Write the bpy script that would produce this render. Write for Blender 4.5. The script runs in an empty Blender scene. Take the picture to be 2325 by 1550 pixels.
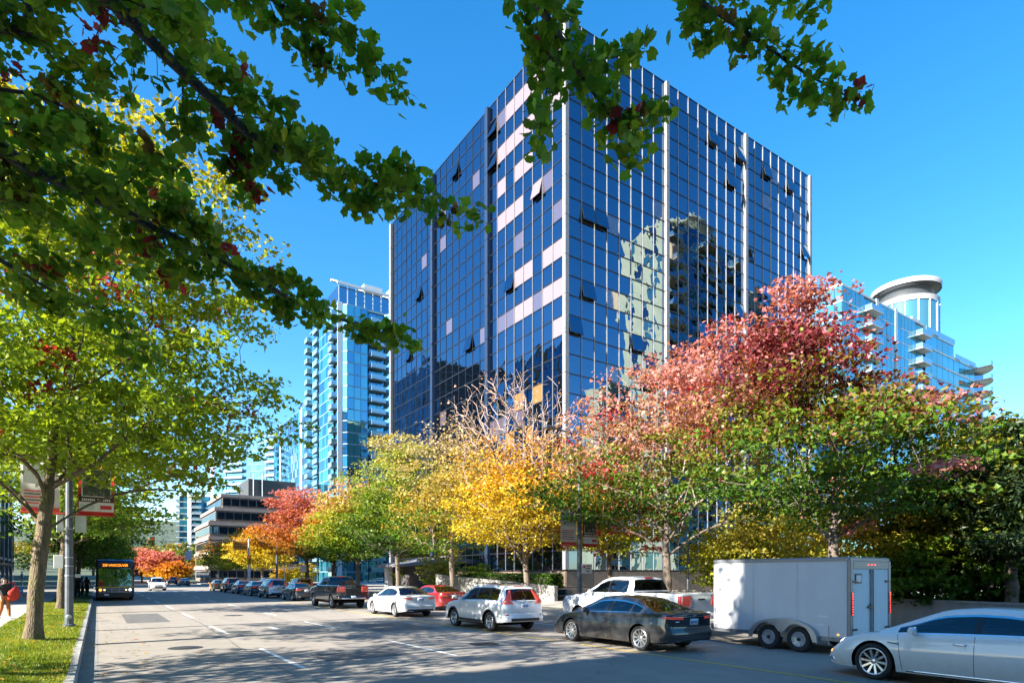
import bpy, bmesh, math, random
import numpy as np
from mathutils import Vector, Matrix
from mathutils.bvhtree import BVHTree

# ------------------------------------------------------------------ camera, sky, sun, exposure
SC = bpy.context.scene
COL = SC.collection
F, CX, HY, EYE = 1390.0, 1162.5, 1305.0, 2.0        # photo: focal length (px), centre x, horizon y, eye height (m)
YAW = math.atan2(CX - 222.0, F)                     # the street runs along +Y
SY, CY_ = math.sin(YAW), math.cos(YAW)

cam_d = bpy.data.cameras.new('camera')
cam = bpy.data.objects.new('camera', cam_d)
COL.objects.link(cam)
cam.location = (0, 0, EYE)
cam.rotation_euler = (math.radians(90), 0, -YAW)
cam_d.sensor_width = 36.0
cam_d.lens = 36.0 * F / 2325.0
cam_d.shift_y = (HY - 775.0) / 2325.0
cam_d.clip_start = 0.1
cam_d.clip_end = 6000
SC.camera = cam

SUN_EL, SUN_TILT = 28.0, 3.0                         # the sun stands across the street, on its -X side
world = bpy.data.worlds.new('World')
SC.world = world
world.use_nodes = True
wn = world.node_tree
wn.nodes.clear()
w_out = wn.nodes.new('ShaderNodeOutputWorld')
w_bg = wn.nodes.new('ShaderNodeBackground')
w_sky = wn.nodes.new('ShaderNodeTexSky')
w_hsv = wn.nodes.new('ShaderNodeHueSaturation')
w_sky.sky_type = 'NISHITA'
w_sky.sun_disc = False
w_sky.sun_elevation = math.radians(SUN_EL)
w_sky.sun_rotation = math.radians(-90.0 - SUN_TILT)
w_sky.altitude = 100
w_sky.air_density = 1.0
w_sky.dust_density = 0.35
w_sky.ozone_density = 2.2
w_hsv.inputs['Saturation'].default_value = 1.38
w_hsv.inputs['Hue'].default_value = 0.498
w_bg.inputs['Strength'].default_value = 0.088
wn.links.new(w_sky.outputs[0], w_hsv.inputs['Color'])
wn.links.new(w_hsv.outputs[0], w_bg.inputs['Color'])
wn.links.new(w_bg.outputs[0], w_out.inputs['Surface'])

sun_d = bpy.data.lights.new('sun', 'SUN')
sun_d.energy = 5.0
sun_d.angle = math.radians(0.53)
sun_d.color = (1.0, 0.93, 0.82)
sun = bpy.data.objects.new('sun', sun_d)
COL.objects.link(sun)
_t = math.radians(SUN_TILT)
_e = math.radians(SUN_EL)
SUN_DIR = Vector((math.cos(_t) * math.cos(_e), math.sin(_t) * math.cos(_e), -math.sin(_e)))
sun.rotation_euler = SUN_DIR.to_track_quat('-Z', 'Y').to_euler()
sun.location = (-40, 0, 60)

vs = SC.view_settings
vs.view_transform = 'Standard'
vs.look = 'None'
vs.exposure = 2.1
vs.gamma = 1.0
vs.use_curve_mapping = False
SC.cycles.max_bounces = 6
SC.cycles.diffuse_bounces = 2
SC.cycles.glossy_bounces = 4
SC.cycles.transmission_bounces = 4
SC.cycles.transparent_max_bounces = 8
SC.cycles.caustics_reflective = False
SC.cycles.caustics_refractive = False
SC.cycles.sample_clamp_indirect = 6.0
SC.cycles.use_denoising = True

# ------------------------------------------------------------------ photo pixel -> place
def ray(x, y):
    r = (x - CX) / F
    return Vector((SY + CY_ * r, CY_ - SY * r, (HY - y) / F))
def at_depth(x, y, d):
    return Vector((0, 0, EYE)) + ray(x, y) * d
def on_z(x, y, z=0.0):
    return at_depth(x, y, (z - EYE) * F / (HY - y))
def on_x(x, y, X):
    v = ray(x, y)
    return at_depth(x, y, X / v.x)
def on_y(x, y, Y):
    v = ray(x, y)
    return at_depth(x, y, Y / v.y)

# ------------------------------------------------------------------ objects
def tag(o, label=None, cat=None, group=None, kind=None):
    if label: o['label'] = label
    if cat: o['category'] = cat
    if group: o['group'] = group
    if kind: o['kind'] = kind
    return o
def thing(name, label, cat, loc=(0, 0, 0), rz=0.0, group=None):
    o = bpy.data.objects.new(name, None)
    o.empty_display_size = 0.2
    COL.objects.link(o)
    o.location = loc
    o.rotation_euler = (0, 0, rz)
    return tag(o, label, cat, group)
def link(name, me, parent=None, loc=None, rot=None):
    o = bpy.data.objects.new(name, me)
    COL.objects.link(o)
    if parent is not None: o.parent = parent
    if loc is not None: o.location = loc
    if rot is not None: o.rotation_euler = rot
    return o
def copy_tree(o, parent=None):
    c = o.copy()
    COL.objects.link(c)
    if parent is not None: c.parent = parent
    for ch in list(o.children):
        copy_tree(ch, c)
    return c

class MB:
    """collects shapes and links them as one mesh"""
    def __init__(self):
        self.v, self.f, self.s = [], [], []
    def add(self, vs_, fs, smooth=False):
        b = len(self.v)
        self.v += [tuple(p) for p in vs_]
        self.f += [tuple(i + b for i in f) for f in fs]
        self.s += [smooth] * len(fs)
        return self
    def box(self, x0, x1, y0, y1, z0, z1):
        return self.add([(x0, y0, z0), (x1, y0, z0), (x1, y1, z0), (x0, y1, z0), (x0, y0, z1), (x1, y0, z1), (x1, y1, z1), (x0, y1, z1)],
                        [(0, 3, 2, 1), (4, 5, 6, 7), (0, 1, 5, 4), (1, 2, 6, 5), (2, 3, 7, 6), (3, 0, 4, 7)])
    def cbox(self, x0, x1, y0, y1, z0, z1, c=0.02):
        """box with chamfered vertical edges and top"""
        p = [(x0 + c, y0), (x1 - c, y0), (x1, y0 + c), (x1, y1 - c), (x1 - c, y1), (x0 + c, y1), (x0, y1 - c), (x0, y0 + c)]
        mx, my = (x0 + x1) / 2, (y0 + y1) / 2
        q = [(mx + (a - mx) * (1 - 2 * c / max(x1 - x0, 1e-6)), my + (b - my) * (1 - 2 * c / max(y1 - y0, 1e-6))) for a, b in p]
        V = [(a, b, z0) for a, b in p] + [(a, b, z1 - c) for a, b in p] + [(a, b, z1) for a, b in q]
        n = 8
        fs = [tuple(range(n - 1, -1, -1)), tuple(range(2 * n, 3 * n))]
        for k in (0, n):
            for i in range(n):
                j = (i + 1) % n
                fs.append((k + i, k + j, k + n + j, k + n + i))
        return self.add(V, fs)
    def prism(self, pts, z0, z1):
        n = len(pts)
        V = [(a, b, z0) for a, b in pts] + [(a, b, z1) for a, b in pts]
        fs = [tuple(range(n - 1, -1, -1)), tuple(range(n, 2 * n))]
        for i in range(n):
            j = (i + 1) % n
            fs.append((i, j, n + j, n + i))
        return self.add(V, fs)
    def tube(self, pts, rad, n=8, cap=True, smooth=True):
        pts = [Vector(p) for p in pts]
        m = len(pts)
        rs = rad if hasattr(rad, '__len__') else [rad] * m
        V, fs = [], []
        for i, p in enumerate(pts):
            d = (pts[min(i + 1, m - 1)] - pts[max(i - 1, 0)]).normalized()
            ref = Vector((0, 0, 1)) if abs(d.z) < 0.9 else Vector((1, 0, 0))
            a = d.cross(ref).normalized()
            b = d.cross(a)
            for k in range(n):
                t = 2 * math.pi * k / n
                V.append(p + (a * math.cos(t) + b * math.sin(t)) * rs[i])
        for i in range(m - 1):
            for k in range(n):
                l = (k + 1) % n
                fs.append((i * n + k, i * n + l, (i + 1) * n + l, (i + 1) * n + k))
        self.add(V, fs, smooth)
        if cap:
            self.add(V[:n], [tuple(range(n))])
            self.add(V[-n:], [tuple(range(n - 1, -1, -1))])
        return self
    def lathe(self, prof, n=24, axis='z', c=(0, 0, 0), smooth=True, a0=0.0, a1=2 * math.pi):
        """prof: (radius, height) pairs turned about an axis through c"""
        full = abs(a1 - a0 - 2 * math.pi) < 1e-6
        k = n if full else n + 1
        V, fs = [], []
        for r, h in prof:
            for i in range(k):
                t = a0 + (a1 - a0) * i / n
                a, b = r * math.cos(t), r * math.sin(t)
                p = (a, b, h) if axis == 'z' else ((a, h, b) if axis == 'y' else (h, a, b))
                V.append((p[0] + c[0], p[1] + c[1], p[2] + c[2]))
        for j in range(len(prof) - 1):
            for i in range(n):
                i2 = (i + 1) % k
                fs.append((j * k + i, j * k + i2, (j + 1) * k + i2, (j + 1) * k + i))
        return self.add(V, fs, smooth)
    def xform(self, M):
        self.v = [tuple(M @ Vector(p)) for p in self.v]
        return self
    def mesh(self, name, mat=None):
        me = bpy.data.meshes.new(name)
        me.from_pydata(self.v, [], self.f)
        me.polygons.foreach_set('use_smooth', self.s)
        if mat: me.materials.append(mat)
        me.update()
        return me
    def build(self, name, mat=None, parent=None, loc=None, rot=None, recalc=False):
        me = self.mesh(name, mat)
        if recalc: fix_normals(me)
        return link(name, me, parent, loc, rot)
def fix_normals(me):
    bm = bmesh.new()
    bm.from_mesh(me)
    bmesh.ops.recalc_face_normals(bm, faces=bm.faces)
    bm.to_mesh(me)
    bm.free()
def np_mesh(name, V, faces, mat=None, smooth=False, col=None):
    """fast mesh from a vertex array and an (n, k) face array (or several)"""
    if not isinstance(faces, (list, tuple)): faces = [faces]
    me = bpy.data.meshes.new(name)
    me.vertices.add(len(V))
    me.vertices.foreach_set('co', np.ascontiguousarray(V, dtype=np.float32).ravel())
    loops = np.concatenate([f.ravel() for f in faces]).astype(np.int32)
    sizes = np.concatenate([np.full(len(f), f.shape[1]) for f in faces])
    starts = np.concatenate([[0], np.cumsum(sizes)[:-1]]).astype(np.int32)
    me.loops.add(len(loops))
    me.loops.foreach_set('vertex_index', loops)
    me.polygons.add(len(sizes))
    me.polygons.foreach_set('loop_start', starts)
    me.polygons.foreach_set('use_smooth', np.full(len(sizes), smooth))
    if col is not None:
        a = me.color_attributes.new('Col', 'FLOAT_COLOR', 'POINT')
        c4 = np.ones((len(V), 4), dtype=np.float32)
        c4[:, :3] = col
        a.data.foreach_set('color', c4.ravel())
    if mat: me.materials.append(mat)
    me.update(calc_edges=True)
    me.validate()
    return me

# ------------------------------------------------------------------ materials
MATS = {}
class NT:
    def __init__(self, name):
        self.m = bpy.data.materials.new(name)
        self.m.use_nodes = True
        self.t = self.m.node_tree
        self.b = self.t.nodes['Principled BSDF']
        self.o = self.t.nodes['Material Output']
    def n(self, typ, **kw):
        nd = self.t.nodes.new(typ)
        for k, v in kw.items():
            if k in nd.inputs: nd.inputs[k].default_value = v
            else: setattr(nd, k, v)
        return nd
    def l(self, a, b):
        self.t.links.new(a, b)
    def coord(self, which='Object', scale=None):
        c = self.n('ShaderNodeTexCoord').outputs[which]
        if scale is None: return c
        mp = self.n('ShaderNodeMapping')
        mp.inputs['Scale'].default_value = scale
        self.l(c, mp.inputs['Vector'])
        return mp.outputs[0]
    def noise(self, vec, scale, detail=4, rough=0.55):
        nz = self.n('ShaderNodeTexNoise', Scale=scale, Detail=detail, Roughness=rough)
        self.l(vec, nz.inputs['Vector'])
        return nz.outputs['Fac']
    def ramp(self, fac, stops):
        r = self.n('ShaderNodeValToRGB')
        e = r.color_ramp.elements
        while len(e) < len(stops): e.new(0.5)
        for el, (p, c) in zip(e, stops):
            el.position = p
            el.color = (*c, 1) if len(c) == 3 else c
        self.l(fac, r.inputs[0])
        return r.outputs[0]
    def mix(self, fac, a, b, blend='MIX'):
        m = self.n('ShaderNodeMix', data_type='RGBA', blend_type=blend)
        for sock, val in ((m.inputs[0], fac), (m.inputs[6], a), (m.inputs[7], b)):
            if hasattr(val, 'links'): self.l(val, sock)
            elif isinstance(val, (int, float)): sock.default_value = val
            else: sock.default_value = (*val, 1)
        return m.outputs[2]
    def bump(self, h, strength=0.3, dist=0.02):
        b = self.n('ShaderNodeBump', Strength=strength, Distance=dist)
        self.l(h, b.inputs['Height'])
        self.l(b.outputs[0], self.b.inputs['Normal'])
        return b
    def set(self, **kw):
        for k, v in kw.items():
            k = k.replace('_', ' ')
            s = self.b.inputs[k]
            if hasattr(v, 'links'): self.l(v, s)
            elif isinstance(v, (int, float)): s.default_value = v
            else: s.default_value = (*v, 1)
        return self
def plain(name, col, rough=0.6, metal=0.0, var=0.12, scale=6.0, coat=0.0, bump=0.0, spec=0.5):
    """a colour with a little dirt and unevenness"""
    if name in MATS: return MATS[name]
    t = NT(name)
    c = t.coord('Object')
    nz = t.noise(c, scale, 5, 0.6)
    lo = tuple(max(0, x * (1 - var)) for x in col)
    hi = tuple(min(1, x * (1 + var)) for x in col)
    t.set(Base_Color=t.ramp(nz, [(0.3, lo), (0.7, hi)]), Metallic=metal, Coat_Weight=coat)
    t.b.inputs['Specular IOR Level'].default_value = spec
    rr = t.n('ShaderNodeMapRange')
    rr.inputs['To Min'].default_value = max(0.02, rough * 0.8)
    rr.inputs['To Max'].default_value = min(1.0, rough * 1.2)
    t.l(nz, rr.inputs['Value'])
    t.l(rr.outputs[0], t.b.inputs['Roughness'])
    if bump: t.bump(t.noise(c, scale * 6, 6), bump, 0.01)
    MATS[name] = t.m
    return t.m
def emissive(name, col, strength, base=(0.1, 0.1, 0.1)):
    if name in MATS: return MATS[name]
    t = NT(name)
    t.set(Base_Color=base, Roughness=0.3)
    t.b.inputs['Emission Color'].default_value = (*col, 1)
    t.b.inputs['Emission Strength'].default_value = strength
    MATS[name] = t.m
    return t.m
def paint(name, col, metal=0.0, rough=0.32, flake=0.0):
    """car paint: base under a clear coat, a trace of road dirt low down"""
    if name in MATS: return MATS[name]
    t = NT(name)
    c = t.coord('Object')
    sep = t.n('ShaderNodeSeparateXYZ')
    t.l(c, sep.inputs[0])
    dirt = t.n('ShaderNodeMapRange')
    dirt.inputs['From Min'].default_value = 0.75
    dirt.inputs['From Max'].default_value = 0.2
    t.l(sep.outputs['Z'], dirt.inputs['Value'])
    nz = t.noise(c, 7, 5)
    mul = t.n('ShaderNodeMath', operation='MULTIPLY')
    t.l(dirt.outputs[0], mul.inputs[0])
    t.l(nz, mul.inputs[1])
    mul2 = t.n('ShaderNodeMath', operation='MULTIPLY')
    t.l(mul.outputs[0], mul2.inputs[0])
    mul2.inputs[1].default_value = 0.45
    t.set(Base_Color=t.mix(mul2.outputs[0], col, (0.16, 0.14, 0.12)), Metallic=metal, Roughness=rough, Coat_Weight=1.0, Coat_Roughness=0.03)
    MATS[name] = t.m
    return t.m
def car_glass():
    if 'car_glass' in MATS: return MATS['car_glass']
    t = NT('car_glass')
    tr = t.n('ShaderNodeBsdfTransparent')
    tr.inputs[0].default_value = (0.46, 0.50, 0.50, 1)
    gl = t.n('ShaderNodeBsdfGlossy')
    gl.inputs['Roughness'].default_value = 0.015
    gl.inputs['Color'].default_value = (0.95, 0.97, 1, 1)
    fr = t.n('ShaderNodeFresnel')
    fr.inputs['IOR'].default_value = 1.75
    mx = t.n('ShaderNodeMixShader')
    t.l(fr.outputs[0], mx.inputs[0])
    t.l(tr.outputs[0], mx.inputs[1])
    t.l(gl.outputs[0], mx.inputs[2])
    t.l(mx.outputs[0], t.o.inputs['Surface'])
    MATS['car_glass'] = t.m
    return t.m
def tower_glass(name, tint, rough=0.015, wob=0.012, base=None, mixf=0.0, bscale=0.5):
    """coated curtain-wall glass: a tinted mirror, slightly wavy, in front of a dark (or blind-white) room"""
    if name in MATS: return MATS[name]
    t = NT(name)
    t.set(Base_Color=tint, Metallic=1.0, Roughness=rough)
    c = t.n('ShaderNodeNewGeometry').outputs['Position']
    t.bump(t.noise(c, bscale, 2, 0.45), min(1.0, wob * 10), 0.02 + wob)
    dif = t.n('ShaderNodeBsdfDiffuse')
    dif.inputs[0].default_value = (*(base or (0.01, 0.012, 0.015)), 1)
    mx = t.n('ShaderNodeMixShader')
    mx.inputs[0].default_value = mixf
    t.l(t.b.outputs[0], mx.inputs[1])
    t.l(dif.outputs[0], mx.inputs[2])
    t.l(mx.outputs[0], t.o.inputs['Surface'])
    MATS[name] = t.m
    return t.m
def leaf_mat(name, trans=0.42, gloss=0.05):
    if name in MATS: return MATS[name]
    t = NT(name)
    at = t.n('ShaderNodeAttribute', attribute_name='Col')
    d = t.n('ShaderNodeBsdfDiffuse')
    tl = t.n('ShaderNodeBsdfTranslucent')
    g = t.n('ShaderNodeBsdfGlossy', Roughness=0.38)
    t.l(at.outputs['Color'], d.inputs['Color'])
    warm = t.mix(1.0, at.outputs['Color'], (1.5, 1.35, 0.5), 'MULTIPLY')
    t.l(warm, tl.inputs['Color'])
    m1 = t.n('ShaderNodeMixShader')
    m1.inputs[0].default_value = trans
    t.l(d.outputs[0], m1.inputs[1])
    t.l(tl.outputs[0], m1.inputs[2])
    m2 = t.n('ShaderNodeMixShader')
    m2.inputs[0].default_value = gloss
    t.l(m1.outputs[0], m2.inputs[1])
    t.l(g.outputs[0], m2.inputs[2])
    t.l(m2.outputs[0], t.o.inputs['Surface'])
    MATS[name] = t.m
    return t.m
def bark_mat(name, lo, hi, moss=None):
    if name in MATS: return MATS[name]
    t = NT(name)
    c = t.coord('Object', (1, 1, 0.22))
    vz = t.n('ShaderNodeTexVoronoi', Scale=24.0, Randomness=1.0, feature='DISTANCE_TO_EDGE')
    t.l(c, vz.inputs['Vector'])
    nz = t.noise(c, 9, 7, 0.7)
    base = t.ramp(nz, [(0.3, lo), (0.68, hi)])
    if moss:
        mz = t.noise(t.coord('Object'), 2.2, 5, 0.65)
        base = t.mix(t.ramp(mz, [(0.48, (0, 0, 0)), (0.62, (0.7, 0.7, 0.7))]), base, moss)
    crack = t.ramp(vz.outputs['Distance'], [(0.0, (0.66, 0.66, 0.66)), (0.16, (1, 1, 1))])
    t.set(Base_Color=t.mix(1.0, base, crack, 'MULTIPLY'), Roughness=0.9)
    ad = t.n('ShaderNodeMath', operation='ADD')
    t.l(nz, ad.inputs[0])
    t.l(vz.outputs['Distance'], ad.inputs[1])
    t.bump(ad.outputs[0], 0.9, 0.04)
    MATS[name] = t.m
    return t.m
BLACK = plain('black_plastic', (0.012, 0.012, 0.013), 0.5)
DARK = plain('dark_void', (0.006, 0.006, 0.007), 0.9, spec=0.1)
CHROME = plain('chrome', (0.75, 0.76, 0.78), 0.12, 1.0, 0.03)
ALLOY = plain('alloy', (0.55, 0.56, 0.58), 0.28, 0.85, 0.05)
RUBBER = plain('tyre_rubber', (0.018, 0.018, 0.019), 0.85, 0, 0.3, 20)
WHITE = plain('white_enamel', (0.72, 0.73, 0.74), 0.35, 0, 0.06)
GALV = plain('galvanised_steel', (0.42, 0.44, 0.46), 0.45, 0.6, 0.15)
# ------------------------------------------------------------------ setting
def asphalt_mat():
    t = NT('asphalt')
    c = t.coord('Object')
    fine = t.noise(c, 90, 6, 0.8)
    mid = t.noise(c, 1.3, 5, 0.6)
    tracks = t.noise(t.coord('Object', (0.9, 0.03, 1)), 1.0, 3, 0.5)
    base = t.ramp(fine, [(0.25, (0.20, 0.178, 0.15)), (0.5, (0.27, 0.243, 0.21)), (0.8, (0.36, 0.325, 0.28))])
    base = t.mix(0.5, base, t.ramp(mid, [(0.3, (0.75, 0.75, 0.75)), (0.7, (1.1, 1.1, 1.1))]), 'MULTIPLY')
    base = t.mix(0.45, base, t.ramp(tracks, [(0.35, (0.8, 0.8, 0.8)), (0.65, (1.1, 1.1, 1.1))]), 'MULTIPLY')
    # sealed cracks
    cw = t.n('ShaderNodeTexVoronoi', Scale=0.16, feature='DISTANCE_TO_EDGE')
    wv = t.n('ShaderNodeVectorMath', operation='ADD')
    nz = t.n('ShaderNodeTexNoise', Scale=1.2, Detail=5)
    t.l(c, nz.inputs['Vector'])
    t.l(c, wv.inputs[0])
    t.l(nz.outputs['Color'], wv.inputs[1])
    t.l(wv.outputs[0], cw.inputs['Vector'])
    crack = t.ramp(cw.outputs['Distance'], [(0.0, (0.68, 0.68, 0.68)), (0.005, (1, 1, 1))])
    t.set(Base_Color=t.mix(0.8, base, crack, 'MULTIPLY'), Roughness=0.85)
    t.b.inputs['Specular IOR Level'].default_value = 0.25
    t.bump(fine, 0.55, 0.012)
    return t.m
def concrete_mat(name, col, stain=0.35, scale=1.6, streak=0.45):
    if name in MATS: return MATS[name]
    t = NT(name)
    c = t.coord('Object')
    a = t.noise(c, scale, 6, 0.65)
    b = t.noise(c, 45, 4, 0.7)
    s = t.noise(t.coord('Object', (1.5, 1.5, 0.12)), 1.4, 4, 0.6)
    base = t.ramp(a, [(0.3, tuple(x * (1 - stain) for x in col)), (0.7, col)])
    base = t.mix(0.5, base, t.ramp(b, [(0.3, (0.75, 0.75, 0.75)), (0.7, (1.1, 1.1, 1.1))]), 'MULTIPLY')
    base = t.mix(streak, base, t.ramp(s, [(0.35, (0.6, 0.6, 0.58)), (0.6, (1, 1, 1))]), 'MULTIPLY')
    t.set(Base_Color=base, Roughness=0.85)
    t.bump(b, 0.3, 0.01)
    MATS[name] = t.m
    return t.m
def soil_mat(name, a, b):
    t = NT(name)
    c = t.coord('Object')
    t.set(Base_Color=t.ramp(t.noise(c, 3.0, 7, 0.7), [(0.3, a), (0.7, b)]), Roughness=0.95)
    t.bump(t.noise(c, 25, 5), 0.6, 0.03)
    MATS[name] = t.m
    return t.m
ASPH = asphalt_mat()
CONC = concrete_mat('concrete_grey', (0.34, 0.335, 0.32))
PAVE = concrete_mat('pavement_concrete', (0.42, 0.395, 0.36), 0.25)
GUTT = concrete_mat('gutter_concrete', (0.26, 0.26, 0.26))
TURF = soil_mat('turf', (0.06, 0.10, 0.015), (0.13, 0.19, 0.03))
SOIL = soil_mat('leaf_litter_soil', (0.06, 0.035, 0.02), (0.17, 0.10, 0.05))
def struct(mb, name, mat, parent=None):
    o = mb.build(name, mat, parent)
    if parent is None: o['kind'] = 'structure'
    return o
def sheet(x0, x1, y0, y1, z, nx=1, ny=1):
    m = MB()
    for i in range(nx):
        for j in range(ny):
            a, b = x0 + (x1 - x0) * i / nx, x0 + (x1 - x0) * (i + 1) / nx
            c, d = y0 + (y1 - y0) * j / ny, y0 + (y1 - y0) * (j + 1) / ny
            m.add([(a, c, z), (b, c, z), (b, d, z), (a, d, z)], [(0, 1, 2, 3)])
    return m
RW = 18.7                                            # road width, kerb to kerb
XS0, XS1 = 88.0, 103.0                               # the cross street
struct(sheet(-4000, 4000, -3000, 4500, -0.06), 'ground', soil_mat('ground_soil', (0.07, 0.075, 0.04), (0.15, 0.14, 0.09)))
struct(sheet(0, RW, -70, 170, 0.0, 1, 4), 'road', ASPH)
m = sheet(-160, -0.5, XS0, XS1, 0.0)
m.add([(RW + 0.2, XS0, 0), (170, XS0, 0), (170, XS1, 0), (RW + 0.2, XS1, 0)], [(0, 1, 2, 3)])
m.add([(-0.5, XS0, 0), (0, XS0, 0), (0, XS1, 0), (-0.5, XS1, 0)], [(0, 1, 2, 3)])
m.add([(RW, XS0, 0), (RW + 0.2, XS0, 0), (RW + 0.2, XS1, 0), (RW, XS1, 0)], [(0, 1, 2, 3)])
struct(m, 'cross_street', ASPH)
# beyond the crossing the street climbs
m = MB()
m.add([(0.5, 170, 0), (RW - 0.5, 170, 0), (RW - 2, 320, 4.5), (2, 320, 4.5), (RW - 3, 620, 22), (3, 620, 22)], [(0, 1, 2, 3), (3, 2, 4, 5)])
struct(m, 'climbing_road', ASPH)
m = MB()
m.add([(-140, 170, -0.05), (160, 170, -0.05), (170, 320, 4.4), (-140, 320, 4.4), (220, 620, 21.9), (-200, 620, 21.9), (300, 1000, 30), (-300, 1000, 30)],
      [(0, 1, 2, 3), (3, 2, 4, 5), (5, 4, 6, 7)])
struct(m, 'climbing_ground', soil_mat('wooded_ground', (0.03, 0.05, 0.03), (0.08, 0.10, 0.05)))
for y0, y1 in ((-70, XS0 - 1.5), (XS1 + 1.5, 170)):
    struct(sheet(-0.32, 0.0, y0, y1, 0.002, 1, 1), 'gutter', GUTT)
    def kerb(xa, xb, s):
        k = MB()
        prof = [(xa, -0.05), (xa, 0.12), (xa + s * 0.03, 0.155), (xb, 0.16), (xb, -0.05)]
        n = int((y1 - y0) / 3.0)
        for i in range(n):
            a, b = y0 + (y1 - y0) * i / n + 0.006, y0 + (y1 - y0) * (i + 1) / n - 0.006
            V = [(x, a, z) for x, z in prof] + [(x, b, z) for x, z in prof]
            fs = [(j, j + 1, j + 6, j + 5) for j in range(4)] + [(4, 3, 2, 1, 0), (5, 6, 7, 8, 9)]
            k.add(V, fs)
        return k
    struct(kerb(-0.32, -0.5, -1), 'kerb', CONC)
    struct(kerb(RW, RW + 0.18, 1), 'kerb', CONC)
# grass verge and footpath on the lamp-post side
def lawn_z(x, y):
    return 0.15 + 0.09 * min(1.0, max(0.0, (-0.5 - x) / 1.0)) + 0.015 * math.sin(y * 0.7) * math.sin(x * 2.1)
m = MB()
ys = np.linspace(-30, XS0 - 2, 70)
xs = np.linspace(-2.7, -0.5, 8)
V = [(x, y, lawn_z(x, y)) for y in ys for x in xs]
m.add(V, [(j * 8 + i, j * 8 + i + 1, (j + 1) * 8 + i + 1, (j + 1) * 8 + i) for j in range(69) for i in range(7)], True)
struct(m, 'lawn', TURF)
side = struct(sheet(-7.4, -2.7, -30, XS0 - 2, 0.17), 'footpath', plain('mortar_sand', (0.16, 0.14, 0.12), 0.95))
slab = MB().cbox(-0.745, 0.745, -0.745, 0.745, -0.05, 0.05, 0.012).mesh('slab', PAVE)
rng = random.Random(4)
for j in range(36):
    for i in range(3):
        o = link('slab', slab, side, (-3.46 - 1.5 * i, 12.0 + 1.5 * j, 0.185 + rng.uniform(-0.004, 0.004)))
        o.rotation_euler = (rng.uniform(-.004, .004), rng.uniform(-.004, .004), 0)
struct(sheet(-60, -7.4, -30, XS0 - 2, 0.15), 'forecourt', PAVE)
# far side: pavement, plaza
side = struct(sheet(RW + 0.18, 24.0, -40, XS0 - 2, 0.145), 'pavement', plain('mortar_grey', (0.14, 0.13, 0.12), 0.95))
rng = random.Random(8)
for j in range(34):
    for i in range(3):
        o = link('slab', slab, side, (RW + 1.0 + 1.5 * i, -2 + 1.5 * j, 0.13 + rng.uniform(-0.004, 0.004)))
struct(sheet(24.0, 120, -60, XS0 - 2, 0.14), 'plaza', PAVE)
struct(sheet(RW + 0.18, 120, XS1 + 2, 170, 0.14), 'far_pavement', PAVE)
# painted markings
PAINTW = plain('road_paint_white', (0.62, 0.62, 0.58), 0.7, 0, 0.35, 9)
PAINTY = plain('road_paint_yellow', (0.55, 0.36, 0.05), 0.7, 0, 0.35, 9)
def mark(x0, x1, y0, y1, mat, name):
    struct(sheet(x0, x1, y0, y1, 0.005), name, mat)
for k in range(8):
    for X in (3.68, 7.4):
        mark(X - 0.06, X + 0.06, 13.4 + 9.3 * k, 17.7 + 9.3 * k, PAINTW, 'lane_marking')
    mark(15.1, 15.22, 9.4 + 9.3 * k, 13.7 + 9.3 * k, PAINTW, 'lane_marking')
mark(11.52, 11.64, -30, 13.6, PAINTY, 'centre_line')
mark(11.52, 11.64, 14.6, 84, PAINTY, 'centre_line')
mark(5.4, 5.62, 23.6, 24.9, PAINTW, 'lane_marking')
mark(0.2, 11.4, 84.2, 84.8, PAINTW, 'stop_line')
mark(0.2, 11.4, 105, 105.6, PAINTW, 'stop_line')
for k in range(15):
    mark(0.5 + 1.22 * k, 1.1 + 1.22 * k, 86.0, 88.6, PAINTW, 'crossing_stripe')
PATCHM = concrete_mat('asphalt_patch', (.13, .125, .12), .3, 2)
for x0, x1, y0, y1 in ((8.2, 10.6, 20.5, 24.2), (1.0, 2.6, 30, 37), (4.4, 6.6, 14.2, 15.6), (12.4, 14.2, 27, 33)):
    struct(sheet(x0, x1, y0, y1, .003), 'road_patch', PATCHM)
SEALM = plain('tar_seal', (.03, .03, .03), .55)
rng = random.Random(12)
for x0, y0, L_ in ((3.3, 12.5, 40), (7.0, 16, 30)):
    pts = []
    x = x0
    for k in range(int(L_ / .5)):
        x += rng.gauss(0, .02)
        pts.append((x, y0 + .5 * k))
    m = MB()
    for (xa, ya), (xb, yb) in zip(pts[:-1], pts[1:]):
        w = rng.uniform(.006, .016)
        m.add([(xa - w, ya, .0045), (xa + w, ya, .0045), (xb + w, yb, .0045), (xb - w, yb, .0045)], [(0, 1, 2, 3)])
    struct(m, 'tar_seam', SEALM)
for x, y in ((2.0, 19.0), (5.6, 33), (9.3, 15.2)):
    o = thing('manhole_cover', 'round iron manhole cover set in the lane %s' % {2.0: 'beside the kerb', 5.6: 'behind the second dashes', 9.3: 'beside the yellow line'}[x], 'manhole cover', (x, y, 0), 0, 'manhole covers in the road')
    IR = plain('cast_iron', (.05, .048, .045), .6, .6, .2)
    MB().lathe([(.44, .0), (.43, .009), (.36, .009), (.355, .004)], 28).build('ring', IR, o)
    MB().lathe([(.001, .007), (.34, .007), (.345, .002)], 28).build('lid', IR, o)
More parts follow.
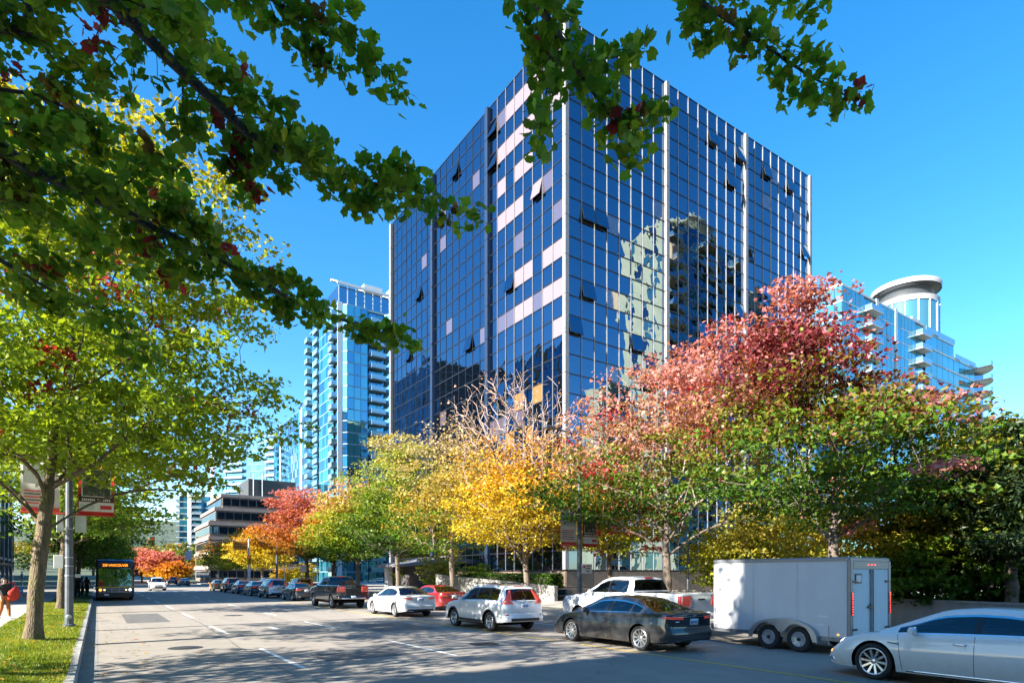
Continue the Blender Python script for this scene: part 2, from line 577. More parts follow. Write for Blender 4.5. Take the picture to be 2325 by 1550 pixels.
# wooded hills far to the north
t = NT('forest_hill')
cc = t.coord('Object')
t.set(Base_Color=t.ramp(t.noise(cc, 0.03, 8, 0.75), [(0.3, (0.03, 0.05, 0.035)), (0.7, (0.10, 0.13, 0.085))]), Roughness=1.0)
t.bump(t.noise(cc, 0.05, 6, 0.7), 1.0, 12.0)
HILLM = t.m
V, fs = [], []
nA = 160
for r, hs in ((1300, 0.0), (1500, 0.35), (1800, 0.75), (2200, 1.0), (2600, 0.6)):
    for i in range(nA):
        a = math.radians(-65 + 170 * i / (nA - 1))
        n = math.sin(a * 9 + 1) * 0.18 + math.sin(a * 23 + r) * 0.09 + math.sin(a * 57 + r * .3) * 0.04
        V.append((math.sin(a) * r, math.cos(a) * r, -2 + hs * (110 + 100 * n + 60 * max(0, math.sin(a * 3.1 + .6)))))
for j in range(4):
    for i in range(nA - 1):
        fs.append((j * nA + i, j * nA + i + 1, (j + 1) * nA + i + 1, (j + 1) * nA + i))
struct(MB().add(V, fs, True), 'hills', HILLM)

# ------------------------------------------------------------------ buildings
def rot2(x, y, rz):
    c, s = math.cos(rz), math.sin(rz)
    return x * c - y * s, x * s + y * c
PANE_MESH = {}
def pane_mesh(w, h, th, mat):
    k = (round(w, 3), round(h, 3), round(th, 3), mat.name)
    if k not in PANE_MESH:
        PANE_MESH[k] = MB().box(-w / 2, w / 2, -th / 2, th / 2, -h / 2, h / 2).mesh('pane', mat)
    return PANE_MESH[k]
def place_panes(parent, items, limit, th=0.04, name='pane'):
    """items: (local centre, rz, rx tilt, rz tilt, w, h, mat, weight); the largest in view are parts, the rest one part"""
    items = sorted(items, key=lambda i: -i[7])
    for c, rz, tx, tz, w, h, mat, wt in items[:limit]:
        link(name, pane_mesh(w, h, th, mat), parent, c, (tx, 0, rz + tz))
    rest = {}
    for it in items[limit:]:
        rest.setdefault(it[6].name, []).append(it)
    for k, its in rest.items():
        mb = MB()
        for c, rz, tx, tz, w, h, mat, wt in its:
            M = Matrix.Translation(c) @ Matrix.Rotation(rz + tz, 4, 'Z') @ Matrix.Rotation(tx, 4, 'X')
            P = [M @ Vector(p) for p in ((-w / 2, th / 2, -h / 2), (w / 2, th / 2, -h / 2), (w / 2, th / 2, h / 2), (-w / 2, th / 2, h / 2),
                                          (-w / 2, -th / 2, -h / 2), (w / 2, -th / 2, -h / 2), (w / 2, -th / 2, h / 2), (-w / 2, -th / 2, h / 2))]
            mb.add(P, [(1, 0, 3, 2), (0, 1, 5, 4), (1, 2, 6, 5), (2, 3, 7, 6), (3, 0, 4, 7)])
        o = mb.build('glazing', its[0][6], parent)
        o['kind'] = 'stuff'

OFF_X, OFF_Y, BAY, ROWH, NROW = 36.4, 44.8, 13.65, 1.85, 28
OFF_Z0 = 2.5
OFF_TOP = OFF_Z0 + NROW * ROWH
def office_tower():
    G = tower_glass('office_glass', (0.145, 0.22, 0.315), 0.01, 0.032, (0.004, 0.006, 0.01), 0.10, 0.5)
    GP = tower_glass('office_glass_blinds', (0.26, 0.28, 0.32), 0.03, 0.020, (0.40, 0.30, 0.31), 0.40, 0.35)
    GQ = tower_glass('office_glass_pale', (0.25, 0.27, 0.31), 0.03, 0.020, (0.20, 0.16, 0.20), 0.28, 0.35)
    GW = tower_glass('office_glass_warm', (0.20, 0.24, 0.28), 0.03, 0.02, (0.50, 0.24, 0.05), 0.38, 0.35)
    ALU = plain('mullion_aluminium', (0.24, 0.24, 0.25), 0.45, 0.3, 0.08)
    DKA = plain('transom_dark', (0.012, 0.015, 0.022), 0.4, 0.3, 0.1)
    PIL = plain('pilaster_panel', (0.20, 0.20, 0.21), 0.5, 0.1, 0.1, 3)
    BRN = concrete_mat('podium_stone', (0.17, 0.125, 0.09), 0.3, 0.9)
    S = BAY * 3
    b = thing('office_tower', 'tall square office tower of dark blue mirror glass with silver pilasters', 'building', (OFF_X, OFF_Y, 0))
    MB().box(0.35, S - 0.35, 0.35, S - 0.35, 0.0, OFF_TOP - 0.1).build('core', plain('tower_core', (0.012, 0.014, 0.018), 0.8), b)
    MB().box(0.18, S - 0.18, 0.18, S - 0.18, OFF_TOP - 0.09, OFF_TOP + 0.12).build('roof', plain('roof_gravel', (0.2, 0.2, 0.2), 0.9), b)
    MB().lathe([(9.5, OFF_TOP + 0.12), (9.5, OFF_TOP + 2.2), (8.5, OFF_TOP + 2.9), (0.1, OFF_TOP + 3.2)], 40, 'z', (S * 0.42, S * 0.36, 0)).build('plant_room', GALV, b)
    wallm = MB()
    for f, (rz, ox, oy) in enumerate(((math.radians(90), 0, 0), (math.radians(180), S, 0))):
        pass
    # stone base of the street fronts, in panels
    for k in range(12):
        w = S / 12
        MB().cbox(k * w + 0.02, (k + 1) * w - 0.02, -0.05, 0.3, 0.12, OFF_Z0 - 0.12, 0.02).build('stone_panel', BRN, b)
        MB().cbox(-0.05, 0.3, k * w + 0.02, (k + 1) * w - 0.02, 0.12, OFF_Z0 - 0.12, 0.02).build('stone_panel', BRN, b)
    rng = random.Random(11)
    rowp = [rng.choice((.45, .8, .9, .95)) for _ in range(NROW)]
    items = []
    PW = 0.5
    cw = (BAY - PW) / 8
    full = OFF_TOP - OFF_Z0
    mull = MB().box(-0.025, 0.025, -0.02, 0.10, 0, full).mesh('mullion', ALU)
    mulld = MB().box(-0.035, 0.035, -0.02, 0.06, 0, full).mesh('mullion', DKA)
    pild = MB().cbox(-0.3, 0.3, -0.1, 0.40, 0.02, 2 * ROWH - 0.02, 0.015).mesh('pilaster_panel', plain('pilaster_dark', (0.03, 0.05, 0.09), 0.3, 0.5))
    tran = MB().box(0.0, BAY - PW, -0.02, 0.06, -0.055, 0.055).mesh('transom', DKA)
    pil = MB().cbox(-PW / 2 + 0.02, PW / 2 - 0.02, -0.1, 0.36, 0.02, 2 * ROWH - 0.02, 0.015).mesh('pilaster_panel', PIL)
    corner = MB().cbox(-0.22, 0.24, -0.22, 0.24, 0.02, 2 * ROWH - 0.02, 0.015).mesh('corner_panel', PIL)
    for f in (0, 1):
        rz = math.radians(90 if f == 0 else 180)
        org = (0, 0) if f == 0 else (S, 0)
        def P(u, v, z):
            dx, dy = rot2(u, v, rz)
            return Vector((org[0] + dx, org[1] + dy, z))
        for bay in range(3):
            u0 = bay * BAY + PW / 2
            nearness = (2 - bay if f == 1 else bay)            # bays counted from the near corner
            for r in range(NROW + 1):
                z = OFF_Z0 + r * ROWH
                link('transom', tran, b, P(u0, 0, z), (0, 0, rz))
            for c in range(9):
                if c in (0, 8): continue
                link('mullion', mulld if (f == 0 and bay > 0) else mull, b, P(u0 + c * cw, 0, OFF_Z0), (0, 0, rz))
            for r in range(NROW):
                for c in range(8):
                    uc = u0 + (c + 0.5) * cw
                    zc = OFF_Z0 + (r + 0.5) * ROWH
                    mat = G
                    near = (f == 0 and bay == 0)
                    vis = (NROW - 1 - r) % 2 == 1               # vision rows alternate with spandrel rows
                    if near and vis and r >= 11:
                        p = rng.random()
                        if c == 7: mat = G
                        elif p < .62 * rowp[r]: mat = GP
                        elif p < rowp[r]: mat = GQ
                    elif near and r in (7, 9) and c < 6 and rng.random() < .6: mat = GW
                    elif vis and rng.random() < 0.05: mat = GQ
                    tx, tz = rng.gauss(0, 0.0040), rng.gauss(0, 0.0065)
                    yo = 0.0
                    pc = P(uc, yo, zc)
                    opening = (vis and rng.random() < (0.10 if near else 0.065) and r > 6)
                    if opening:
                        o = thing('vent_window', None, None)
                        o.parent = b
                        ang = math.radians(13)
                        o.location = P(uc, 0.03, zc + ROWH / 2 - 0.05)
                        o.rotation_euler = (ang, 0, rz)
                        if f == 1: o.rotation_euler = (ang, 0, rz)
                        link('pane', pane_mesh(cw - 0.14, ROWH - 0.16, 0.03, mat), o, (0, 0.0, -(ROWH - 0.1) / 2))
                        fr = MB()
                        ww, hh = (cw - 0.06) / 2, ROWH - 0.1
                        fr.box(-ww, ww, -0.05, 0.012, -hh, -hh + 0.09).box(-ww, -ww + 0.05, -0.05, 0.012, -hh + 0.09, 0).box(ww - 0.05, ww, -0.05, 0.012, -hh + 0.09, 0)
                        fr.build('sash', DKA, o)
                        continue
                    d = (pc + Vector((OFF_X, OFF_Y, 0)) - Vector((0, 0, EYE))).length
                    wt = 1000.0 / d - (300 if r < 8 else 0) + (0.5 if f == 0 else 0)
                    items.append((pc, rz, tx, tz, cw - 0.05, ROWH - 0.06, mat, wt))
        for k in range(1, 4):
            if f == 0:
                for r in range(NROW // 2):
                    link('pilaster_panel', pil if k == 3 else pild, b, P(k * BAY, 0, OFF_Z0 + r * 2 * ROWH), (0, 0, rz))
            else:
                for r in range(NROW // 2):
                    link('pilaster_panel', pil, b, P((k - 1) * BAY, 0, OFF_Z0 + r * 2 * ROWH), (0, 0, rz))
    for r in range(NROW // 2):
        link('corner_panel', corner, b, (0, 0, OFF_Z0 + r * 2 * ROWH))
    place_panes(b, items, 300)
    return b
office_tower()

def tower(name, label, loc, rz, wx, wy, floors, fh, faces, glass, frame, slabm, limit=150, roof=None, z0=0.0, seed=1, group=None, rail=None, core=None, part_floors=True):
    """a block of flats or offices; faces maps side -> list of (kind, width): g glass, b balcony, w solid pier, o projecting bay"""
    b = thing(name, label, 'building', loc, rz, group)
    rng = random.Random(seed)
    H = floors * fh
    cm = core or plain('tower_shell_dark', (0.05, 0.055, 0.06), 0.7)
    MB().box(0.3, wx - 0.3, 0.3, wy - 0.3, z0, z0 + H).build('core', cm, b)
    sl = MB().box(-0.05, wx + 0.05, -0.05, wy + 0.05, -0.10, 0.10)
    items, balc, rails = [], [], []
    piers = []
    fr = {'W': (90, 0, 0, wy), 'S': (180, wx, 0, wx), 'E': (-90, wx, wy, wy), 'N': (0, 0, wy, wx)}
    glist = glass if isinstance(glass, (list, tuple)) else [glass]
    for side, pat in faces.items():
        ang, ox, oy, L = fr[side]
        a = math.radians(ang)
        tot = sum(w for _, w in pat)
        k = L / tot
        def P(u, v, z):
            dx, dy = rot2(u, v, a)
            return Vector((ox + dx, oy + dy, z))
        u = 0.0
        for kind, w in pat:
            w *= k
            uc = u + w / 2
            if kind == 'w':
                piers.append((P(uc, 0.02, z0), a, w))
            elif kind == 'o':
                d = 1.1
                q = [P(u, 0, 0), P(u + 0.9, d, 0), P(u + w - 0.9, d, 0), P(u + w, 0, 0)]
                sl.prism([(p.x, p.y) for p in q], -0.101, 0.101)
            for f in range(floors):
                zc = z0 + (f + 0.5) * fh
                if kind == 'g' or kind == 'b':
                    n = max(1, round(w / 1.6))
                    for i in range(n):
                        pw = w / n
                        v = 0.0 if kind == 'g' else -0.28
                        items.append((P(u + (i + 0.5) * pw, v, zc), a, rng.gauss(0, .004), rng.gauss(0, .005), pw - 0.1, fh - 0.26, rng.choice(glist), 1.0 - f * 0.0 + (f / floors)))
                elif kind == 'o':
                    n = max(1, round((w - 1.8) / 1.6))
                    pw = (w - 1.8) / n
                    for i in range(n):
                        items.append((P(u + 0.9 + (i + 0.5) * pw, 1.1, zc), a, rng.gauss(0, .004), rng.gauss(0, .005), pw - 0.1, fh - 0.26, rng.choice(glist), 1.2 + (f / floors)))
                    ln = math.hypot(0.9, 1.1)
                    tilt = math.atan2(1.1, 0.9)
                    items.append((P(u + 0.45, 0.55, zc), a + tilt, 0, rng.gauss(0, .004), ln - 0.1, fh - 0.26, rng.choice(glist), 1.1 + (f / floors)))
                    items.append((P(u + w - 0.45, 0.55, zc), a - tilt, 0, rng.gauss(0, .004), ln - 0.1, fh - 0.26, rng.choice(glist), 1.1 + (f / floors)))
                if kind == 'b' and f > 0:
                    balc.append((P(uc, 0, z0 + f * fh), a, w))
            u += w
    pm = {}
    for c, a, w in piers:
        if w not in pm: pm[w] = MB().box(-w / 2 + .02, w / 2 - .02, -0.1, 0.12, 0, H + 0.6).mesh('pier', frame)
        link('pier', pm[w], b, c, (0, 0, a))
    slm = sl.mesh('floor_slab', slabm)
    for f in range(0 if z0 > 0.5 else 1, floors + 1):
        link('floor_slab', slm, b, (0, 0, z0 + f * fh))
    bm_, rm = {}, {}
    railm = rail or tower_glass('rail_glass', (0.38, 0.56, 0.66), 0.05, 0.0, (0.22, 0.34, 0.40), 0.45)
    for c, a, w in balc:
        if w not in bm_:
            bm_[w] = MB().box(-w / 2 + .05, w / 2 - .05, 0.0, 1.5, -0.1, 0.1).mesh('balcony', slabm)
            r = MB().box(-w / 2 + .08, w / 2 - .08, 1.42, 1.46, 0.14, 1.1).box(-w / 2 + .08, -w / 2 + .12, 0.1, 1.42, 0.14, 1.1).box(w / 2 - .12, w / 2 - .08, 0.1, 1.42, 0.14, 1.1)
            rm[w] = r.mesh('railing', railm)
        o = link('balcony', bm_[w], b, c, (0, 0, a))
        link('railing', rm[w], o)
    place_panes(b, items, limit)
    MB().box(0.2, wx - 0.2, 0.2, wy - 0.2, z0 + H - 0.05, z0 + H + 0.5).build('roof', slabm, b)
    if roof: roof(b, z0 + H)
    return b
GBLUE = tower_glass('flat_glass_blue', (0.22, 0.45, 0.62), 0.02, 0.012, (0.02, 0.09, 0.15), 0.25, 0.6)
GCYAN = tower_glass('flat_glass_cyan', (0.28, 0.58, 0.70), 0.03, 0.012, (0.04, 0.22, 0.30), 0.38, 0.6)
GTEAL = tower_glass('flat_glass_teal', (0.30, 0.52, 0.56), 0.03, 0.012, (0.08, 0.22, 0.23), 0.38, 0.6)
GDARK = tower_glass('flat_glass_dark', (0.20, 0.32, 0.44), 0.03, 0.008, (0.02, 0.03, 0.04), 0.25, 0.6)
FRW = plain('tower_frame_white', (0.48, 0.52, 0.54), 0.5, 0, 0.06, 2)
FRB = plain('tower_frame_blue', (0.10, 0.18, 0.26), 0.5, 0.2, 0.08, 2)
FRG = plain('tower_frame_grey', (0.30, 0.30, 0.31), 0.6, 0, 0.1, 2)
CREAM = concrete_mat('cream_render', (0.66, 0.55, 0.33), 0.12, 0.4)
BRICK = concrete_mat('brick_render', (0.42, 0.24, 0.11), 0.25, 0.4)

def flats_roof(b, z):
    # sloping glass pergola, penthouse and stair towers on the roof
    for k in range(13):
        x = .4 + k * 2.05
        MB().add([(x, .3, z + 5.4), (x + .35, .3, z + 5.4), (x + .35, 5.5, z + 8.0), (x, 5.5, z + 8.0), (x, .3, z + 5.7), (x + .35, .3, z + 5.7), (x + .35, 5.5, z + 8.3), (x, 5.5, z + 8.3)],
                 [(0, 3, 2, 1), (4, 5, 6, 7), (0, 1, 5, 4), (1, 2, 6, 5), (2, 3, 7, 6), (3, 0, 4, 7)]).build('pergola_rafter', FRW, b)
    MB().box(.1, 26.6, .1, .5, z + 5.1, z + 5.7).box(.1, 26.6, 5.3, 5.7, z + 7.7, z + 8.3).build('pergola_beam', FRW, b)
    MB().box(.6, 26, 1.0, 18, z + .5, z + 5.1).build('penthouse', tower_glass('penthouse_glass', (0.25, 0.42, 0.58), 0.02, 0.01, (0.03, 0.05, 0.08), 0.2), b)
    for k in range(12):
        MB().box(.6 + 2.2 * k, .8 + 2.2 * k, .9, .99, z + .5, z + 5.1).build('penthouse_post', FRW, b)
    MB().box(9, 14, 6, 12, z + 5.2, z + 9.6).build('stair_tower', FRW, b)
    MB().box(17, 24, 6, 14, z + 5.2, z + 11.0).build('stair_tower', FRW, b)
# flats beside the office tower
P0 = on_y(766, 1305, 148.0)
Y1 = on_x(703, 1305, P0.x).y
WXF, WYF = 27.0, Y1 - 148.0
tower('apartment_tower', 'blue glass apartment tower with white pier, projecting bays and balconies beside the office tower', (P0.x, 148.0, 0), 0, WXF, WYF, 24, 2.85,
      {'S': [('b', 5), ('g', 3), ('o', 7), ('b', 4), ('o', 7), ('w', 1.2)], 'W': [('b', 2.5), ('o', 8), ('b', 3.5), ('g', 4), ('b', 2.5)]},
      [GBLUE, GCYAN, GCYAN], FRW, plain('slab_bluegrey', (0.17, 0.27, 0.34), 0.5, 0, .1, 2), 280, flats_roof, 0, 3)
def pole_roof(b, z):
    MB().box(2, 14, 2, 16, z + 0.5, z + 4.5).build('plant_room', FRB, b)
P0 = on_x(705, 1305, 60.0)
P1 = on_x(622, 1305, 60.0)
tower('apartment_tower', 'slim blue glass tower with one white vertical pier beyond the bay-windowed tower', (60.0, P0.y, 0), 0, 26, P1.y - P0.y, 21, 2.9,
      {'W': [('g', 5), ('w', 1.2), ('g', 14), ('w', .5), ('g', 5)], 'S': [('g', 12)]}, [GBLUE, GBLUE, GDARK, GCYAN], FRW, FRB, 170, pole_roof, 0, 5)
c = at_depth(548, 1305, 262)
tower('apartment_tower', 'wide blue glass block of flats with long balconies behind the terraced office block', (c.x - 9, c.y + 20, 0), math.radians(-52), 40, 26, 21, 2.95,
      {'S': [('b', 6), ('g', 7), ('b', 6), ('g', 4), ('w', 1)], 'W': [('g', 6), ('b', 5), ('g', 6)]}, [GBLUE, GDARK, GCYAN], FRW, FRB, 170, None, 0, 6)
c = at_depth(428, 1305, 300)
tower('apartment_tower', 'narrow pale tower with white balconies far along the street', (c.x - 4, c.y, 0), math.radians(-20), 15, 16, 14, 2.9,
      {'S': [('g', 4), ('b', 4), ('w', 1.5), ('g', 3)], 'W': [('b', 4), ('g', 5)]}, [GBLUE, GCYAN], FRW, FRW, 100, None, 0, 7)
# low terraced office block
def terrace():
    STN = concrete_mat('terrace_stone', (0.20, 0.155, 0.13), 0.2, 0.6)
    BAND = concrete_mat('terrace_band', (0.34, 0.28, 0.245), 0.15, 0.6)
    b = thing('terraced_office', 'low stepped office block with pale stone bands behind the red tree', 'building', (22.6, 165, 0))
    for i, (x0, x1, y0, y1, z0, z1) in enumerate(((0, 26, 0, 26, 0, 15.4), (1.6, 26, 1.6, 26, 15.4, 18.9), (3.4, 26, 3.2, 26, 18.9, 22.4), (10, 22, 6, 20, 22.4, 27.2))):
        MB().box(x0, x1, y0, y1, z0 + 0.01, z1).build('storey' if i < 3 else 'plant_room', STN if i < 3 else plain('plant_dark', (0.05, 0.055, 0.06), 0.6), b)
    items = []
    for z, inset in ((2.2, 0), (5.8, 0), (9.4, 0), (13.0, 0), (16.8, 1.6), (20.4, 3.3)):
        for k in range(12):
            if inset + 1.1 + 2 * k > 25: continue
            items.append((Vector((inset + 1.1 + 2.0 * k, inset - 0.02, z)), math.radians(180), 0, 0, 1.8, 1.7, GDARK, 1))
            items.append((Vector((inset - 0.02, inset + 1.1 + 2.0 * k, z)), math.radians(90), 0, 0, 1.5, 1.7, GDARK, 1))
        MB().box(inset - 0.35, 26, inset - 0.35, 26.2, z + 1.25, z + 2.05).build('stone_band', BAND, b)
    place_panes(b, items, 160, 0.2)
    for x in (11.2, 13.4):
        MB().tube([(x, 5.8, 22.4), (x, 5.8, 28.6)], 0.14).build('flue', GALV, b)
    MB().lathe([(0.02, 0.0), (0.5, 0.12), (0.8, 0.4)], 14, 'y', (7.5, 5, 24.2)).build('dish', WHITE, b)
    return b
terrace()
# stepped tower with a drum top
def drum_roof(b, z):
    DX = on_y(2056, 1305, 68.0).x - on_y(1912, 1305, 61.0).x
    MB().lathe([(6.6, z + 0.5), (6.6, z + 7.6)], 40, 'z', (DX, 7, 0)).build('drum', GTEAL, b)
    MB().lathe([(6.8, z + 7.6), (6.8, z + 8.8)], 40, 'z', (DX, 7, 0)).build('drum_band', FRG, b)
    MB().lathe([(5.6, z + 8.8), (5.6, z + 11.4), (6.9, z + 11.5), (6.9, z + 12.6), (0.1, z + 12.8)], 40, 'z', (DX, 7, 0)).build('drum_roof', plain('drum_dark', (.07, .08, .09), .5), b)
    MB().lathe([(7.15, z + 11.5), (7.2, z + 12.6), (6.9, z + 12.75)], 40, 'z', (DX, 7, 0)).build('roof_rim', FRG, b)
    for k in range(16):
        a = 2 * math.pi * k / 16
        MB().box(-0.12, 0.12, -0.12, 0.12, z + 0.5, z + 7.6).build('drum_post', FRW, b, (DX + 6.65 * math.cos(a), 7 + 6.65 * math.sin(a), 0), (0, 0, a))
def right_tower():
    c = on_y(1912, 1305, 61.0)
    pr = [on_y(x, 1305, 61.0).x - c.x for x in (1912, 2100, 2165, 2212, 2240)]
    b = tower('stepped_tower', 'pale teal glass tower with round drum top and stepped roof terraces', (c.x, 61, 0), 0, pr[1], 22, 19, 3.0,
          {'S': [('b', 4), ('g', 7), ('w', .8), ('g', 6), ('w', .8), ('b', 4), ('g', 7)], 'W': [('g', 9), ('b', 4), ('g', 6)]}, [GTEAL, GCYAN, GTEAL], FRW, FRW, 200, drum_roof, 0, 9)
    items = []
    rng = random.Random(3)
    for i, (x0, x1, fl) in enumerate(((pr[1] + .1, pr[2], 18), (pr[2] + .1, pr[3], 17))):
        MB().box(x0, x1 - 0.3, 0.3, 20, 0, fl * 3.1).build('wing', plain('tower_shell_dark', (0.05, 0.055, 0.06), 0.7), b)
        for f in range(1, fl + 1):
            MB().box(x0, x1, -0.1, 20.2, f * 3.1 - 0.16, f * 3.1 + 0.16).build('floor_slab', FRW, b)
            n = 5 if i == 0 else 4
            for k in range(n):
                w = (x1 - x0) / n
                items.append((Vector((x0 + (k + .5) * w, 0, (f - .5) * 3.1)), math.pi, rng.gauss(0, .004), rng.gauss(0, .004), w - .12, 2.6, rng.choice([GTEAL, GCYAN]), f))
        MB().box(x0, x1, -0.3, -0.2, fl * 3.1 + .2, fl * 3.1 + 1.3).build('terrace_rail', tower_glass('rail_glass', (0.55, 0.68, 0.74)), b)
    place_panes(b, items, 90)
    x0, x1 = pr[3] + .2, pr[4]
    MB().box(x0, x1 - .5, .5, 18, 0, 17 * 3.1 + 1.2).build('wing', GDARK, b)
    for f in range(1, 18):
        o = MB().lathe([(0.1, -.16), (x1 - x0, -.16), (x1 - x0, .16), (0.1, .16)], 12, 'z', (x0, 4, f * 3.1), True, -math.pi / 2, 0.4).build('balcony', FRW, b)
        MB().lathe([(x1 - x0 - .1, .2), (x1 - x0 - .1, 1.2)], 12, 'z', (x0, 4, f * 3.1), True, -math.pi / 2, 0.4).build('railing', GTEAL, o)
    for x, z in ((pr[1] - 4.6, 19 * 3.0 + .5), (pr[1] + 3, 18 * 3.1 + .2), (pr[2] + 2, 17 * 3.1 + .2)):
        MB().cbox(x, x + 3.5, 0.6, 2, z, z + 0.9, .1).build('planter', FRW, b)
right_tower()
# tower and low block mirrored in the office glass (they stand beyond the frame)
tower('apartment_tower', 'cream apartment tower with deep balconies mirrored in the office glass', (94.8, -7.6, 0), 0, 26, 12.2, 25, 2.95,
      {'W': [('w', 2.4), ('g', 1.6), ('w', 2.2), ('g', 1.6), ('w', 2.4)], 'N': [('b', 4), ('w', 1.5), ('g', 4), ('b', 5), ('w', 1.5), ('g', 4), ('b', 4)]},
      [GTEAL, GDARK], CREAM, CREAM, 40, lambda b, z: MB().lathe([(5, z + .5), (5, z + 3.5), (5.8, z + 3.6), (5.8, z + 4.2), (.1, z + 4.4)], 30, 'z', (12, 6, 0)).build('roof_drum', CREAM, b), 0, 21)
tower('apartment_tower', 'grey apartment tower mirrored behind the cream one', (122, -14, 0), 0, 16, 14, 24, 2.95,
      {'W': [('g', 5), ('w', 2), ('b', 5)], 'N': [('w', 2), ('b', 5), ('g', 4), ('w', 2), ('b', 5)]}, [GTEAL, GDARK], CREAM, FRG, 20, None, 0, 22)
tower('stone_block', 'sandy stone block mirrored low in the office glass', (73.4, 4.6, 0), 0, 6.4, 5.0, 11, 3.2,
      {'W': [('w', 9), ('g', 1)], 'N': [('w', 2), ('b', 3), ('w', 2)]}, [GDARK], CREAM, CREAM, 10, None, 0, 23)
# buildings on the lamp-post side of the street
tower('street_block', 'low dark glass block with slim concrete columns beside the footpath', (-34, 47, 0), 0, 26.4, 39, 5, 3.6,
      {'E': [('g', 3), ('w', .3)] * 12, 'S': [('g', 6)] * 4}, [GDARK], FRG, FRG, 120, None, 0, 31)
for i, (y0, y1, x1, fl, mat, lab) in enumerate(((112, 146, -24, 19, BRICK, 'tan brick tower mirrored low in the office glass'),
                                               (150, 186, -26, 6, FRG, 'grey office slab mirrored low in the office glass'),
                                               (192, 236, -24, 24, FRB, 'dark blue tower mirrored at the far edge of the office glass'))):
    tower('street_block', lab, (x1 - 28, y0, 0), 0, 28, y1 - y0, fl, 3.2, {'E': [('g', 4), ('w', 2)] * 5}, [GDARK, GBLUE], mat, mat, 20, None, 0, 40 + i)
tower('street_block', 'tall brown brick block shading the near end of the street', (-46, -70, 0), 0, 30, 78.6, 7, 3.4,
      {'E': [('g', 3), ('w', 2)] * 12, 'N': [('g', 3), ('w', 2)] * 5}, [GDARK], BRICK, BRICK, 10, None, 0, 50)
# ------------------------------------------------------------------ trees
def leaf_template(kind):
    """2-D leaf outline as a triangle fan (centre first) plus a fold depth per vertex"""
    if kind == 'maple':
        pts = [(0, -0.44), (0.20, -0.42), (0.47, -0.30), (0.40, -0.08), (0.60, 0.16), (0.36, 0.22), (0.26, 0.36), (0, 0.60), (-0.26, 0.36), (-0.36, 0.22), (-0.60, 0.16), (-0.40, -0.08), (-0.47, -0.30), (-0.20, -0.42)]
    elif kind == 'star':
        pts = [(0, -0.45), (0.42, -0.2), (0.5, 0.18), (0.2, 0.2), (0, 0.6), (-0.2, 0.2), (-0.5, 0.18), (-0.42, -0.2)]
        pts = [(0, -0.45), (0.5, -0.12), (0.24, 0.12), (0, 0.6), (-0.24, 0.12), (-0.5, -0.12)]
    elif kind == 'needle':
        pts = [(0.0, -0.5), (0.16, 0.0), (0, 0.7), (-0.16, 0.0)]
    else:
        pts = [(0, -0.5), (0.42, 0.0), (0, 0.55), (-0.42, 0.0)]
    P = np.array(pts)
    V = np.zeros((len(P), 3))
    V[:, :2] = P
    V[:, 2] = 0.16 * np.abs(P[:, 0])
    if kind in ('maple',):
        V = np.vstack([[0, 0, -0.02], V])
        n = len(P)
        f = np.array([(0, 1 + i, 1 + (i + 1) % n) for i in range(n)])
    elif kind == 'star':
        f = np.array([(0, 1, 2), (0, 2, 3), (0, 3, 4), (0, 4, 5)])
    else:
        f = np.array([(0, 1, 2), (0, 2, 3)])
    return V, f
LEAF = {k: leaf_template(k) for k in ('maple', 'star', 'simple', 'needle')}
def leaves_mesh(name, C, size, col, kind, rs, mat, up=1.0, spread=0.7, out=None, droop=0.0):
    """one crown mesh: a leaf at every centre, lying roughly level, each with its own colour"""
    n = len(C)
    N = rs.normal(0, spread, (n, 3)) + np.array([0, 0, up])
    if out is not None: N += out * 0.5
    N /= np.linalg.norm(N, axis=1)[:, None] + 1e-9
    T = rs.normal(0, 1, (n, 3))
    T -= (T * N).sum(1)[:, None] * N
    if droop: T += np.array([0, 0, -droop]); T -= (T * N).sum(1)[:, None] * N
    T /= np.linalg.norm(T, axis=1)[:, None] + 1e-9
    B = np.cross(N, T)
    V, f = LEAF[kind]
    k = len(V)
    W = (C[:, None, :] + size[:, None, None] * (V[None, :, 0:1] * B[:, None, :] + V[None, :, 1:2] * T[:, None, :] + V[None, :, 2:3] * N[:, None, :])).reshape(-1, 3)
    Fc = (f[None] + (np.arange(n) * k)[:, None, None]).reshape(-1, 3)
    return np_mesh(name, W, Fc, mat, False, np.repeat(col, k, axis=0))
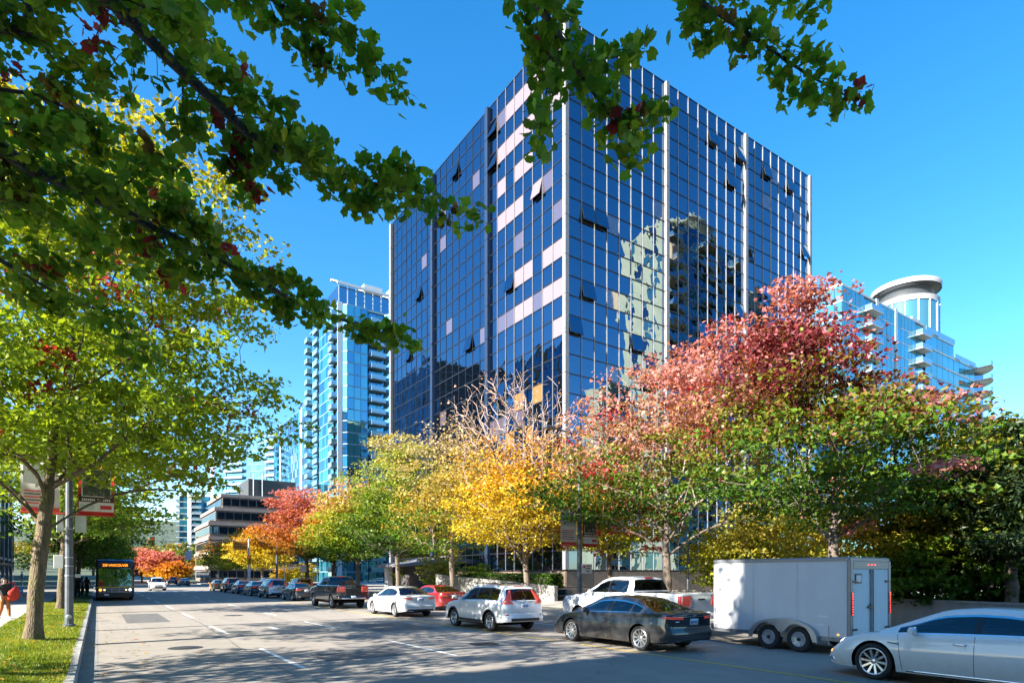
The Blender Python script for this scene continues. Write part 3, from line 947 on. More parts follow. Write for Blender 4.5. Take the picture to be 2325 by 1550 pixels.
def wood_mesh(name, P, par, R, mat, sides_thr=0.05):
    """tubes along a skeleton: node positions, parent index, radius"""
    P = np.asarray(P, float)
    par = np.asarray(par)
    ch = np.where(par >= 0)[0]
    pa = par[ch]
    d = P[ch] - P[pa]
    L = np.linalg.norm(d, axis=1)
    ok = L > 1e-4
    ch, pa, d = ch[ok], pa[ok], d[ok] / L[ok][:, None]
    inc = np.zeros_like(P)
    inc[ch] = d
    # main continuation of every node: its thickest child
    main = {}
    for i, (c, p) in enumerate(zip(ch, pa)):
        if p not in main or R[c] > R[ch[main[p]]]: main[p] = i
    is_main = np.zeros(len(ch), bool)
    is_main[list(main.values())] = True
    nd = inc.copy()
    for p, i in main.items(): nd[p] += d[i]
    ln = np.linalg.norm(nd, axis=1)
    nd[ln > 0] /= ln[ln > 0][:, None]
    nd[ln == 0] = (0, 0, 1)
    out_V, out_F, off = [], [], 0
    for ns, sel in ((10, R[ch] >= 0.09), (6, (R[ch] < 0.09) & (R[ch] >= 0.02)), (3, R[ch] < 0.02)):
        if not sel.any(): continue
        c, p, dd, mn = ch[sel], pa[sel], d[sel], is_main[sel]
        d0 = np.where(mn[:, None], nd[p], dd)
        r0 = np.where(mn, np.minimum(R[p], R[c] * 1.5), R[c] * 1.12)
        d1 = nd[c]
        def ring(pos, dr, rad):
            ref = np.where(np.abs(dr[:, 2:3]) < 0.8, np.array([[0, 0, 1.0]]), np.array([[1.0, 0, 0]]))
            a = np.cross(dr, ref)
            a /= np.linalg.norm(a, axis=1)[:, None] + 1e-9
            b = np.cross(dr, a)
            t = 2 * np.pi * np.arange(ns) / ns
            return pos[:, None] + rad[:, None, None] * (np.cos(t)[None, :, None] * a[:, None] + np.sin(t)[None, :, None] * b[:, None])
        A, Bq = ring(P[p], d0, r0), ring(P[c], d1, R[c])
        # line the second ring up with the first where the reference axis flips
        sh = np.argmin(np.linalg.norm(Bq - A[:, :1] - (P[c] - P[p])[:, None], axis=2), axis=1)
        idx = (np.arange(ns)[None] + sh[:, None]) % ns
        Bq = np.take_along_axis(Bq, idx[:, :, None], axis=1)
        same = (np.cross(A[:, 1] - A[:, 0], A[:, 2] - A[:, 1]) * np.cross(Bq[:, 1] - Bq[:, 0], Bq[:, 2] - Bq[:, 1])).sum(1) < 0
        Bq[same] = Bq[same][:, (-np.arange(ns)) % ns]
        V = np.concatenate([A, Bq], axis=1).reshape(-1, 3)
        k = np.arange(ns)
        q = np.stack([k, (k + 1) % ns, ns + (k + 1) % ns, ns + k], axis=1)
        Fq = (q[None] + (np.arange(len(c)) * 2 * ns)[:, None, None]).reshape(-1, 4) + off
        out_V.append(V)
        out_F.append(Fq)
        off += len(V)
    return np_mesh(name, np.vstack(out_V), out_F, mat, True)
class Skel:
    def __init__(self):
        self.P, self.par, self.len = [], [], []
    def node(self, p, parent):
        self.P.append(np.array(p, float))
        self.par.append(parent)
        self.len.append(0.0 if parent < 0 else self.len[parent] + np.linalg.norm(self.P[-1] - self.P[parent]))
        return len(self.P) - 1
    def path(self, pts, parent):
        ids = []
        for p in pts:
            parent = self.node(p, parent)
            ids.append(parent)
        return ids
    def grow(self, tip, rs, seg=0.55, bias=0.45, sag=0.10, minz=None):
        A = np.array(self.P)
        d = np.linalg.norm(A - tip, axis=1)
        pen = np.maximum(0, A[:, 2] - tip[2] + 0.15) * 1.6
        cost = d + bias * np.array(self.len) + pen
        if minz is not None: cost = cost + np.where(A[:, 2] < minz, 50.0, 0.0)
        i = int(np.argmin(cost))
        a = self.P[i]
        n = max(2, int(np.linalg.norm(tip - a) / seg))
        side = rs.normal(0, 0.06, 3) * np.linalg.norm(tip - a)
        p = i
        for k in range(1, n + 1):
            t = k / n
            q = a + (tip - a) * t + side * math.sin(math.pi * t) + np.array([0, 0, sag * np.linalg.norm(tip - a) * math.sin(math.pi * t)])
            p = self.node(q, p)
        return p
    def radii(self, tip_r, power=2.3, base=None, rmax=None):
        n = len(self.P)
        acc = np.zeros(n)
        has = np.zeros(n, bool)
        for i in range(n - 1, -1, -1):
            if not has[i]: acc[i] = tip_r ** power
            if self.par[i] >= 0:
                acc[self.par[i]] += acc[i]
                has[self.par[i]] = True
        R = acc ** (1 / power)
        if base: R *= 1 + (base / R[0] - 1) * (R / R[0]) ** 0.7
        if rmax: R = np.minimum(R, rmax)
        return R
def lerp_cols(t, stops):
    t = np.clip(t, 0, 1)
    xs = [s[0] for s in stops]
    return np.stack([np.interp(t, xs, [s[1][k] for s in stops]) for k in range(3)], axis=1)
GREEN_D, GREEN, GREEN_Y = (0.035, 0.085, 0.012), (0.085, 0.17, 0.018), (0.24, 0.30, 0.022)
GREEN_L = (0.16, 0.19, 0.022)
YELLOW, GOLD, ORANGE = (0.52, 0.37, 0.025), (0.55, 0.29, 0.02), (0.46, 0.15, 0.025)
PINK, RED, MAROON, PEACH = (0.43, 0.165, 0.16), (0.34, 0.045, 0.045), (0.115, 0.02, 0.028), (0.55, 0.31, 0.17)
BARK_MOSS = bark_mat('bark_mossy', (0.05, 0.035, 0.022), (0.22, 0.165, 0.10), (0.12, 0.115, 0.03))
BARK_GREY = bark_mat('bark_grey', (0.07, 0.055, 0.045), (0.24, 0.19, 0.15))
BARK_PALE = bark_mat('twig_pale', (0.30, 0.21, 0.18), (0.50, 0.39, 0.34))
LEAFM = leaf_mat('leaf', 0.38, 0.015)
def make_tree(name, label, base, blobs, trunk, tips, per, leaf, kind, colour, seed, r_trunk=0.2, flat=0.2, crad=0.75, group=None, limbs=(), tip_r=0.006, lo_z=2.6, bark=None, twigs=None, bare=0.0, bias=0.45, cat='tree'):
    """base: place; blobs: (centre offset, radii, weight); trunk: list of offsets; tips: branch ends; per: leaves per end"""
    rs = np.random.RandomState(seed)
    t = thing(name, label, cat, base, 0, group)
    S = Skel()
    pts = [np.array(p, float) for p in trunk]
    dense = [pts[0]]
    for a, b in zip(pts[:-1], pts[1:]):
        n = max(1, int(np.linalg.norm(b - a) / 0.5))
        for k in range(1, n + 1):
            dense.append(a + (b - a) * k / n + (rs.normal(0, 0.02, 3) if k < n else 0))
    tr = S.path(dense, -1)
    for lb in limbs:                                  # (points,) limbs laid out by hand; first point near the wood already there
        lp = [np.array(p, float) for p in lb]
        A = np.array(S.P)
        i = int(np.argmin(np.linalg.norm(A - lp[0], axis=1)))
        dn = []
        prev = S.P[i]
        for b in lp:
            n = max(1, int(np.linalg.norm(b - prev) / 0.4))
            for k in range(1, n + 1):
                dn.append(prev + (b - prev) * k / n + rs.normal(0, 0.012, 3))
            prev = b
        S.path(dn, i)
    w = np.array([b[2] for b in blobs], float)
    pick = rs.choice(len(blobs), tips, p=w / w.sum())
    ctr = np.array([b[0] for b in blobs], float)[pick]
    rad = np.array([b[1] for b in blobs], float)[pick]
    u = rs.normal(0, 1, (tips, 3))
    u /= np.linalg.norm(u, axis=1)[:, None]
    u *= (rs.rand(tips) ** 0.42)[:, None]
    T = ctr + u * rad
    T[:, 2] = np.maximum(T[:, 2], lo_z + rs.rand(tips) * 0.5)
    order = np.argsort(np.linalg.norm(T - np.array([trunk[-1][0], trunk[-1][1], lo_z]), axis=1))
    T = T[order]
    ends = [S.grow(p, rs, bias=bias, minz=lo_z * 0.75) for p in T]
    R = S.radii(tip_r, 2.35, r_trunk)
    P, par = np.array(S.P), np.array(S.par)
    # flare at the foot
    foot = P[:, 2] < 0.6
    R = np.where(foot & (np.arange(len(R)) < len(tr)), R * (1 + 0.55 * (1 - P[:, 2] / 0.6) ** 2), R)
    bm = bark or BARK_GREY
    thick = R >= 0.035
    # trunk with limbs / thin branches
    def part(nm, mask, mat):
        keep = mask.copy()
        if not keep.any(): return
        pp = par.copy()
        pp[~mask] = -1
        o_ = link(nm, wood_mesh(nm, P, pp, R, mat), t)
        if nm == 'branchwork': o_['kind'] = 'stuff'
    if twigs and twigs is not bm:
        part('trunk', thick, bm)
        part('branchwork', ~thick, twigs)
    else: part('trunk', np.ones(len(R), bool), bm)
    # leaves: flat sprays round every end and along the last stretch of wood
    n = tips * per
    C = np.repeat(T, per, axis=0)
    a = rs.rand(n) * 2 * np.pi
    rr = np.sqrt(rs.rand(n)) * crad * (0.6 + 0.8 * np.repeat(rs.rand(tips), per))
    C = C + np.stack([np.cos(a) * rr, np.sin(a) * rr, rs.normal(0, crad * flat * 0.5, n) - 0.12 * rr], axis=1)
    back = rs.rand(n) < 0.35
    pe = np.array([P[par[e]] for e in ends])
    C = np.where(back[:, None], C + (np.repeat(pe, per, axis=0) - np.repeat(T, per, axis=0)) * (rs.rand(n) * 1.6)[:, None], C)
    tipv = np.repeat(rs.rand(tips), per)
    zmin, zmax = np.percentile(C[:, 2], 3), np.percentile(C[:, 2], 98)
    zn = (C[:, 2] - zmin) / max(zmax - zmin, 0.1)
    col, keep = colour(C, zn, tipv, rs)
    if bare > 0: keep = keep & (rs.rand(n) > bare)
    keep = keep & (C[:, 2] > lo_z * 0.62)
    C, col = C[keep], col[keep]
    col = np.clip(col * rs.uniform(0.72, 1.25, (len(C), 1)), 0, 0.8)
    size = leaf * rs.uniform(0.65, 1.25, len(C))
    link('crown', leaves_mesh('crown', C, size, col, kind, rs, LEAFM), t)
    return t
def grad(stops, noise=0.22, tipn=0.3):
    def f(C, zn, tipv, rs):
        tt = zn + rs.normal(0, noise * 0.5, len(zn)) + (tipv - 0.5) * tipn
        return lerp_cols(tt, stops), np.ones(len(zn), bool)
    return f
def spots(base, acc, p=0.05):
    def f(C, zn, tipv, rs):
        col, k = base(C, zn, tipv, rs)
        m = tipv > 1 - p
        col[m] = np.array(acc) * rs.uniform(0.7, 1.2, (m.sum(), 1))
        return col, k
    return f

GL = 'street trees on the lamp-post verge'
GR = 'autumn street trees on the far pavement'
# the tree with the mossy trunk beside the lamp post
bA = on_z(75, 1452, 0.22)
bA = (bA.x, bA.y, 0.20)
make_tree('maple_tree', 'yellow-green maple with thick mossy trunk and lopped top beside the lamp post', bA,
          [((0, 0, 8.2), (6.6, 6.4, 3.6), 3), ((1.0, 0.5, 11.6), (5.6, 5.4, 3.2), 2.6), ((2.6, -0.6, 6.6), (4.8, 4.5, 2.4), 1.6), ((-1.5, 1, 5.6), (5.5, 5, 1.4), 1.0), ((1.6, 0, 13.6), (3.6, 3.6, 1.8), .7)],
          [(0, 0, -0.1), (0.05, 0.02, 1.2), (0.22, 0.1, 3.0), (0.42, 0.1, 5.0), (0.5, 0.15, 6.2), (0.85, 0.2, 8.2), (1.0, 0.3, 10.4), (1.2, 0.3, 12.6)],
          620, 74, 0.165, 'star', spots(grad([(0, (0.19, 0.28, 0.022)), (0.35, (0.21, 0.30, 0.022)), (0.7, (0.26, 0.32, 0.025)), (1, (0.30, 0.27, 0.035))], .3), RED, .03), 5, 0.19, group=GL, bark=BARK_MOSS,
          limbs=[[(0.36, 0.1, 4.2), (1.4, -0.8, 4.9), (2.6, -1.6, 6.0), (4.2, -2.0, 7.0)], [(0.45, 0.1, 5.3), (-1.2, -0.5, 5.2), (-3.0, -0.8, 5.9)], [(0.4, 0.1, 5.1), (1.7, 0.9, 5.9), (3.6, 1.6, 6.6)],
                 [(0.42, 0.1, 5.0), (-0.9, 0.8, 5.3), (-2.6, 2.0, 6.6)]], lo_z=4.0)
bB = on_z(138, 1384, 0.22)
LEFT = [((bB.x, bB.y, 0.2), 21, 'yellow-green maple second along the verge, behind the lamp post'), ((-1.7, 58.5, .2), 22, 'green maple behind the bus, third along the verge'), ((-1.7, 75, .2), 23, 'green maple at the street corner behind the bus')]
for b, sd, lab in LEFT:
    make_tree('maple_tree', lab, b, [((0, 0, 7.6), (5.6, 5.8, 3.4), 3), ((0.8, 0, 10.6), (4.6, 4.6, 2.6), 2), ((1.5, -0.5, 5.0), (4.4, 4.2, 1.6), 1.4)],
              [(0, 0, -.1), (0.1, 0, 2.2), (0.2, 0.1, 4.4), (0.3, 0, 7), (0.4, .1, 10.5)], 330, 42, 0.22, 'simple', grad([(0, GREEN), (.5, GREEN_Y), (1, (0.22, 0.25, 0.02))], .3), sd, 0.2, crad=.95, group=GL, bark=BARK_MOSS, lo_z=3.4)

# the near maple: its trunk stands beside the camera, its boughs reach over the street
def near_maple():
    bx, by = -1.9, 3.6
    def Q(x, y, d):
        p = at_depth(x, y, d)
        return (p.x - bx, p.y - by, p.z - 0.2)
    A = [Q(240, -10, 5.0), Q(350, 100, 5.4), Q(470, 215, 5.8), Q(560, 300, 6.1), Q(640, 350, 6.4), Q(760, 392, 6.8), Q(900, 432, 7.2), Q(1065, 485, 7.6)]
    B = [Q(-60, 290, 5.6), Q(70, 382, 6.1), Q(150, 415, 6.4), Q(300, 490, 6.9), Q(450, 570, 7.4), Q(560, 620, 7.7), Q(700, 700, 8.2), Q(935, 775, 9.0)]
    C_ = [Q(400, -160, 5.2), Q(560, -40, 5.6), Q(690, 50, 6.0), Q(800, 110, 6.3), Q(895, 185, 6.6)]
    D = [(1.2, .5, 8.4), (2.6, .7, 9.2), Q(1120, -150, 6.0), Q(1230, 20, 6.0), Q(1300, 140, 6.1), Q(1370, 240, 6.2), Q(1430, 330, 6.3)]
    D2 = [Q(1300, 140, 6.1), Q(1400, 130, 6.3), Q(1440, 110, 6.4)]
    D3 = [Q(1260, 80, 6.05), Q(1240, 200, 6.0), Q(1225, 300, 6.0)]
    D4 = [Q(1370, 240, 6.2), Q(1430, 270, 6.3), Q(1480, 255, 6.4)]
    E = [(1.4, .2, 8.6), (3.4, .3, 9.6), Q(1480, -160, 6.2), Q(1600, 10, 6.1), Q(1700, 80, 6.2), Q(1790, 140, 6.4), Q(1850, 180, 6.5), Q(1925, 222, 6.6)]
    E2 = [Q(1480, -160, 6.2), Q(1700, -70, 6.2), Q(1840, 0, 6.3)]
    Fb = [Q(-60, 560, 7.0), Q(120, 660, 7.6), Q(260, 720, 8.2), Q(330, 810, 8.6)]
    trunk = [(0, 0, -.1), (.05, 0, 1.5), (.1, .05, 3.2), (.15, .1, 5.0), (.3, .2, 7.0), (.6, .3, 9.0), (.8, .4, 11.0)]
    limbs = [[(.12, .05, 4.0), (.7, 1.2, 5.6)] + A, [(.1, .05, 3.4), (.2, 1.8, 4.8)] + B, [(.2, .1, 5.6), (.9, .9, 6.8)] + C_, [(.35, .2, 7.2)] + D, D2, D3, D4, [(.3, .2, 6.9)] + E, E2,
             [(.1, .05, 3.0), (-.3, 2.2, 4.2)] + Fb]
    rs = np.random.RandomState(77)
    t = thing('maple_tree', 'dark green maple whose leafy boughs hang over the street at the top of the view', 'tree', (bx, by, 0.2))
    S = Skel()
    S.path([np.array(trunk[0])] + [np.array(a) + (np.array(b) - np.array(a)) * k / 4 for a, b in zip(trunk[:-1], trunk[1:]) for k in range(1, 5)], -1)
    Ts = []
    LC = []
    def twig(p0, d, L, drop):
        # a thin side shoot with leaves in pairs along it
        n = max(2, int(L / .085))
        pts = [p0 + d * L * k / n + np.array([0, 0, .05 * L * math.sin(3 * k / n) - drop * (k / n) ** 2]) + rs.normal(0, .008, 3) for k in range(1, n + 1)]
        Ts.append((p0, pts))
        hue = rs.rand()
        for k, q in enumerate(pts):
            for _ in range(3 + (k == n - 1) * 3):
                LC.append((*(q + rs.normal(0, 1, 3) * np.array([.075, .075, .04])), hue))
        return pts
    def along(pts, step, wid, s0=0.0, sub=1.0):
        pts = [np.array(p, float) for p in pts]
        L = np.cumsum([0] + [np.linalg.norm(b - a) for a, b in zip(pts[:-1], pts[1:])])
        s_, sgn = L[-1] * s0, 1
        ph = rs.rand() * 6
        while s_ < L[-1]:
            i = min(np.searchsorted(L, s_, side='right') - 1, len(pts) - 2)
            q = pts[i] + (pts[i + 1] - pts[i]) * (s_ - L[i]) / max(L[i + 1] - L[i], 1e-6)
            d = (pts[i + 1] - pts[i])
            d /= np.linalg.norm(d) + 1e-9
            lat = np.cross(d, [0, 0, 1])
            lat /= np.linalg.norm(lat) + 1e-9
            taper = 1 - .72 * (s_ / L[-1]) ** 1.5
            lobe = .35 + .65 * (.5 + .5 * math.sin(s_ * 4.2 + ph)) * rs.uniform(.6, 1.2)
            dv = lat * sgn * rs.uniform(.6, 1.1) + d * rs.uniform(.3, .9) + np.array([0, 0, rs.normal(.0, .16)])
            dv /= np.linalg.norm(dv)
            tw = twig(q, dv, max(.16, wid * taper * lobe), rs.uniform(0, .12))
            for k in range(1, len(tw) - 1):
                if rs.rand() < .6 * sub:
                    d2 = dv + lat * rs.normal(0, .7) + d * rs.normal(0, .7) + np.array([0, 0, rs.normal(-.1, .25)])
                    twig(tw[k], d2 / np.linalg.norm(d2), wid * taper * rs.uniform(.18, .42), rs.uniform(0, .08))
            sgn = -sgn
            s_ += step * rs.uniform(.5, 1.5)
        twig(pts[-1], d, .18, .05)
    for lb in limbs:
        lp = [np.array(p, float) for p in lb]
        Aq = np.array(S.P)
        i = int(np.argmin(np.linalg.norm(Aq - lp[0], axis=1)))
        dn, prev = [], S.P[i]
        for b in lp:
            n = max(1, int(np.linalg.norm(b - prev) / 0.25))
            for k in range(1, n + 1): dn.append(prev + (b - prev) * k / n + rs.normal(0, .008, 3))
            prev = b
        S.path(dn, i)
    nb = len(S.P)
    along(A, .085, 0.95)
    along(B, .085, 0.95)
    along(C_, .075, 0.62)
    along(D[2:], .065, 0.52, .12)
    along(D2, .07, .34)
    along(D3, .07, .32)
    along(D4, .08, .22)
    along(E[2:], .065, 0.50, .2)
    along(E2, .075, .40, .3)
    along(Fb, .11, .8)
    # side boughs in the thick of the crown, upper left
    for a_, b_ in (((-150, 40, 6.4), (260, 200, 7.0)), ((-100, -60, 6.0), (420, 20, 6.6)), ((-200, 180, 7.0), (330, 330, 8.0)), ((60, -80, 6.6), (560, 150, 7.4)), ((-200, 420, 7.4), (300, 600, 8.6)), ((-100, 260, 7.8), (420, 440, 8.6)), ((200, -120, 7.4), (640, -20, 7.6))):
        pa, pb_ = np.array(Q(*a_)), np.array(Q(*b_))
        md = (pa + pb_) / 2 + np.array([0, 0, .25])
        Aq = np.array(S.P)
        i0 = int(np.argmin(np.linalg.norm(Aq - pa, axis=1) + np.where(Aq[:, 2] < 4.2, 9, 0)))
        S.path([S.P[i0] + (pa - S.P[i0]) * k / 5 for k in range(1, 6)] + [pa + (md - pa) * k / 5 for k in range(1, 6)] + [md + (pb_ - md) * k / 5 for k in range(1, 6)], i0)
        along([pa, md, pb_], .10, .8)
    # the rest of the crown above and behind the camera
    for _ in range(300):
        v = rs.normal(0, 1, 3)
        v = v / np.linalg.norm(v) * rs.rand() ** .35
        p = np.array([0.6, -1.2, 9.2]) + v * np.array([5.5, 5.0, 3.2])
        q = Vector((p[0] + bx, p[1] + by, 0))
        if q.x * SY + q.y * CY_ > 1.0 and p[2] < 9.8: continue
        for _k in range(3):
            d2 = rs.normal(0, 1, 3) * np.array([1, 1, .3])
            twig(p, d2 / np.linalg.norm(d2), .5, .05)
    base_nodes = np.array(S.P)
    key = {}
    for p0, pts in Ts:
        kk = tuple(np.round(p0, 4))
        if kk in key: q = key[kk]
        else:
            d = np.linalg.norm(base_nodes - p0, axis=1) + np.where(base_nodes[:, 2] < 3.2, 9, 0)
            q = int(np.argmin(d))
            if d[q] > .06:
                a0, n0, q0 = S.P[q], max(1, int(d[q] / .3)), q
                for k in range(1, n0 + 1): q0 = S.node(a0 + (p0 - a0) * k / n0, q0)
                q = q0
            key[kk] = q
        for p in pts:
            q = S.node(p, q)
            key[tuple(np.round(p, 4))] = q
    R = S.radii(0.0022, 2.5, 0.27)
    P, par = np.array(S.P), np.array(S.par)
    for nm, mk in (('trunk', R > 0),):
        pp = par.copy()
        pp[~mk] = -1
        link(nm, wood_mesh(nm, P, pp, R, BARK_GREY), t)
    LA = np.array(LC)
    n = len(LA)
    C, tipv = LA[:, :3], LA[:, 3]
    col = lerp_cols(rs.rand(n) * .6 + tipv * .4, [(0, (0.075, 0.17, 0.022)), (.5, (0.135, 0.25, 0.025)), (.85, (0.23, 0.31, 0.028)), (1, (0.32, 0.27, 0.03))])
    rd = tipv > .985
    col[rd] = np.array((0.30, 0.035, 0.045)) * rs.uniform(.6, 1.3, (rd.sum(), 1))
    br = (tipv > .965) & ~rd
    col[br] = np.array((0.16, 0.085, 0.03)) * rs.uniform(.6, 1.3, (br.sum(), 1))
    col *= rs.uniform(.75, 1.2, (n, 1))
    size = 0.105 * rs.uniform(.65, 1.25, n)
    link('crown', leaves_mesh('crown', C, size, np.clip(col * 1.2, 0, .6), 'maple', rs, leaf_mat('leaf_near', .52, .02), 0.8, .75, None, .35), t)
near_maple()

make_tree('maple_tree', 'maple beside the footpath casting dappled shade over the lanes', (-7.2, 13.6, .15),
          [((0, 0, 6.6), (3.8, 4.2, 2.6), 3), ((.3, 0, 9.4), (3.4, 3.6, 2.2), 2), ((.8, .6, 4.6), (3.0, 3.4, 1.3), 1), ((.3, -1.2, 12.8), (3.4, 3.6, 2.6), 2)],
          [(0, 0, -.1), (.05, .02, 1.4), (.1, .1, 3.2), (.2, .1, 6), (.3, .2, 9), (.3, 0, 13)], 330, 26, .2, 'simple', grad([(0, GREEN), (1, GREEN_Y)], .3), 6, .2, crad=.9, group=GL, lo_z=3.2)
# far pavement, from the trailer outwards
XT = 21.0
def rb(px, X=XT):
    p = on_x(px, HY, X)
    return (p.x, p.y, 0.14)
def col_maroon(C, zn, tipv, rs):
    tt = zn + rs.normal(0, .12, len(zn)) + (tipv - .5) * .35
    return lerp_cols(tt, [(0, GREEN_D), (.2, GREEN), (.36, GREEN_L), (.48, (0.20, 0.13, 0.03)), (.58, MAROON), (.85, (0.19, .028, .04)), (1, PINK)]), np.ones(len(zn), bool)
make_tree('maple_tree', 'maroon-topped maple with green skirts standing behind the cargo trailer', rb(1897),
          [((0, 0, 5.8), (4.8, 4.6, 2.3), 3), ((-.5, 1.0, 8.4), (3.0, 2.9, 1.9), 1.8), ((-.5, 1.0, 10.6), (1.5, 1.5, 1.7), .7), ((.6, -1.8, 6.6), (2.6, 2.8, 1.5), .5)],
          [(0, 0, 0), (.05, 0, 1.5), (.0, .1, 3.0), (.1, .1, 5.0), (0, .1, 7.5), (-.2, .4, 10.2)], 380, 68, 0.165, 'star', spots(col_maroon, PINK, .06), 31, .17, crad=.9, group=GR, lo_z=3.0)
def col_pink(C, zn, tipv, rs):
    tt = zn + rs.normal(0, .10, len(zn)) + (tipv - .5) * .30
    return lerp_cols(tt, [(0, GREEN_D), (.15, GREEN), (.30, GREEN_L), (.38, (.27, .19, .06)), (.48, (.46, .25, .17)), (.62, (0.46, .19, .17)), (1, PINK)]), np.ones(len(zn), bool)
make_tree('maple_tree', 'pink-topped maple shading to green, behind the white pickup truck', rb(1515),
          [((.3, .4, 6.2), (5.8, 6.2, 2.6), 3), ((.8, -.4, 8.8), (5.2, 5.4, 2.3), 2.8), ((1.4, -2.2, 10.8), (3.2, 3.6, 1.8), 1.4), ((-1, 4.0, 6.4), (3.4, 3.6, 2.2), 1.3)],
          [(0, 0, 0), (.05, 0, 1.5), (.0, .1, 3.2), (.2, .1, 5.4), (.4, 0, 8.0), (.8, -.4, 10.6)], 430, 62, 0.165, 'star', spots(col_pink, RED, .07), 32, .17, crad=1.0, group=GR, lo_z=3.3, twigs=BARK_PALE)
def col_gold(C, zn, tipv, rs):
    tt = zn + rs.normal(0, .10, len(zn)) + (tipv - .5) * .25
    keep = rs.rand(len(zn)) > np.clip((zn - .34) * 3.0, 0, .99)
    return lerp_cols(tt, [(0, (.40, .33, .03)), (.22, YELLOW), (.42, GOLD), (.6, (.50, .28, .10)), (.8, PEACH), (1, (.50, .24, .2))]), keep
make_tree('maple_tree', 'golden maple with half-bare pale twigs on top, behind the silver-white crossover', rb(1195),
          [((0, 0, 5.6), (4.9, 4.9, 2.2), 3), ((.2, .4, 8.2), (4.4, 4.6, 2.4), 2.2), ((.0, 1.6, 11.6), (4.2, 4.6, 2.6), 4.2)],
          [(0, 0, 0), (.05, 0, 1.4), (.0, .1, 2.9), (.1, .1, 5.0), (.2, .3, 8.0), (.2, .6, 11)], 820, 50, 0.17, 'star', col_gold, 33, .18, crad=.85, group=GR, lo_z=3.0, twigs=BARK_PALE, tip_r=.017)
def col_mix(C, zn, tipv, rs):
    tt = zn + rs.normal(0, .10, len(zn)) + (tipv - .5) * .35
    keep = rs.rand(len(zn)) > np.clip((zn - .55) * 2.2, 0, .85)
    return lerp_cols(tt, [(0, GREEN), (.15, GREEN_L), (.26, (.40, .23, .03)), (.40, (.36, .29, .06)), (.7, (.38, .31, .13)), (1, (.44, .33, .2))]), keep
make_tree('maple_tree', 'orange and gold maple behind the white sedan', rb(1026),
          [((0, 0, 6.0), (4.9, 4.9, 2.6), 3), ((.2, .2, 9.0), (4.2, 4.4, 2.6), 2.4), ((.2, .3, 11.6), (2.6, 3, 1.9), 1.0)],
          [(0, 0, 0), (.05, 0, 1.4), (.0, .1, 3.1), (.1, .1, 5.0), (.2, .3, 8.0), (.2, .6, 11)], 340, 54, 0.185, 'star', col_mix, 34, .18, crad=1.05, group=GR, lo_z=3.2, twigs=BARK_PALE)
LIME = grad([(0, GREEN_D), (.25, (.11, .18, .02)), (.6, (.20, .27, .03)), (.85, (.33, .34, .08)), (1, (.44, .36, .14))], .2)
make_tree('maple_tree', 'lime-green maple with pale yellow top behind the black pickup', rb(903),
          [((0, 0, 6.2), (5.2, 5.2, 2.8), 3), ((.2, .2, 9.6), (4.4, 4.6, 2.9), 2.4), ((.4, .3, 12.2), (2.6, 3, 1.9), .9)],
          [(0, 0, 0), (.05, 0, 1.4), (.0, .1, 3.1), (.1, .1, 5.0), (.2, .3, 8.0), (.2, .6, 11.4)], 380, 64, 0.2, 'star', LIME, 35, .19, crad=1.1, group=GR, lo_z=3.3, twigs=BARK_PALE)
make_tree('maple_tree', 'green maple with apricot outer leaves, next beyond the lime-green one', rb(812),
          [((0, 0, 6.0), (5.0, 5.0, 2.8), 3), ((.2, .2, 9.0), (4.0, 4.2, 2.6), 2.0)],
          [(0, 0, 0), (.05, 0, 1.4), (.0, .1, 3.1), (.1, .1, 5.0), (.2, .3, 9.0)], 420, 36, 0.24, 'simple', grad([(0, GREEN), (.35, GREEN_Y), (.65, (.34, .30, .04)), (1, PEACH)], .25), 36, .2, crad=.9, group=GR, lo_z=3.3)
make_tree('maple_tree', 'dark-trunked green and orange maple beside the red tree', rb(757),
          [((0, 0, 5.6), (4.4, 4.6, 2.6), 3), ((.2, .2, 8.2), (3.4, 3.6, 2.2), 1.6)],
          [(0, 0, 0), (.05, 0, 1.4), (.0, .1, 3.1), (.1, .1, 8.0)], 300, 36, 0.26, 'simple', grad([(0, GREEN_D), (.35, GREEN_Y), (.7, ORANGE), (1, PEACH)], .25), 37, .2, crad=.95, group=GR, lo_z=3.4)
make_tree('maple_tree', 'copper-red maple with layered sprays before the terraced office block', rb(697),
          [((0, 0, 7.0), (6.2, 6.4, 3.0), 3), ((.2, .2, 10.2), (4.8, 5, 2.4), 1.6)],
          [(0, 0, 0), (.05, 0, 1.4), (.0, .1, 3.4), (.1, .1, 9.5)], 420, 40, 0.27, 'simple', grad([(0, (.34, .20, .03)), (.25, ORANGE), (.5, (.30, .09, .05)), (.75, (.42, .12, .10)), (1, (.50, .17, .16))], .25), 38, .22, crad=1.1, flat=.22, group=GR, lo_z=3.6)
for i, (px, X, sd, lab, stops) in enumerate(((595, 21.5, 41, 'yellow street tree just across the side street', [(0, (.36, .33, .03)), (.5, YELLOW), (1, ORANGE)]),
                              (556, 22, 42, 'amber street tree second beyond the crossing', [(0, GREEN_Y), (.4, (.42, .27, .03)), (1, GOLD)]),
                              (505, 23, 43, 'brown-green street tree third beyond the crossing', [(0, GREEN), (.5, (.28, .22, .03)), (1, (.40, .16, .05))]))):
    make_tree('street_tree', lab, rb(px, X), [((0, 0, 5.6), (5.2, 5.2, 3.0), 3), ((.2, .2, 8.0), (3.8, 3.8, 2.2), 1.2)], [(0, 0, 0), (.05, 0, 1.4), (.0, .1, 3.1), (.1, .1, 8.0)],
              240, 34, 0.34, 'simple', grad(stops, .3), sd, .2, crad=1.15, group='trees beyond the crossing', lo_z=3.0)
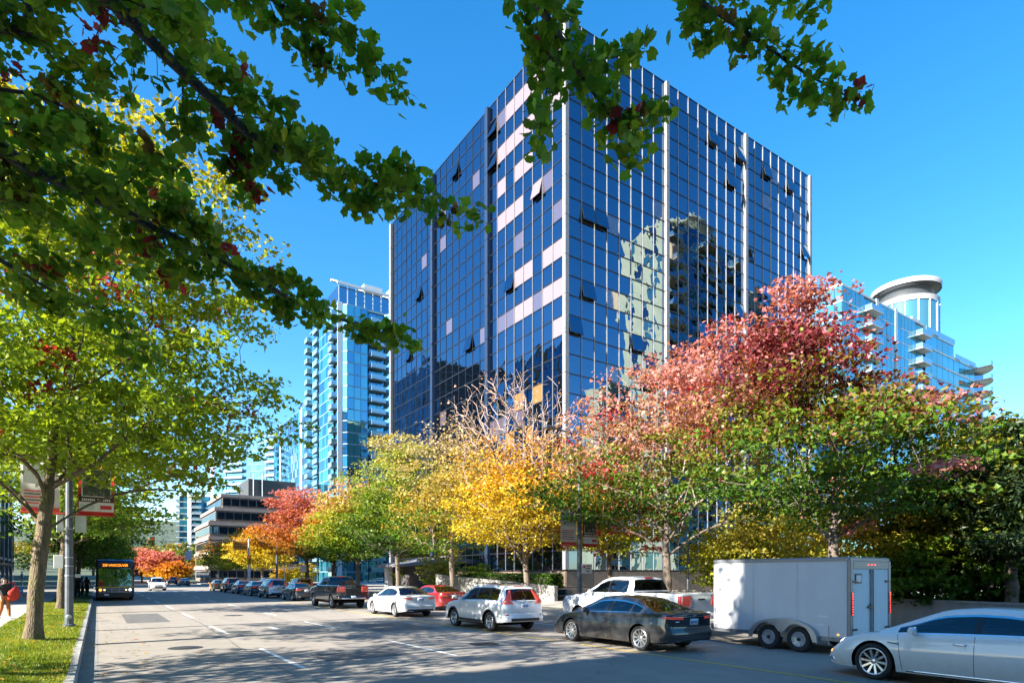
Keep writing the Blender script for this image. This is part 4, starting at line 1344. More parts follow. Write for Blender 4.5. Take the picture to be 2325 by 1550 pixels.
# far pink tree and its orange neighbour
for px, dd, h, r, sd, lab, stops in ((322, 152, 8.6, 5.2, 51, 'round salmon-pink tree far down the street', [(0, ORANGE), (.4, (.50, .16, .12)), (1, (.55, .20, .18))]),
                                     (366, 146, 7.8, 4.6, 52, 'rose-pink tree beside the round salmon one', [(0, GOLD), (.35, (.48, .17, .10)), (1, (.42, .13, .13))]),
                                     (398, 140, 5, 3.0, 53, 'small orange tree below the pink ones', [(0, GOLD), (1, ORANGE)])):
    p = at_depth(px, HY, dd)
    zb = 0
    make_tree('street_tree', lab, (p.x, p.y, zb), [((0, 0, h * .62), (r, r, h * .42), 1)], [(0, 0, 0), (.05, 0, 1.4), (.0, .1, h * .7)], 160, 40, .5, 'simple', grad(stops, .3), sd, .22, crad=1.6, lo_z=1.6)
for k, (px, dd, sd) in enumerate(((262, 150, 61), (240, 120, 62), (285, 230, 63), (225, 105, 64))):
    p = at_depth(px, HY, dd)
    make_tree('street_tree', ['green tree beyond the bus by the side street', 'green tree behind the bus roof', 'olive tree at the foot of the wooded hill', 'dark green tree over the bus stop'][k], (p.x, p.y, 0.1),
              [((0, 0, 6.2), (5.0, 5.0, 3.4), 1)], [(0, 0, 0), (.05, 0, 1.4), (.0, .1, 6)], 180, 34, .4, 'simple', grad([(0, GREEN), (.6, GREEN_Y), (1, (.25, .2, .03))], .3), sd, .2, crad=1.3, lo_z=2.2, group='green trees beyond the bus')
# planting between the far pavement and the towers
def shrub(name, label, p, r, h, stops, sd, n=120, per=34, leaf=.12, group=None, kind='simple'):
    return make_tree(name, label, p, [((0, 0, h * .55), (r, r, h * .48), 1)], [(0, 0, 0), (.03, .02, h * .2), (.0, .05, h * .5)], n, per, leaf, kind, grad(stops, .3), sd, .05, crad=.42, lo_z=.25, group=group, cat='shrub', tip_r=.004)
p = on_x(1660, HY, 27)
make_tree('small_tree', 'bright lime small tree rising behind the front of the trailer', (p.x, p.y, .5), [((0, 0, 2.4), (2.6, 2.6, 1.7), 1)], [(0, 0, 0), (.05, 0, .8), (.0, .1, 2)], 190, 38, .15, 'simple',
          grad([(0, GREEN_Y), (.5, (.30, .32, .02)), (1, (.40, .34, .03))], .3), 71, .08, crad=.55, lo_z=.6)
for i, (px, X, r, h, sd, lab, st) in enumerate(((1740, 26, 2.8, 4.5, 72, 'yellow-green bush behind the middle of the trailer', [(0, GREEN_D), (.5, (.20, .20, .03)), (1, (.36, .28, .03))]),
                                   (1990, 25.5, 2.6, 4.8, 73, 'yellowing bush behind the rear doors of the trailer', [(0, GREEN_L), (.5, (.32, .28, .03)), (1, (.46, .36, .04))]),
                                   (2075, 24.6, 1.7, 3.2, 74, 'dark green bush spilling over the end of the planter wall', [(0, GREEN_D), (.6, GREEN), (1, GREEN_Y)]),
                                   (2130, 27.5, 2.6, 5.0, 75, 'olive bush behind the planter wall by the lattice screen', [(0, GREEN), (.5, GREEN_L), (1, (.34, .28, .04))]),
                                   (2290, 27, 1.9, 2.6, 76, 'low dark evergreen bush on the planter behind the white car', [(0, GREEN_D), (1, GREEN)]),
                                   (1085, 29, 1.9, 2.8, 77, 'round green bush above the sloping concrete wall', [(0, GREEN), (1, GREEN_Y)]),
                                   (1000, 31, 2.6, 4.4, 78, 'pale yellow bush above the sloping concrete wall', [(0, GREEN_Y), (.5, (.36, .33, .05)), (1, (.45, .38, .10))]),
                                   (930, 33, 2.4, 3.8, 79, 'yellow-green bush beside the entrance canopy', [(0, GREEN), (1, (.36, .33, .05))]),
                                   (690, 27, 2.4, 3.6, 80, 'bright yellow bush behind the traffic queue', [(0, GREEN_Y), (1, YELLOW)]),
                                   (640, 26, 2.0, 3.0, 81, 'gold bush near the street corner', [(0, GREEN_Y), (1, GOLD)]))):
    q = on_x(px, HY, X)
    shrub('bush', lab, (q.x, q.y, .3), r, h, st, sd, 150, 34, .17 if X < 30 else .2)
make_tree('maple_tree', 'orange-flecked green maple behind the lamp post with red banner arms', rb(1385, 25.5),
          [((0, 0, 5.2), (4.4, 4.6, 2.4), 3), ((.2, .2, 7.4), (3.4, 3.4, 1.8), 1.4)], [(0, 0, 0), (.05, 0, 1.4), (.0, .1, 2.6), (.1, .1, 7.0)],
          380, 40, 0.2, 'star', spots(grad([(0, GREEN_Y), (.35, (.34, .22, .03)), (.7, PEACH), (1, (.5, .22, .16))], .3), RED, .12), 39, .16, crad=.8, group=GR, lo_z=2.9)
# a second rank of trees behind the trailer
for px, X, h, r, sd, lab, st in ((2245, 26.5, 7.4, 2.6, 91, 'yellowing tall tree behind the planter wall', [(0, GREEN_D), (.4, GREEN_L), (.8, (.28, .26, .03)), (1, (.42, .35, .06))]),
                                 (2110, 29, 6.6, 3.4, 92, 'green and gold tree behind the lattice screen', [(0, GREEN_D), (.4, GREEN_L), (1, (.38, .28, .05))]),
                                 (1800, 34, 7.5, 4.0, 93, 'yellow-green tree far behind the trailer', [(0, GREEN_Y), (1, (.42, .33, .05))]),
                                 (1620, 60, 7.0, 4.2, 94, 'olive tree far off through the gap beside the office tower', [(0, GREEN), (1, (.30, .27, .08))])):
    q = on_x(px, HY, X)
    make_tree('garden_tree', lab, (q.x, q.y, .3), [((0, 0, h * .6), (r, r, h * .4), 1)], [(0, 0, 0), (.05, 0, h * .25), (.0, .1, h * .85)], 300, 36, .2, 'simple', grad(st, .3), sd, .17, crad=.8, lo_z=h * .2, twigs=BARK_GREY)
def pine(label, base, h, r, sd):
    rs = np.random.RandomState(sd)
    t = thing('pine_tree', label, 'tree', base)
    S = Skel()
    S.path([np.array([rs.normal(0, .03), rs.normal(0, .03), z]) for z in np.arange(0, h, .4)], -1)
    nb = len(S.P)
    C = []
    for k in range(70):
        i = rs.randint(int(nb * .28), nb - 1)
        z = S.P[i][2]
        L = r * (1.05 - (z / h) ** 1.6) * rs.uniform(.55, 1.1)
        a = rs.rand() * 6.283
        q = i
        for s in range(1, 7):
            f = s / 6
            q = S.node(S.P[i] + np.array([math.cos(a) * L * f, math.sin(a) * L * f, .25 * L * f * f - .05 * L * f]), q)
            for _ in range(26):
                C.append(S.P[q] + rs.normal(0, 1, 3) * np.array([.26, .26, .12]) * (.5 + f))
    R = S.radii(.008, 2.3, .2)
    link('trunk', wood_mesh('trunk', S.P, S.par, R, BARK_GREY), t)
    C = np.array(C)
    col = lerp_cols(rs.rand(len(C)), [(0, (.022, .045, .022)), (1, (.06, .10, .035))])
    link('crown', leaves_mesh('crown', C, .26 * rs.uniform(.7, 1.3, len(C)), col, 'needle', rs, LEAFM, .6, .9), t)
for px, X, h, sd, lab in ((2298, 25.6, 6.6, 95, 'dark pine with open crown standing on the planter'), (2325, 29, 7.0, 97, 'dark pine at the end of the planter wall')):
    q = on_x(px, HY, X)
    pine(lab, (q.x, q.y, .8), h, 3.0, sd)
# fallen leaves and grass
def fallen():
    rs = np.random.RandomState(3)
    n = 1100
    C = np.zeros((n, 3))
    side_ = rs.rand(n)
    C[:, 0] = np.where(side_ < .68, rs.uniform(-2.6, -.5, n), np.where(side_ < .86, rs.uniform(-.3, 1.2, n) ** 1, rs.uniform(1, 18.5, n)))
    C[:, 1] = rs.uniform(9, 60, n)
    C[:, 2] = [(lawn_z(x, y) + .05 if x < -.5 else .012) for x, y in C[:, :2]]
    col = lerp_cols(rs.rand(n), [(0, (.30, .16, .03)), (.5, (.42, .30, .05)), (1, (.30, .06, .03))])
    o = link('fallen_leaves', leaves_mesh('fallen_leaves', C, .10 * rs.uniform(.6, 1.2, n), col, 'star', rs, LEAFM, 3, .4))
    tag(o, 'scattered dry leaves on the verge and the road', 'leaves', None, 'stuff')
    n = 90000
    x = rs.uniform(-2.7, -.48, n)
    y = 11 + 40 * rs.rand(n) ** 1.5
    h = .055 * rs.uniform(.5, 1.5, n) * (1 + .4 * np.sin(x * 3 + y))
    z = .15 + .09 * np.clip((-.5 - x), 0, 1) + .015 * np.sin(y * .7) * np.sin(x * 2.1)
    a = rs.rand(n) * 6.283
    wd = .006 + .00035 * y
    V = np.zeros((n, 3, 3))
    V[:, 0] = np.stack([x - np.cos(a) * wd, y - np.sin(a) * wd, z - .01], 1)
    V[:, 1] = np.stack([x + np.cos(a) * wd, y + np.sin(a) * wd, z - .01], 1)
    V[:, 2] = np.stack([x + rs.normal(0, .025, n), y + rs.normal(0, .025, n), z + h], 1)
    patch = .5 + .5 * np.sin(x * 2.3 + 1.7 * np.sin(y * .9)) * np.sin(y * 1.3)
    col = lerp_cols(rs.rand(n) * .5 + patch * .5, [(0, (.06, .10, .012)), (.5, (.15, .21, .018)), (1, (.33, .31, .06))])
    o = link('grass', np_mesh('grass', V.reshape(-1, 3), np.arange(3 * n).reshape(-1, 3), LEAFM, False, np.repeat(col, 3, axis=0)))
    tag(o, 'short mown grass on the verge beside the kerb', 'grass', None, 'stuff')
fallen()

def treeline():
    """the woods climbing away beyond the crossing, one mass"""
    rs = np.random.RandomState(19)
    C, col, sz = [], [], []
    pal = [(0.05, .09, .02), (.10, .13, .025), (.20, .16, .03), (.30, .14, .04), (.04, .07, .02)]
    for _ in range(420):
        y = rs.uniform(240, 620)
        x = rs.uniform(-150, 170)
        if -2 < x < 22 and y < 560: continue
        z = np.interp(y, [170, 320, 620], [0, 4.4, 21.9])
        h, r = rs.uniform(6, 13), rs.uniform(3, 5.5)
        n = 90
        v = rs.normal(0, 1, (n, 3))
        v /= np.linalg.norm(v, axis=1)[:, None]
        v *= (rs.rand(n) ** .4)[:, None]
        C.append(np.array([x, y, z + h * .55]) + v * np.array([r, r, h * .5]))
        col.append(np.tile(pal[rs.randint(5)], (n, 1)) * rs.uniform(.6, 1.3, (n, 1)))
        sz.append(rs.uniform(.9, 1.8, n))
    o = link('treeline', leaves_mesh('treeline', np.vstack(C), np.concatenate(sz), np.vstack(col), 'star', rs, LEAFM, .8, .8))
    tag(o, 'mixed autumn woods climbing the slope beyond the crossing', 'woods', None, 'stuff')
treeline()
# ------------------------------------------------------------------ vehicles
def smooth_interp(x, pts, k=0.10):
    """interpolate control points, rounded over a distance k"""
    xs = np.array([p[0] for p in pts])
    zs = np.array([p[1] for p in pts])
    o = np.argsort(xs)
    xs, zs = xs[o], zs[o]
    acc = 0
    w = 0
    for d, g in ((-1, .5), (-.66, .8), (-.33, 1), (0, 1.1), (.33, 1), (.66, .8), (1, .5)):
        acc = acc + g * np.interp(np.asarray(x) + d * k, xs, zs)
        w += g
    return acc / w
def grid_faces(nu, nv, off=0):
    i, j = np.meshgrid(np.arange(nu - 1), np.arange(nv - 1), indexing='ij')
    a = i * nv + j + off
    return np.stack([a, a + nv, a + nv + 1, a + 1], axis=-1).reshape(-1, 4)
def sharp(me, deg=32):
    me.set_sharp_from_angle(angle=math.radians(deg))
TAILR = emissive('tail_light', (1.0, 0.02, 0.015), 0.12, (0.34, 0.012, 0.012))
def lens_mat():
    t = NT('tail_light')
    c = t.coord('Object')
    w = t.n('ShaderNodeTexWave', Scale=9.0, Distortion=1.5, bands_direction='Z')
    t.l(c, w.inputs['Vector'])
    col = t.ramp(w.outputs['Fac'], [(.25, (.10, .004, .004)), (.6, (.42, .015, .012)), (.92, (.55, .10, .07))])
    t.set(Base_Color=col, Roughness=.12, Coat_Weight=1.0, Emission_Color=col)
    t.b.inputs['Emission Strength'].default_value = .16
    return t.m
TAILR = lens_mat()
TAILOFF = plain('tail_lens', (0.28, 0.012, 0.012), 0.12, 0, 0.1, coat=1.0)
HEADL = emissive('head_light', (1.0, 0.97, 0.9), 0.6, (0.6, 0.62, 0.65))
HEADOFF = plain('head_lens', (0.55, 0.57, 0.6), 0.08, 0.3, 0.05, coat=1.0)
AMBER = emissive('amber_light', (1.0, 0.42, 0.05), 0.5, (0.5, 0.2, 0.02))
PLATE = plain('number_plate', (0.62, 0.66, 0.72), 0.5, 0, 0.04)
PLATEINK = plain('plate_ink', (0.03, 0.05, 0.25), 0.6)
SEAM = plain('panel_gap', (0.01, 0.01, 0.01), 0.9, spec=0.05)
CABIN = plain('cabin_trim', (0.028, 0.027, 0.026), 0.8)
def wheel_meshes(r, w, rimr, spokes, style='alloy', rimmat=None):
    key = (r, w, rimr, spokes, style)
    if key in wheel_meshes.cache: return wheel_meshes.cache[key]
    ty = MB()
    h = w / 2
    prof = [(rimr - .005, -h * .8), (rimr + .02, -h * .96), (r - .05, -h), (r - .018, -h * .9), (r - .003, -h * .62), (r, -h * .3), (r, h * .3), (r - .003, h * .62), (r - .018, h * .9), (r - .05, h), (rimr + .02, h * .96), (rimr - .005, h * .8)]
    ty.lathe(prof, 36, 'y')
    tm = ty.mesh('wheel', RUBBER)
    rm = MB()
    # outer face is +y
    rm.lathe([(rimr, -h * .7), (rimr, h * .78), (rimr - .012, h * .88), (rimr - .03, h * .84), (rimr - .04, h * .5), (rimr - .05, -h * .5)], 36, 'y')
    rm.lathe([(.001, h * .62), (.03, h * .62), (.055, h * .55), (.075, h * .35), (.075, 0)], 16, 'y')
    for k in range(spokes):
        a = 2 * math.pi * k / spokes
        ri, ro = .05, rimr - .02
        wi, wo = (.026, .036) if spokes <= 6 else (.016, .022)
        if style == 'steel': wi, wo = .045, .05
        ca, sa = math.cos(a), math.sin(a)
        twist = 0.10 if style == 'alloy' else 0
        cb, sb = math.cos(a + twist), math.sin(a + twist)
        def pt(rad, t, y, c=ca, s=sa): return (rad * c - t * s, y, rad * s + t * c)
        yo, yi = h * .80, h * .52
        V = [pt(ri, -wi, h * .60), pt(ri, wi, h * .60), pt(ro, wo, yo, cb, sb), pt(ro, -wo, yo, cb, sb), pt(ri, -wi * 1.3, yi - .05), pt(ri, wi * 1.3, yi - .05), pt(ro, wo * 1.2, yi - .02, cb, sb), pt(ro, -wo * 1.2, yi - .02, cb, sb)]
        rm.add(V, [(0, 1, 2, 3), (0, 3, 7, 4), (1, 5, 6, 2)])
    rmesh = rm.mesh('rim', rimmat or ALLOY)
    fix_normals(rmesh)
    bk = MB().lathe([(.001, -h * .1), (rimr - .03, -h * .1)], 24, 'y').lathe([(.001, h * .12), (rimr * .62, h * .12), (rimr * .62, -h * .1)], 24, 'y')
    bmesh_ = bk.mesh('brake_disc', plain('brake_dark', (.05, .05, .05), .5, .5))
    wheel_meshes.cache[key] = (tm, rmesh, bmesh_)
    return wheel_meshes.cache[key]
wheel_meshes.cache = {}

def car(spec, label, loc, rz, pmat, name='car', cat='car', group=None, lights_on=False):
    """lofted body: x forward, y left, z up, origin on the ground under the middle"""
    S = spec
    L, W = S['L'], S['W']
    xr, xf = -L / 2, L / 2
    root = thing(name, label, cat, loc, rz, group)
    R = S['tyre']
    Ra = R + S.get('arch', .055)
    axf, axr = S['axf'], S['axr']
    # ---- stations along the car
    st = list(np.linspace(xr, xf, 46))
    for xa in (axf, axr):
        st = [x for x in st if abs(x - xa) > Ra + .03]
        st += [xa + Ra * math.cos(t) for t in np.linspace(0, math.pi, 15)] + [xa - Ra - .004, xa + Ra + .004]
    rc = S.get('rc', .34)
    for e, s in ((xr, 1), (xf, -1)):
        st = [x for x in st if (x - e) * s > rc + .02]
        st += [e + s * rc * (1 - math.cos(t)) for t in np.linspace(0, math.pi / 2, 8)]
    xs = np.array(sorted(st))
    zb = smooth_interp(xs, S['belt'], S.get('bk', .10))
    hw = np.full(len(xs), W / 2)
    hw *= smooth_interp(xs, S.get('plan', [(xr, .97), (xr * .6, 1.0), (xf * .5, 1.0), (xf, .94)]), .2)
    ins = S.get('inset', .20)
    for i, x in enumerate(xs):
        for e, s in ((xr, 1), (xf, -1)):
            d = (x - e) * s
            if d < rc:
                c = 1 - d / rc
                hw[i] -= ins * (1 - math.sqrt(max(0, 1 - c * c)))
    zs = smooth_interp(xs, S['sill'], .08)
    for xa in (axf, axr):
        m = np.abs(xs - xa) <= Ra + 1e-6
        zs[m] = np.maximum(zs[m], R + np.sqrt(np.maximum(0, Ra ** 2 - (xs[m] - xa) ** 2)))
    ts = np.array([0, .03, .12, .25, .38, .5, .6, .68, .75, .83, .91, 1.0])
    nT = len(ts)
    prof_z = np.array([p[0] for p in S['side']])          # fraction of belt height -> width factor
    prof_w = np.array([p[1] for p in S['side']])
    deck_c = S.get('crown', .035)
    nd = 7
    rows = nT + nd
    V = np.zeros((len(xs), rows, 3))
    def endshift(x, z, zbelt):
        """bumpers stand out, deck and nose lean back"""
        q = 0.0
        zr = z / max(zbelt, .1)
        if x < xr + rc * 1.6:
            k = max(0, 1 - (x - xr) / (rc * 1.6))
            q += k * np.interp(zr, [p[0] for p in S['tail']], [p[1] for p in S['tail']])
        if x > xf - rc * 1.6:
            k = max(0, 1 - (xf - x) / (rc * 1.6))
            q -= k * np.interp(zr, [p[0] for p in S['nose']], [p[1] for p in S['nose']])
        return q
    for i, x in enumerate(xs):
        for j, t in enumerate(ts):
            z = zs[i] + (zb[i] - zs[i]) * t
            w = hw[i] * np.interp(z / zb[i], prof_z, prof_w)
            V[i, j] = (x + endshift(x, z, zb[i]), w, z)
        w0 = V[i, nT - 1, 1]
        for j in range(nd):
            t = (j + 1) / nd
            rr = S.get('shoulder', .05)
            if j == 0: y, z = w0 - rr * .35, zb[i] + rr * .45
            elif j == 1: y, z = w0 - rr * 1.2, zb[i] + rr * .72
            else:
                tt = (j - 1) / (nd - 2)
                y = (w0 - rr * 1.2) * (1 - tt)
                z = zb[i] + rr * .72 + deck_c * (1 - (1 - tt) ** 2)
            V[i, nT + j] = (x + endshift(x, zb[i], zb[i]), y, z)
    n = len(xs)
    Vl = V.reshape(-1, 3)
    Vr = Vl * np.array([1, -1, 1])
    Fl = grid_faces(n, rows)
    gx0, gx1 = S['gx']
    # deck under the cabin belongs to the interior
    ii, jj = np.divmod(Fl[:, 0], rows)
    bed = S.get('bed')
    incab = (xs[np.minimum(ii + 1, n - 1)] > gx0 + .05) & (xs[ii] < gx1 - .05) & (jj >= nT + 1)
    if bed: incab |= (xs[ii] > bed[0]) & (xs[ii] < bed[1]) & (jj >= nT + 1)
    body = np.vstack([Fl[~incab][:, ::-1], (Fl[~incab] + len(Vl))])
    # end caps: bridge left to right with a slight bow
    caps_V, caps_F = [], []
    off = 2 * len(Vl)
    nc = 9
    for i, s in ((0, -1), (n - 1, 1)):
        u = np.linspace(-1, 1, nc)
        G = np.zeros((rows, nc, 3))
        for j in range(rows):
            p = V[i, j]
            G[j, :, 0] = p[0] + s * S.get('bow', .05) * (1 - u ** 2)
            G[j, :, 1] = p[1] * u
            G[j, :, 2] = p[2]
        f = grid_faces(rows, nc, off)
        caps_V.append(G.reshape(-1, 3))
        caps_F.append(f[:, ::-1] if s > 0 else f)
        off += rows * nc
    AV = np.vstack([Vl, Vr] + caps_V)
    AF = np.vstack([body] + caps_F)
    me = np_mesh('body', AV, AF, pmat, True)
    bm = bmesh.new()
    bm.from_mesh(me)
    bmesh.ops.remove_doubles(bm, verts=bm.verts, dist=.0015)
    bmesh.ops.recalc_face_normals(bm, faces=bm.faces)
    bm.to_mesh(me)
    bm.free()
    me.polygons.foreach_set('use_smooth', np.ones(len(me.polygons), bool))
    sharp(me, 38)
    link('body', me, root)
    if incab.any():
        it = np.vstack([Fl[incab][:, ::-1], Fl[incab] + len(Vl)])
        iv = AV.copy()
        iv[:, 2] -= .05
        link('interior', np_mesh('interior', iv, it, CABIN, True), root)
    # ---- greenhouse
    gs = list(np.linspace(gx0, gx1, 44))
    for q in S['pillars']: gs += [q[0], q[1]]
    gs += list(S['ws']) + list(S['rw'])
    gs = np.array(sorted(set(np.round(gs, 4))))
    gz = smooth_interp(gs, S['roof'], S.get('rk', .12))
    gb = smooth_interp(gs, S['belt'], .1) + .02
    gb = np.minimum(gb, gz - .004)
    gw = np.interp(gs, xs, V[:, nT - 1, 1]) - S.get('tuck', .035)
    Hr = max(p[1] for p in S['roof'])
    sw = np.clip((gz - gb) / (Hr - np.median(gb)), 0, 1)
    rwid = gw + (S['rw_half'] - gw) * sw ** .9
    side_t = np.array([0, .06, .3, .55, .80, .90])
    ng = len(side_t) + 7
    GV = np.zeros((len(gs), ng, 3))
    for i, x in enumerate(gs):
        hh = gz[i] - gb[i]
        rr = min(.10, hh * .35)
        zt = gz[i] - rr - .02 * min(1, hh * 3)
        for j, t in enumerate(side_t):
            z = gb[i] + (zt - gb[i]) * t / .90 * 1.0
            y = gw[i] + (rwid[i] - gw[i]) * (t / .90) ** 1.15
            GV[i, j] = (x, y, z)
        for j in range(7):
            if j < 3:
                a = (j + 1) / 3 * math.pi / 2
                y = rwid[i] - rr * 1.1 * (1 - math.cos(a))
                z = zt + rr * math.sin(a)
            else:
                tt = (j - 2) / 4
                y = (rwid[i] - rr * 1.1) * (1 - tt)
                z = zt + rr + .02 * min(1, hh * 3) * (1 - (1 - tt) ** 2)
            GV[i, len(side_t) + j] = (x, y, z)
    ns_ = len(side_t)
    GF = grid_faces(len(gs), ng)
    gi, gj = np.divmod(GF[:, 0], ng)
    xm = (gs[gi] + gs[np.minimum(gi + 1, len(gs) - 1)]) / 2
    gl = GV.reshape(-1, 3)
    gr = gl * np.array([1, -1, 1])
    wsm = (xm > S['ws'][0]) & (xm < S['ws'][1]) & (gj >= ns_ + 1)
    rwm = (xm > S['rw'][0]) & (xm < S['rw'][1]) & (gj >= ns_ + 1)
    sidem = (gj >= 1) & (gj <= 3)
    winm = []
    ends_ = sorted([S['sidewin'][0]] + [v for q in S['pillars'] for v in q] + [S['sidewin'][1]])
    for a, b_ in zip(ends_[0::2], ends_[1::2]):
        winm.append(sidem & (xm > a) & (xm < b_))
    anyw = wsm | rwm
    for q in winm: anyw |= q
    pill = np.zeros(len(GF), bool)
    for q in S['pillars']: pill |= sidem & (xm > q[0]) & (xm < q[1])
    trim = ((gj == 0) | (gj == 4)) & (xm > S['sidewin'][0]) & (xm < S['sidewin'][1])
    def gpart(nm, mask, mat, shrink=0.0, lr=True):
        fl = GF[mask]
        if lr == 'l': VV, FF = gl, fl[:, ::-1]
        elif lr == 'r': VV, FF = gr, fl
        else: VV, FF = np.vstack([gl, gr]), np.vstack([fl[:, ::-1], fl + len(gl)])
        me_ = np_mesh(nm, VV, FF, mat, True)
        b2 = bmesh.new()
        b2.from_mesh(me_)
        bmesh.ops.delete(b2, geom=[v for v in b2.verts if not v.link_faces], context='VERTS')
        bmesh.ops.remove_doubles(b2, verts=b2.verts, dist=.001)
        bmesh.ops.recalc_face_normals(b2, faces=b2.faces)
        if shrink:
            b2.normal_update()
            c0 = Vector((0, 0, .8))
            sg = 1 if sum((v.co - c0).dot(v.normal) for v in b2.verts) > 0 else -1
            for v in b2.verts: v.co -= v.normal * shrink * sg
        b2.to_mesh(me_)
        b2.free()
        return link(nm, me_, root)
    gpart('roof', ~anyw & ~pill & ~trim, S.get('roofmat') or pmat)
    if pill.any(): gpart('pillar', pill, BLACK)
    gpart('window_trim', trim, S.get('trimmat', BLACK))
    GLS = car_glass()
    gpart('windscreen', wsm, GLS, .004)
    gpart('rear_window', rwm, GLS, .004)
    for q in winm:
        gpart('side_window', q, GLS, .004, 'l')
        gpart('side_window', q, GLS, .004, 'r')
    # seats
    zbelt = float(np.median(gb))
    for xx in S['seats']:
        for yy in (-.38, .38):
            m = MB().cbox(xx - .09, xx + .07, yy - .23, yy + .23, zbelt - .35, zbelt + .12, .05).cbox(xx - .06, xx + .05, yy - .13, yy + .13, zbelt + .14, zbelt + .33, .04)
            m.build('seat', CABIN, root)
    m = MB().cbox(gx1 - .75, gx1 - .2, -W * .40, W * .40, zbelt - .2, zbelt + .03, .05)
    m.build('dashboard', CABIN, root)
    # ---- underbody and wheel wells
    ub = MB().box(xr + .55, xf - .45, -W / 2 + .32, W / 2 - .32, S['clear'] + .03, min(.8, R * 2))
    ub.box(axr + Ra, axf - Ra, -W / 2 + .06, W / 2 - .06, S['clear'] + .02, .45)
    for xa in (axf, axr):
        for s in (-1, 1):
            ub.lathe([(Ra - .004, s * (W / 2 - .32)), (Ra - .004, s * (W / 2 - .05))], 18, 'y', (xa, 0, R), True, -.12, math.pi + .12)
            ub.lathe([(Ra - .004, s * (W / 2 - .31)), (.02, s * (W / 2 - .31))], 18, 'y', (xa, 0, R), True, -.12, math.pi + .12)
    ub.build('underbody', DARK, root)
    tm, rmesh, bk = wheel_meshes(R, S.get('tw', .225), S['rim'], S.get('spokes', 10), S.get('wstyle', 'alloy'), S.get('rimmat'))
    for xa in (axf, axr):
        for s in (1, -1):
            o = link('wheel', tm, root, (xa, s * (W / 2 - S.get('tw', .225) / 2 - S.get('track', .025)), R), (0, 0, 0 if s > 0 else math.pi))
            link('rim', rmesh, o)
            link('brake_disc', bk, o)
    # ---- fittings laid onto the skin
    BV = [tuple(p) for p in AV] + [tuple(p) for p in gl] + [tuple(p) for p in gr]
    BF = [tuple(f) for f in AF] + [tuple(f + len(AV)) for f in GF] + [tuple(f + len(AV) + len(gl)) for f in GF]
    bvh = BVHTree.FromPolygons(BV, BF)
    def patch(kind, corners, mat, nm, off_=.004, nu=8, nv=5, parent=None, side=1, depth=.03):
        """corners: four (a, b): rear/front -> (y, z), side -> (x, z), top -> (x, y), wrapr/wrapf -> (angle from the axle line, z)"""
        c = [np.array(q, float) for q in corners]
        G = [[None] * nv for _ in range(nu)]
        N = [[None] * nv for _ in range(nu)]
        for i in range(nu):
            for j in range(nv):
                u, v = i / (nu - 1), j / (nv - 1)
                a, b_ = (c[0] * (1 - u) + c[1] * u) * (1 - v) + (c[3] * (1 - u) + c[2] * u) * v
                if kind == 'rear': o_, d_ = Vector((xr - 1, a, b_)), Vector((1, 0, 0))
                elif kind == 'front': o_, d_ = Vector((xf + 1, a, b_)), Vector((-1, 0, 0))
                elif kind == 'side': o_, d_ = Vector((a, side * 3, b_)), Vector((0, -side, 0))
                elif kind == 'top': o_, d_ = Vector((a, b_, 4)), Vector((0, 0, -1))
                else:
                    cx_ = xr + .55 if kind == 'wrapr' else xf - .55
                    sx = -1 if kind == 'wrapr' else 1
                    th = math.radians(a)
                    dd = Vector((sx * math.cos(th), side * math.sin(th), 0))
                    o_, d_ = Vector((cx_, side * (W / 2 - .55), b_)) + dd * 2, -dd
                h, nrm, _, _ = bvh.ray_cast(o_, d_)
                if h is None: continue
                if nrm.dot(d_) > 0: nrm = -nrm
                G[i][j] = h + nrm * off_
                N[i][j] = nrm
        mb = MB()
        idx = {}
        for i in range(nu):
            for j in range(nv):
                if G[i][j] is not None:
                    idx[i, j] = len(mb.v)
                    mb.v.append(tuple(G[i][j]))
        for i in range(nu - 1):
            for j in range(nv - 1):
                q = [(i, j), (i + 1, j), (i + 1, j + 1), (i, j + 1)]
                if all(k in idx for k in q):
                    mb.f.append(tuple(idx[k] for k in q))
                    mb.s.append(True)
        # skirt so that the piece has thickness
        ring = [(i, 0) for i in range(nu)] + [(nu - 1, j) for j in range(1, nv)] + [(i, nv - 1) for i in range(nu - 2, -1, -1)] + [(0, j) for j in range(nv - 2, 0, -1)]
        if all(k in idx for k in ring):
            b0 = len(mb.v)
            for k in ring: mb.v.append(tuple(Vector(mb.v[idx[k]]) - N[k[0]][k[1]] * depth))
            for q in range(len(ring)):
                r2 = (q + 1) % len(ring)
                mb.f.append((idx[ring[q]], idx[ring[r2]], b0 + r2, b0 + q))
                mb.s.append(False)
        if not mb.f: return None
        o = mb.build(nm, mat, parent or root)
        b3 = bmesh.new()
        b3.from_mesh(o.data)
        bmesh.ops.recalc_face_normals(b3, faces=b3.faces)
        b3.to_mesh(o.data)
        b3.free()
        return o
    for x in S['seams']:
        for s in (1, -1):
            x_b, x_t = x if isinstance(x, tuple) else (x, x)
            zz0, zz1 = float(np.interp(x_b, xs, zs)) + .04, float(np.interp(x_t, xs, zb)) + .0
            patch('side', [(x_b - .004, zz0), (x_b + .004, zz0), (x_t + .004, zz1), (x_t - .004, zz1)], SEAM, 'door_seam', .0015, 2, 10, None, s, .004)
    for x, z in S['handles']:
        for s in (1, -1):
            patch('side', [(x - .10, z - .014), (x + .10, z - .010), (x + .10, z + .014), (x - .10, z + .012)], S.get('handlemat') or pmat, 'door_handle', .022, 6, 3, None, s, .03)
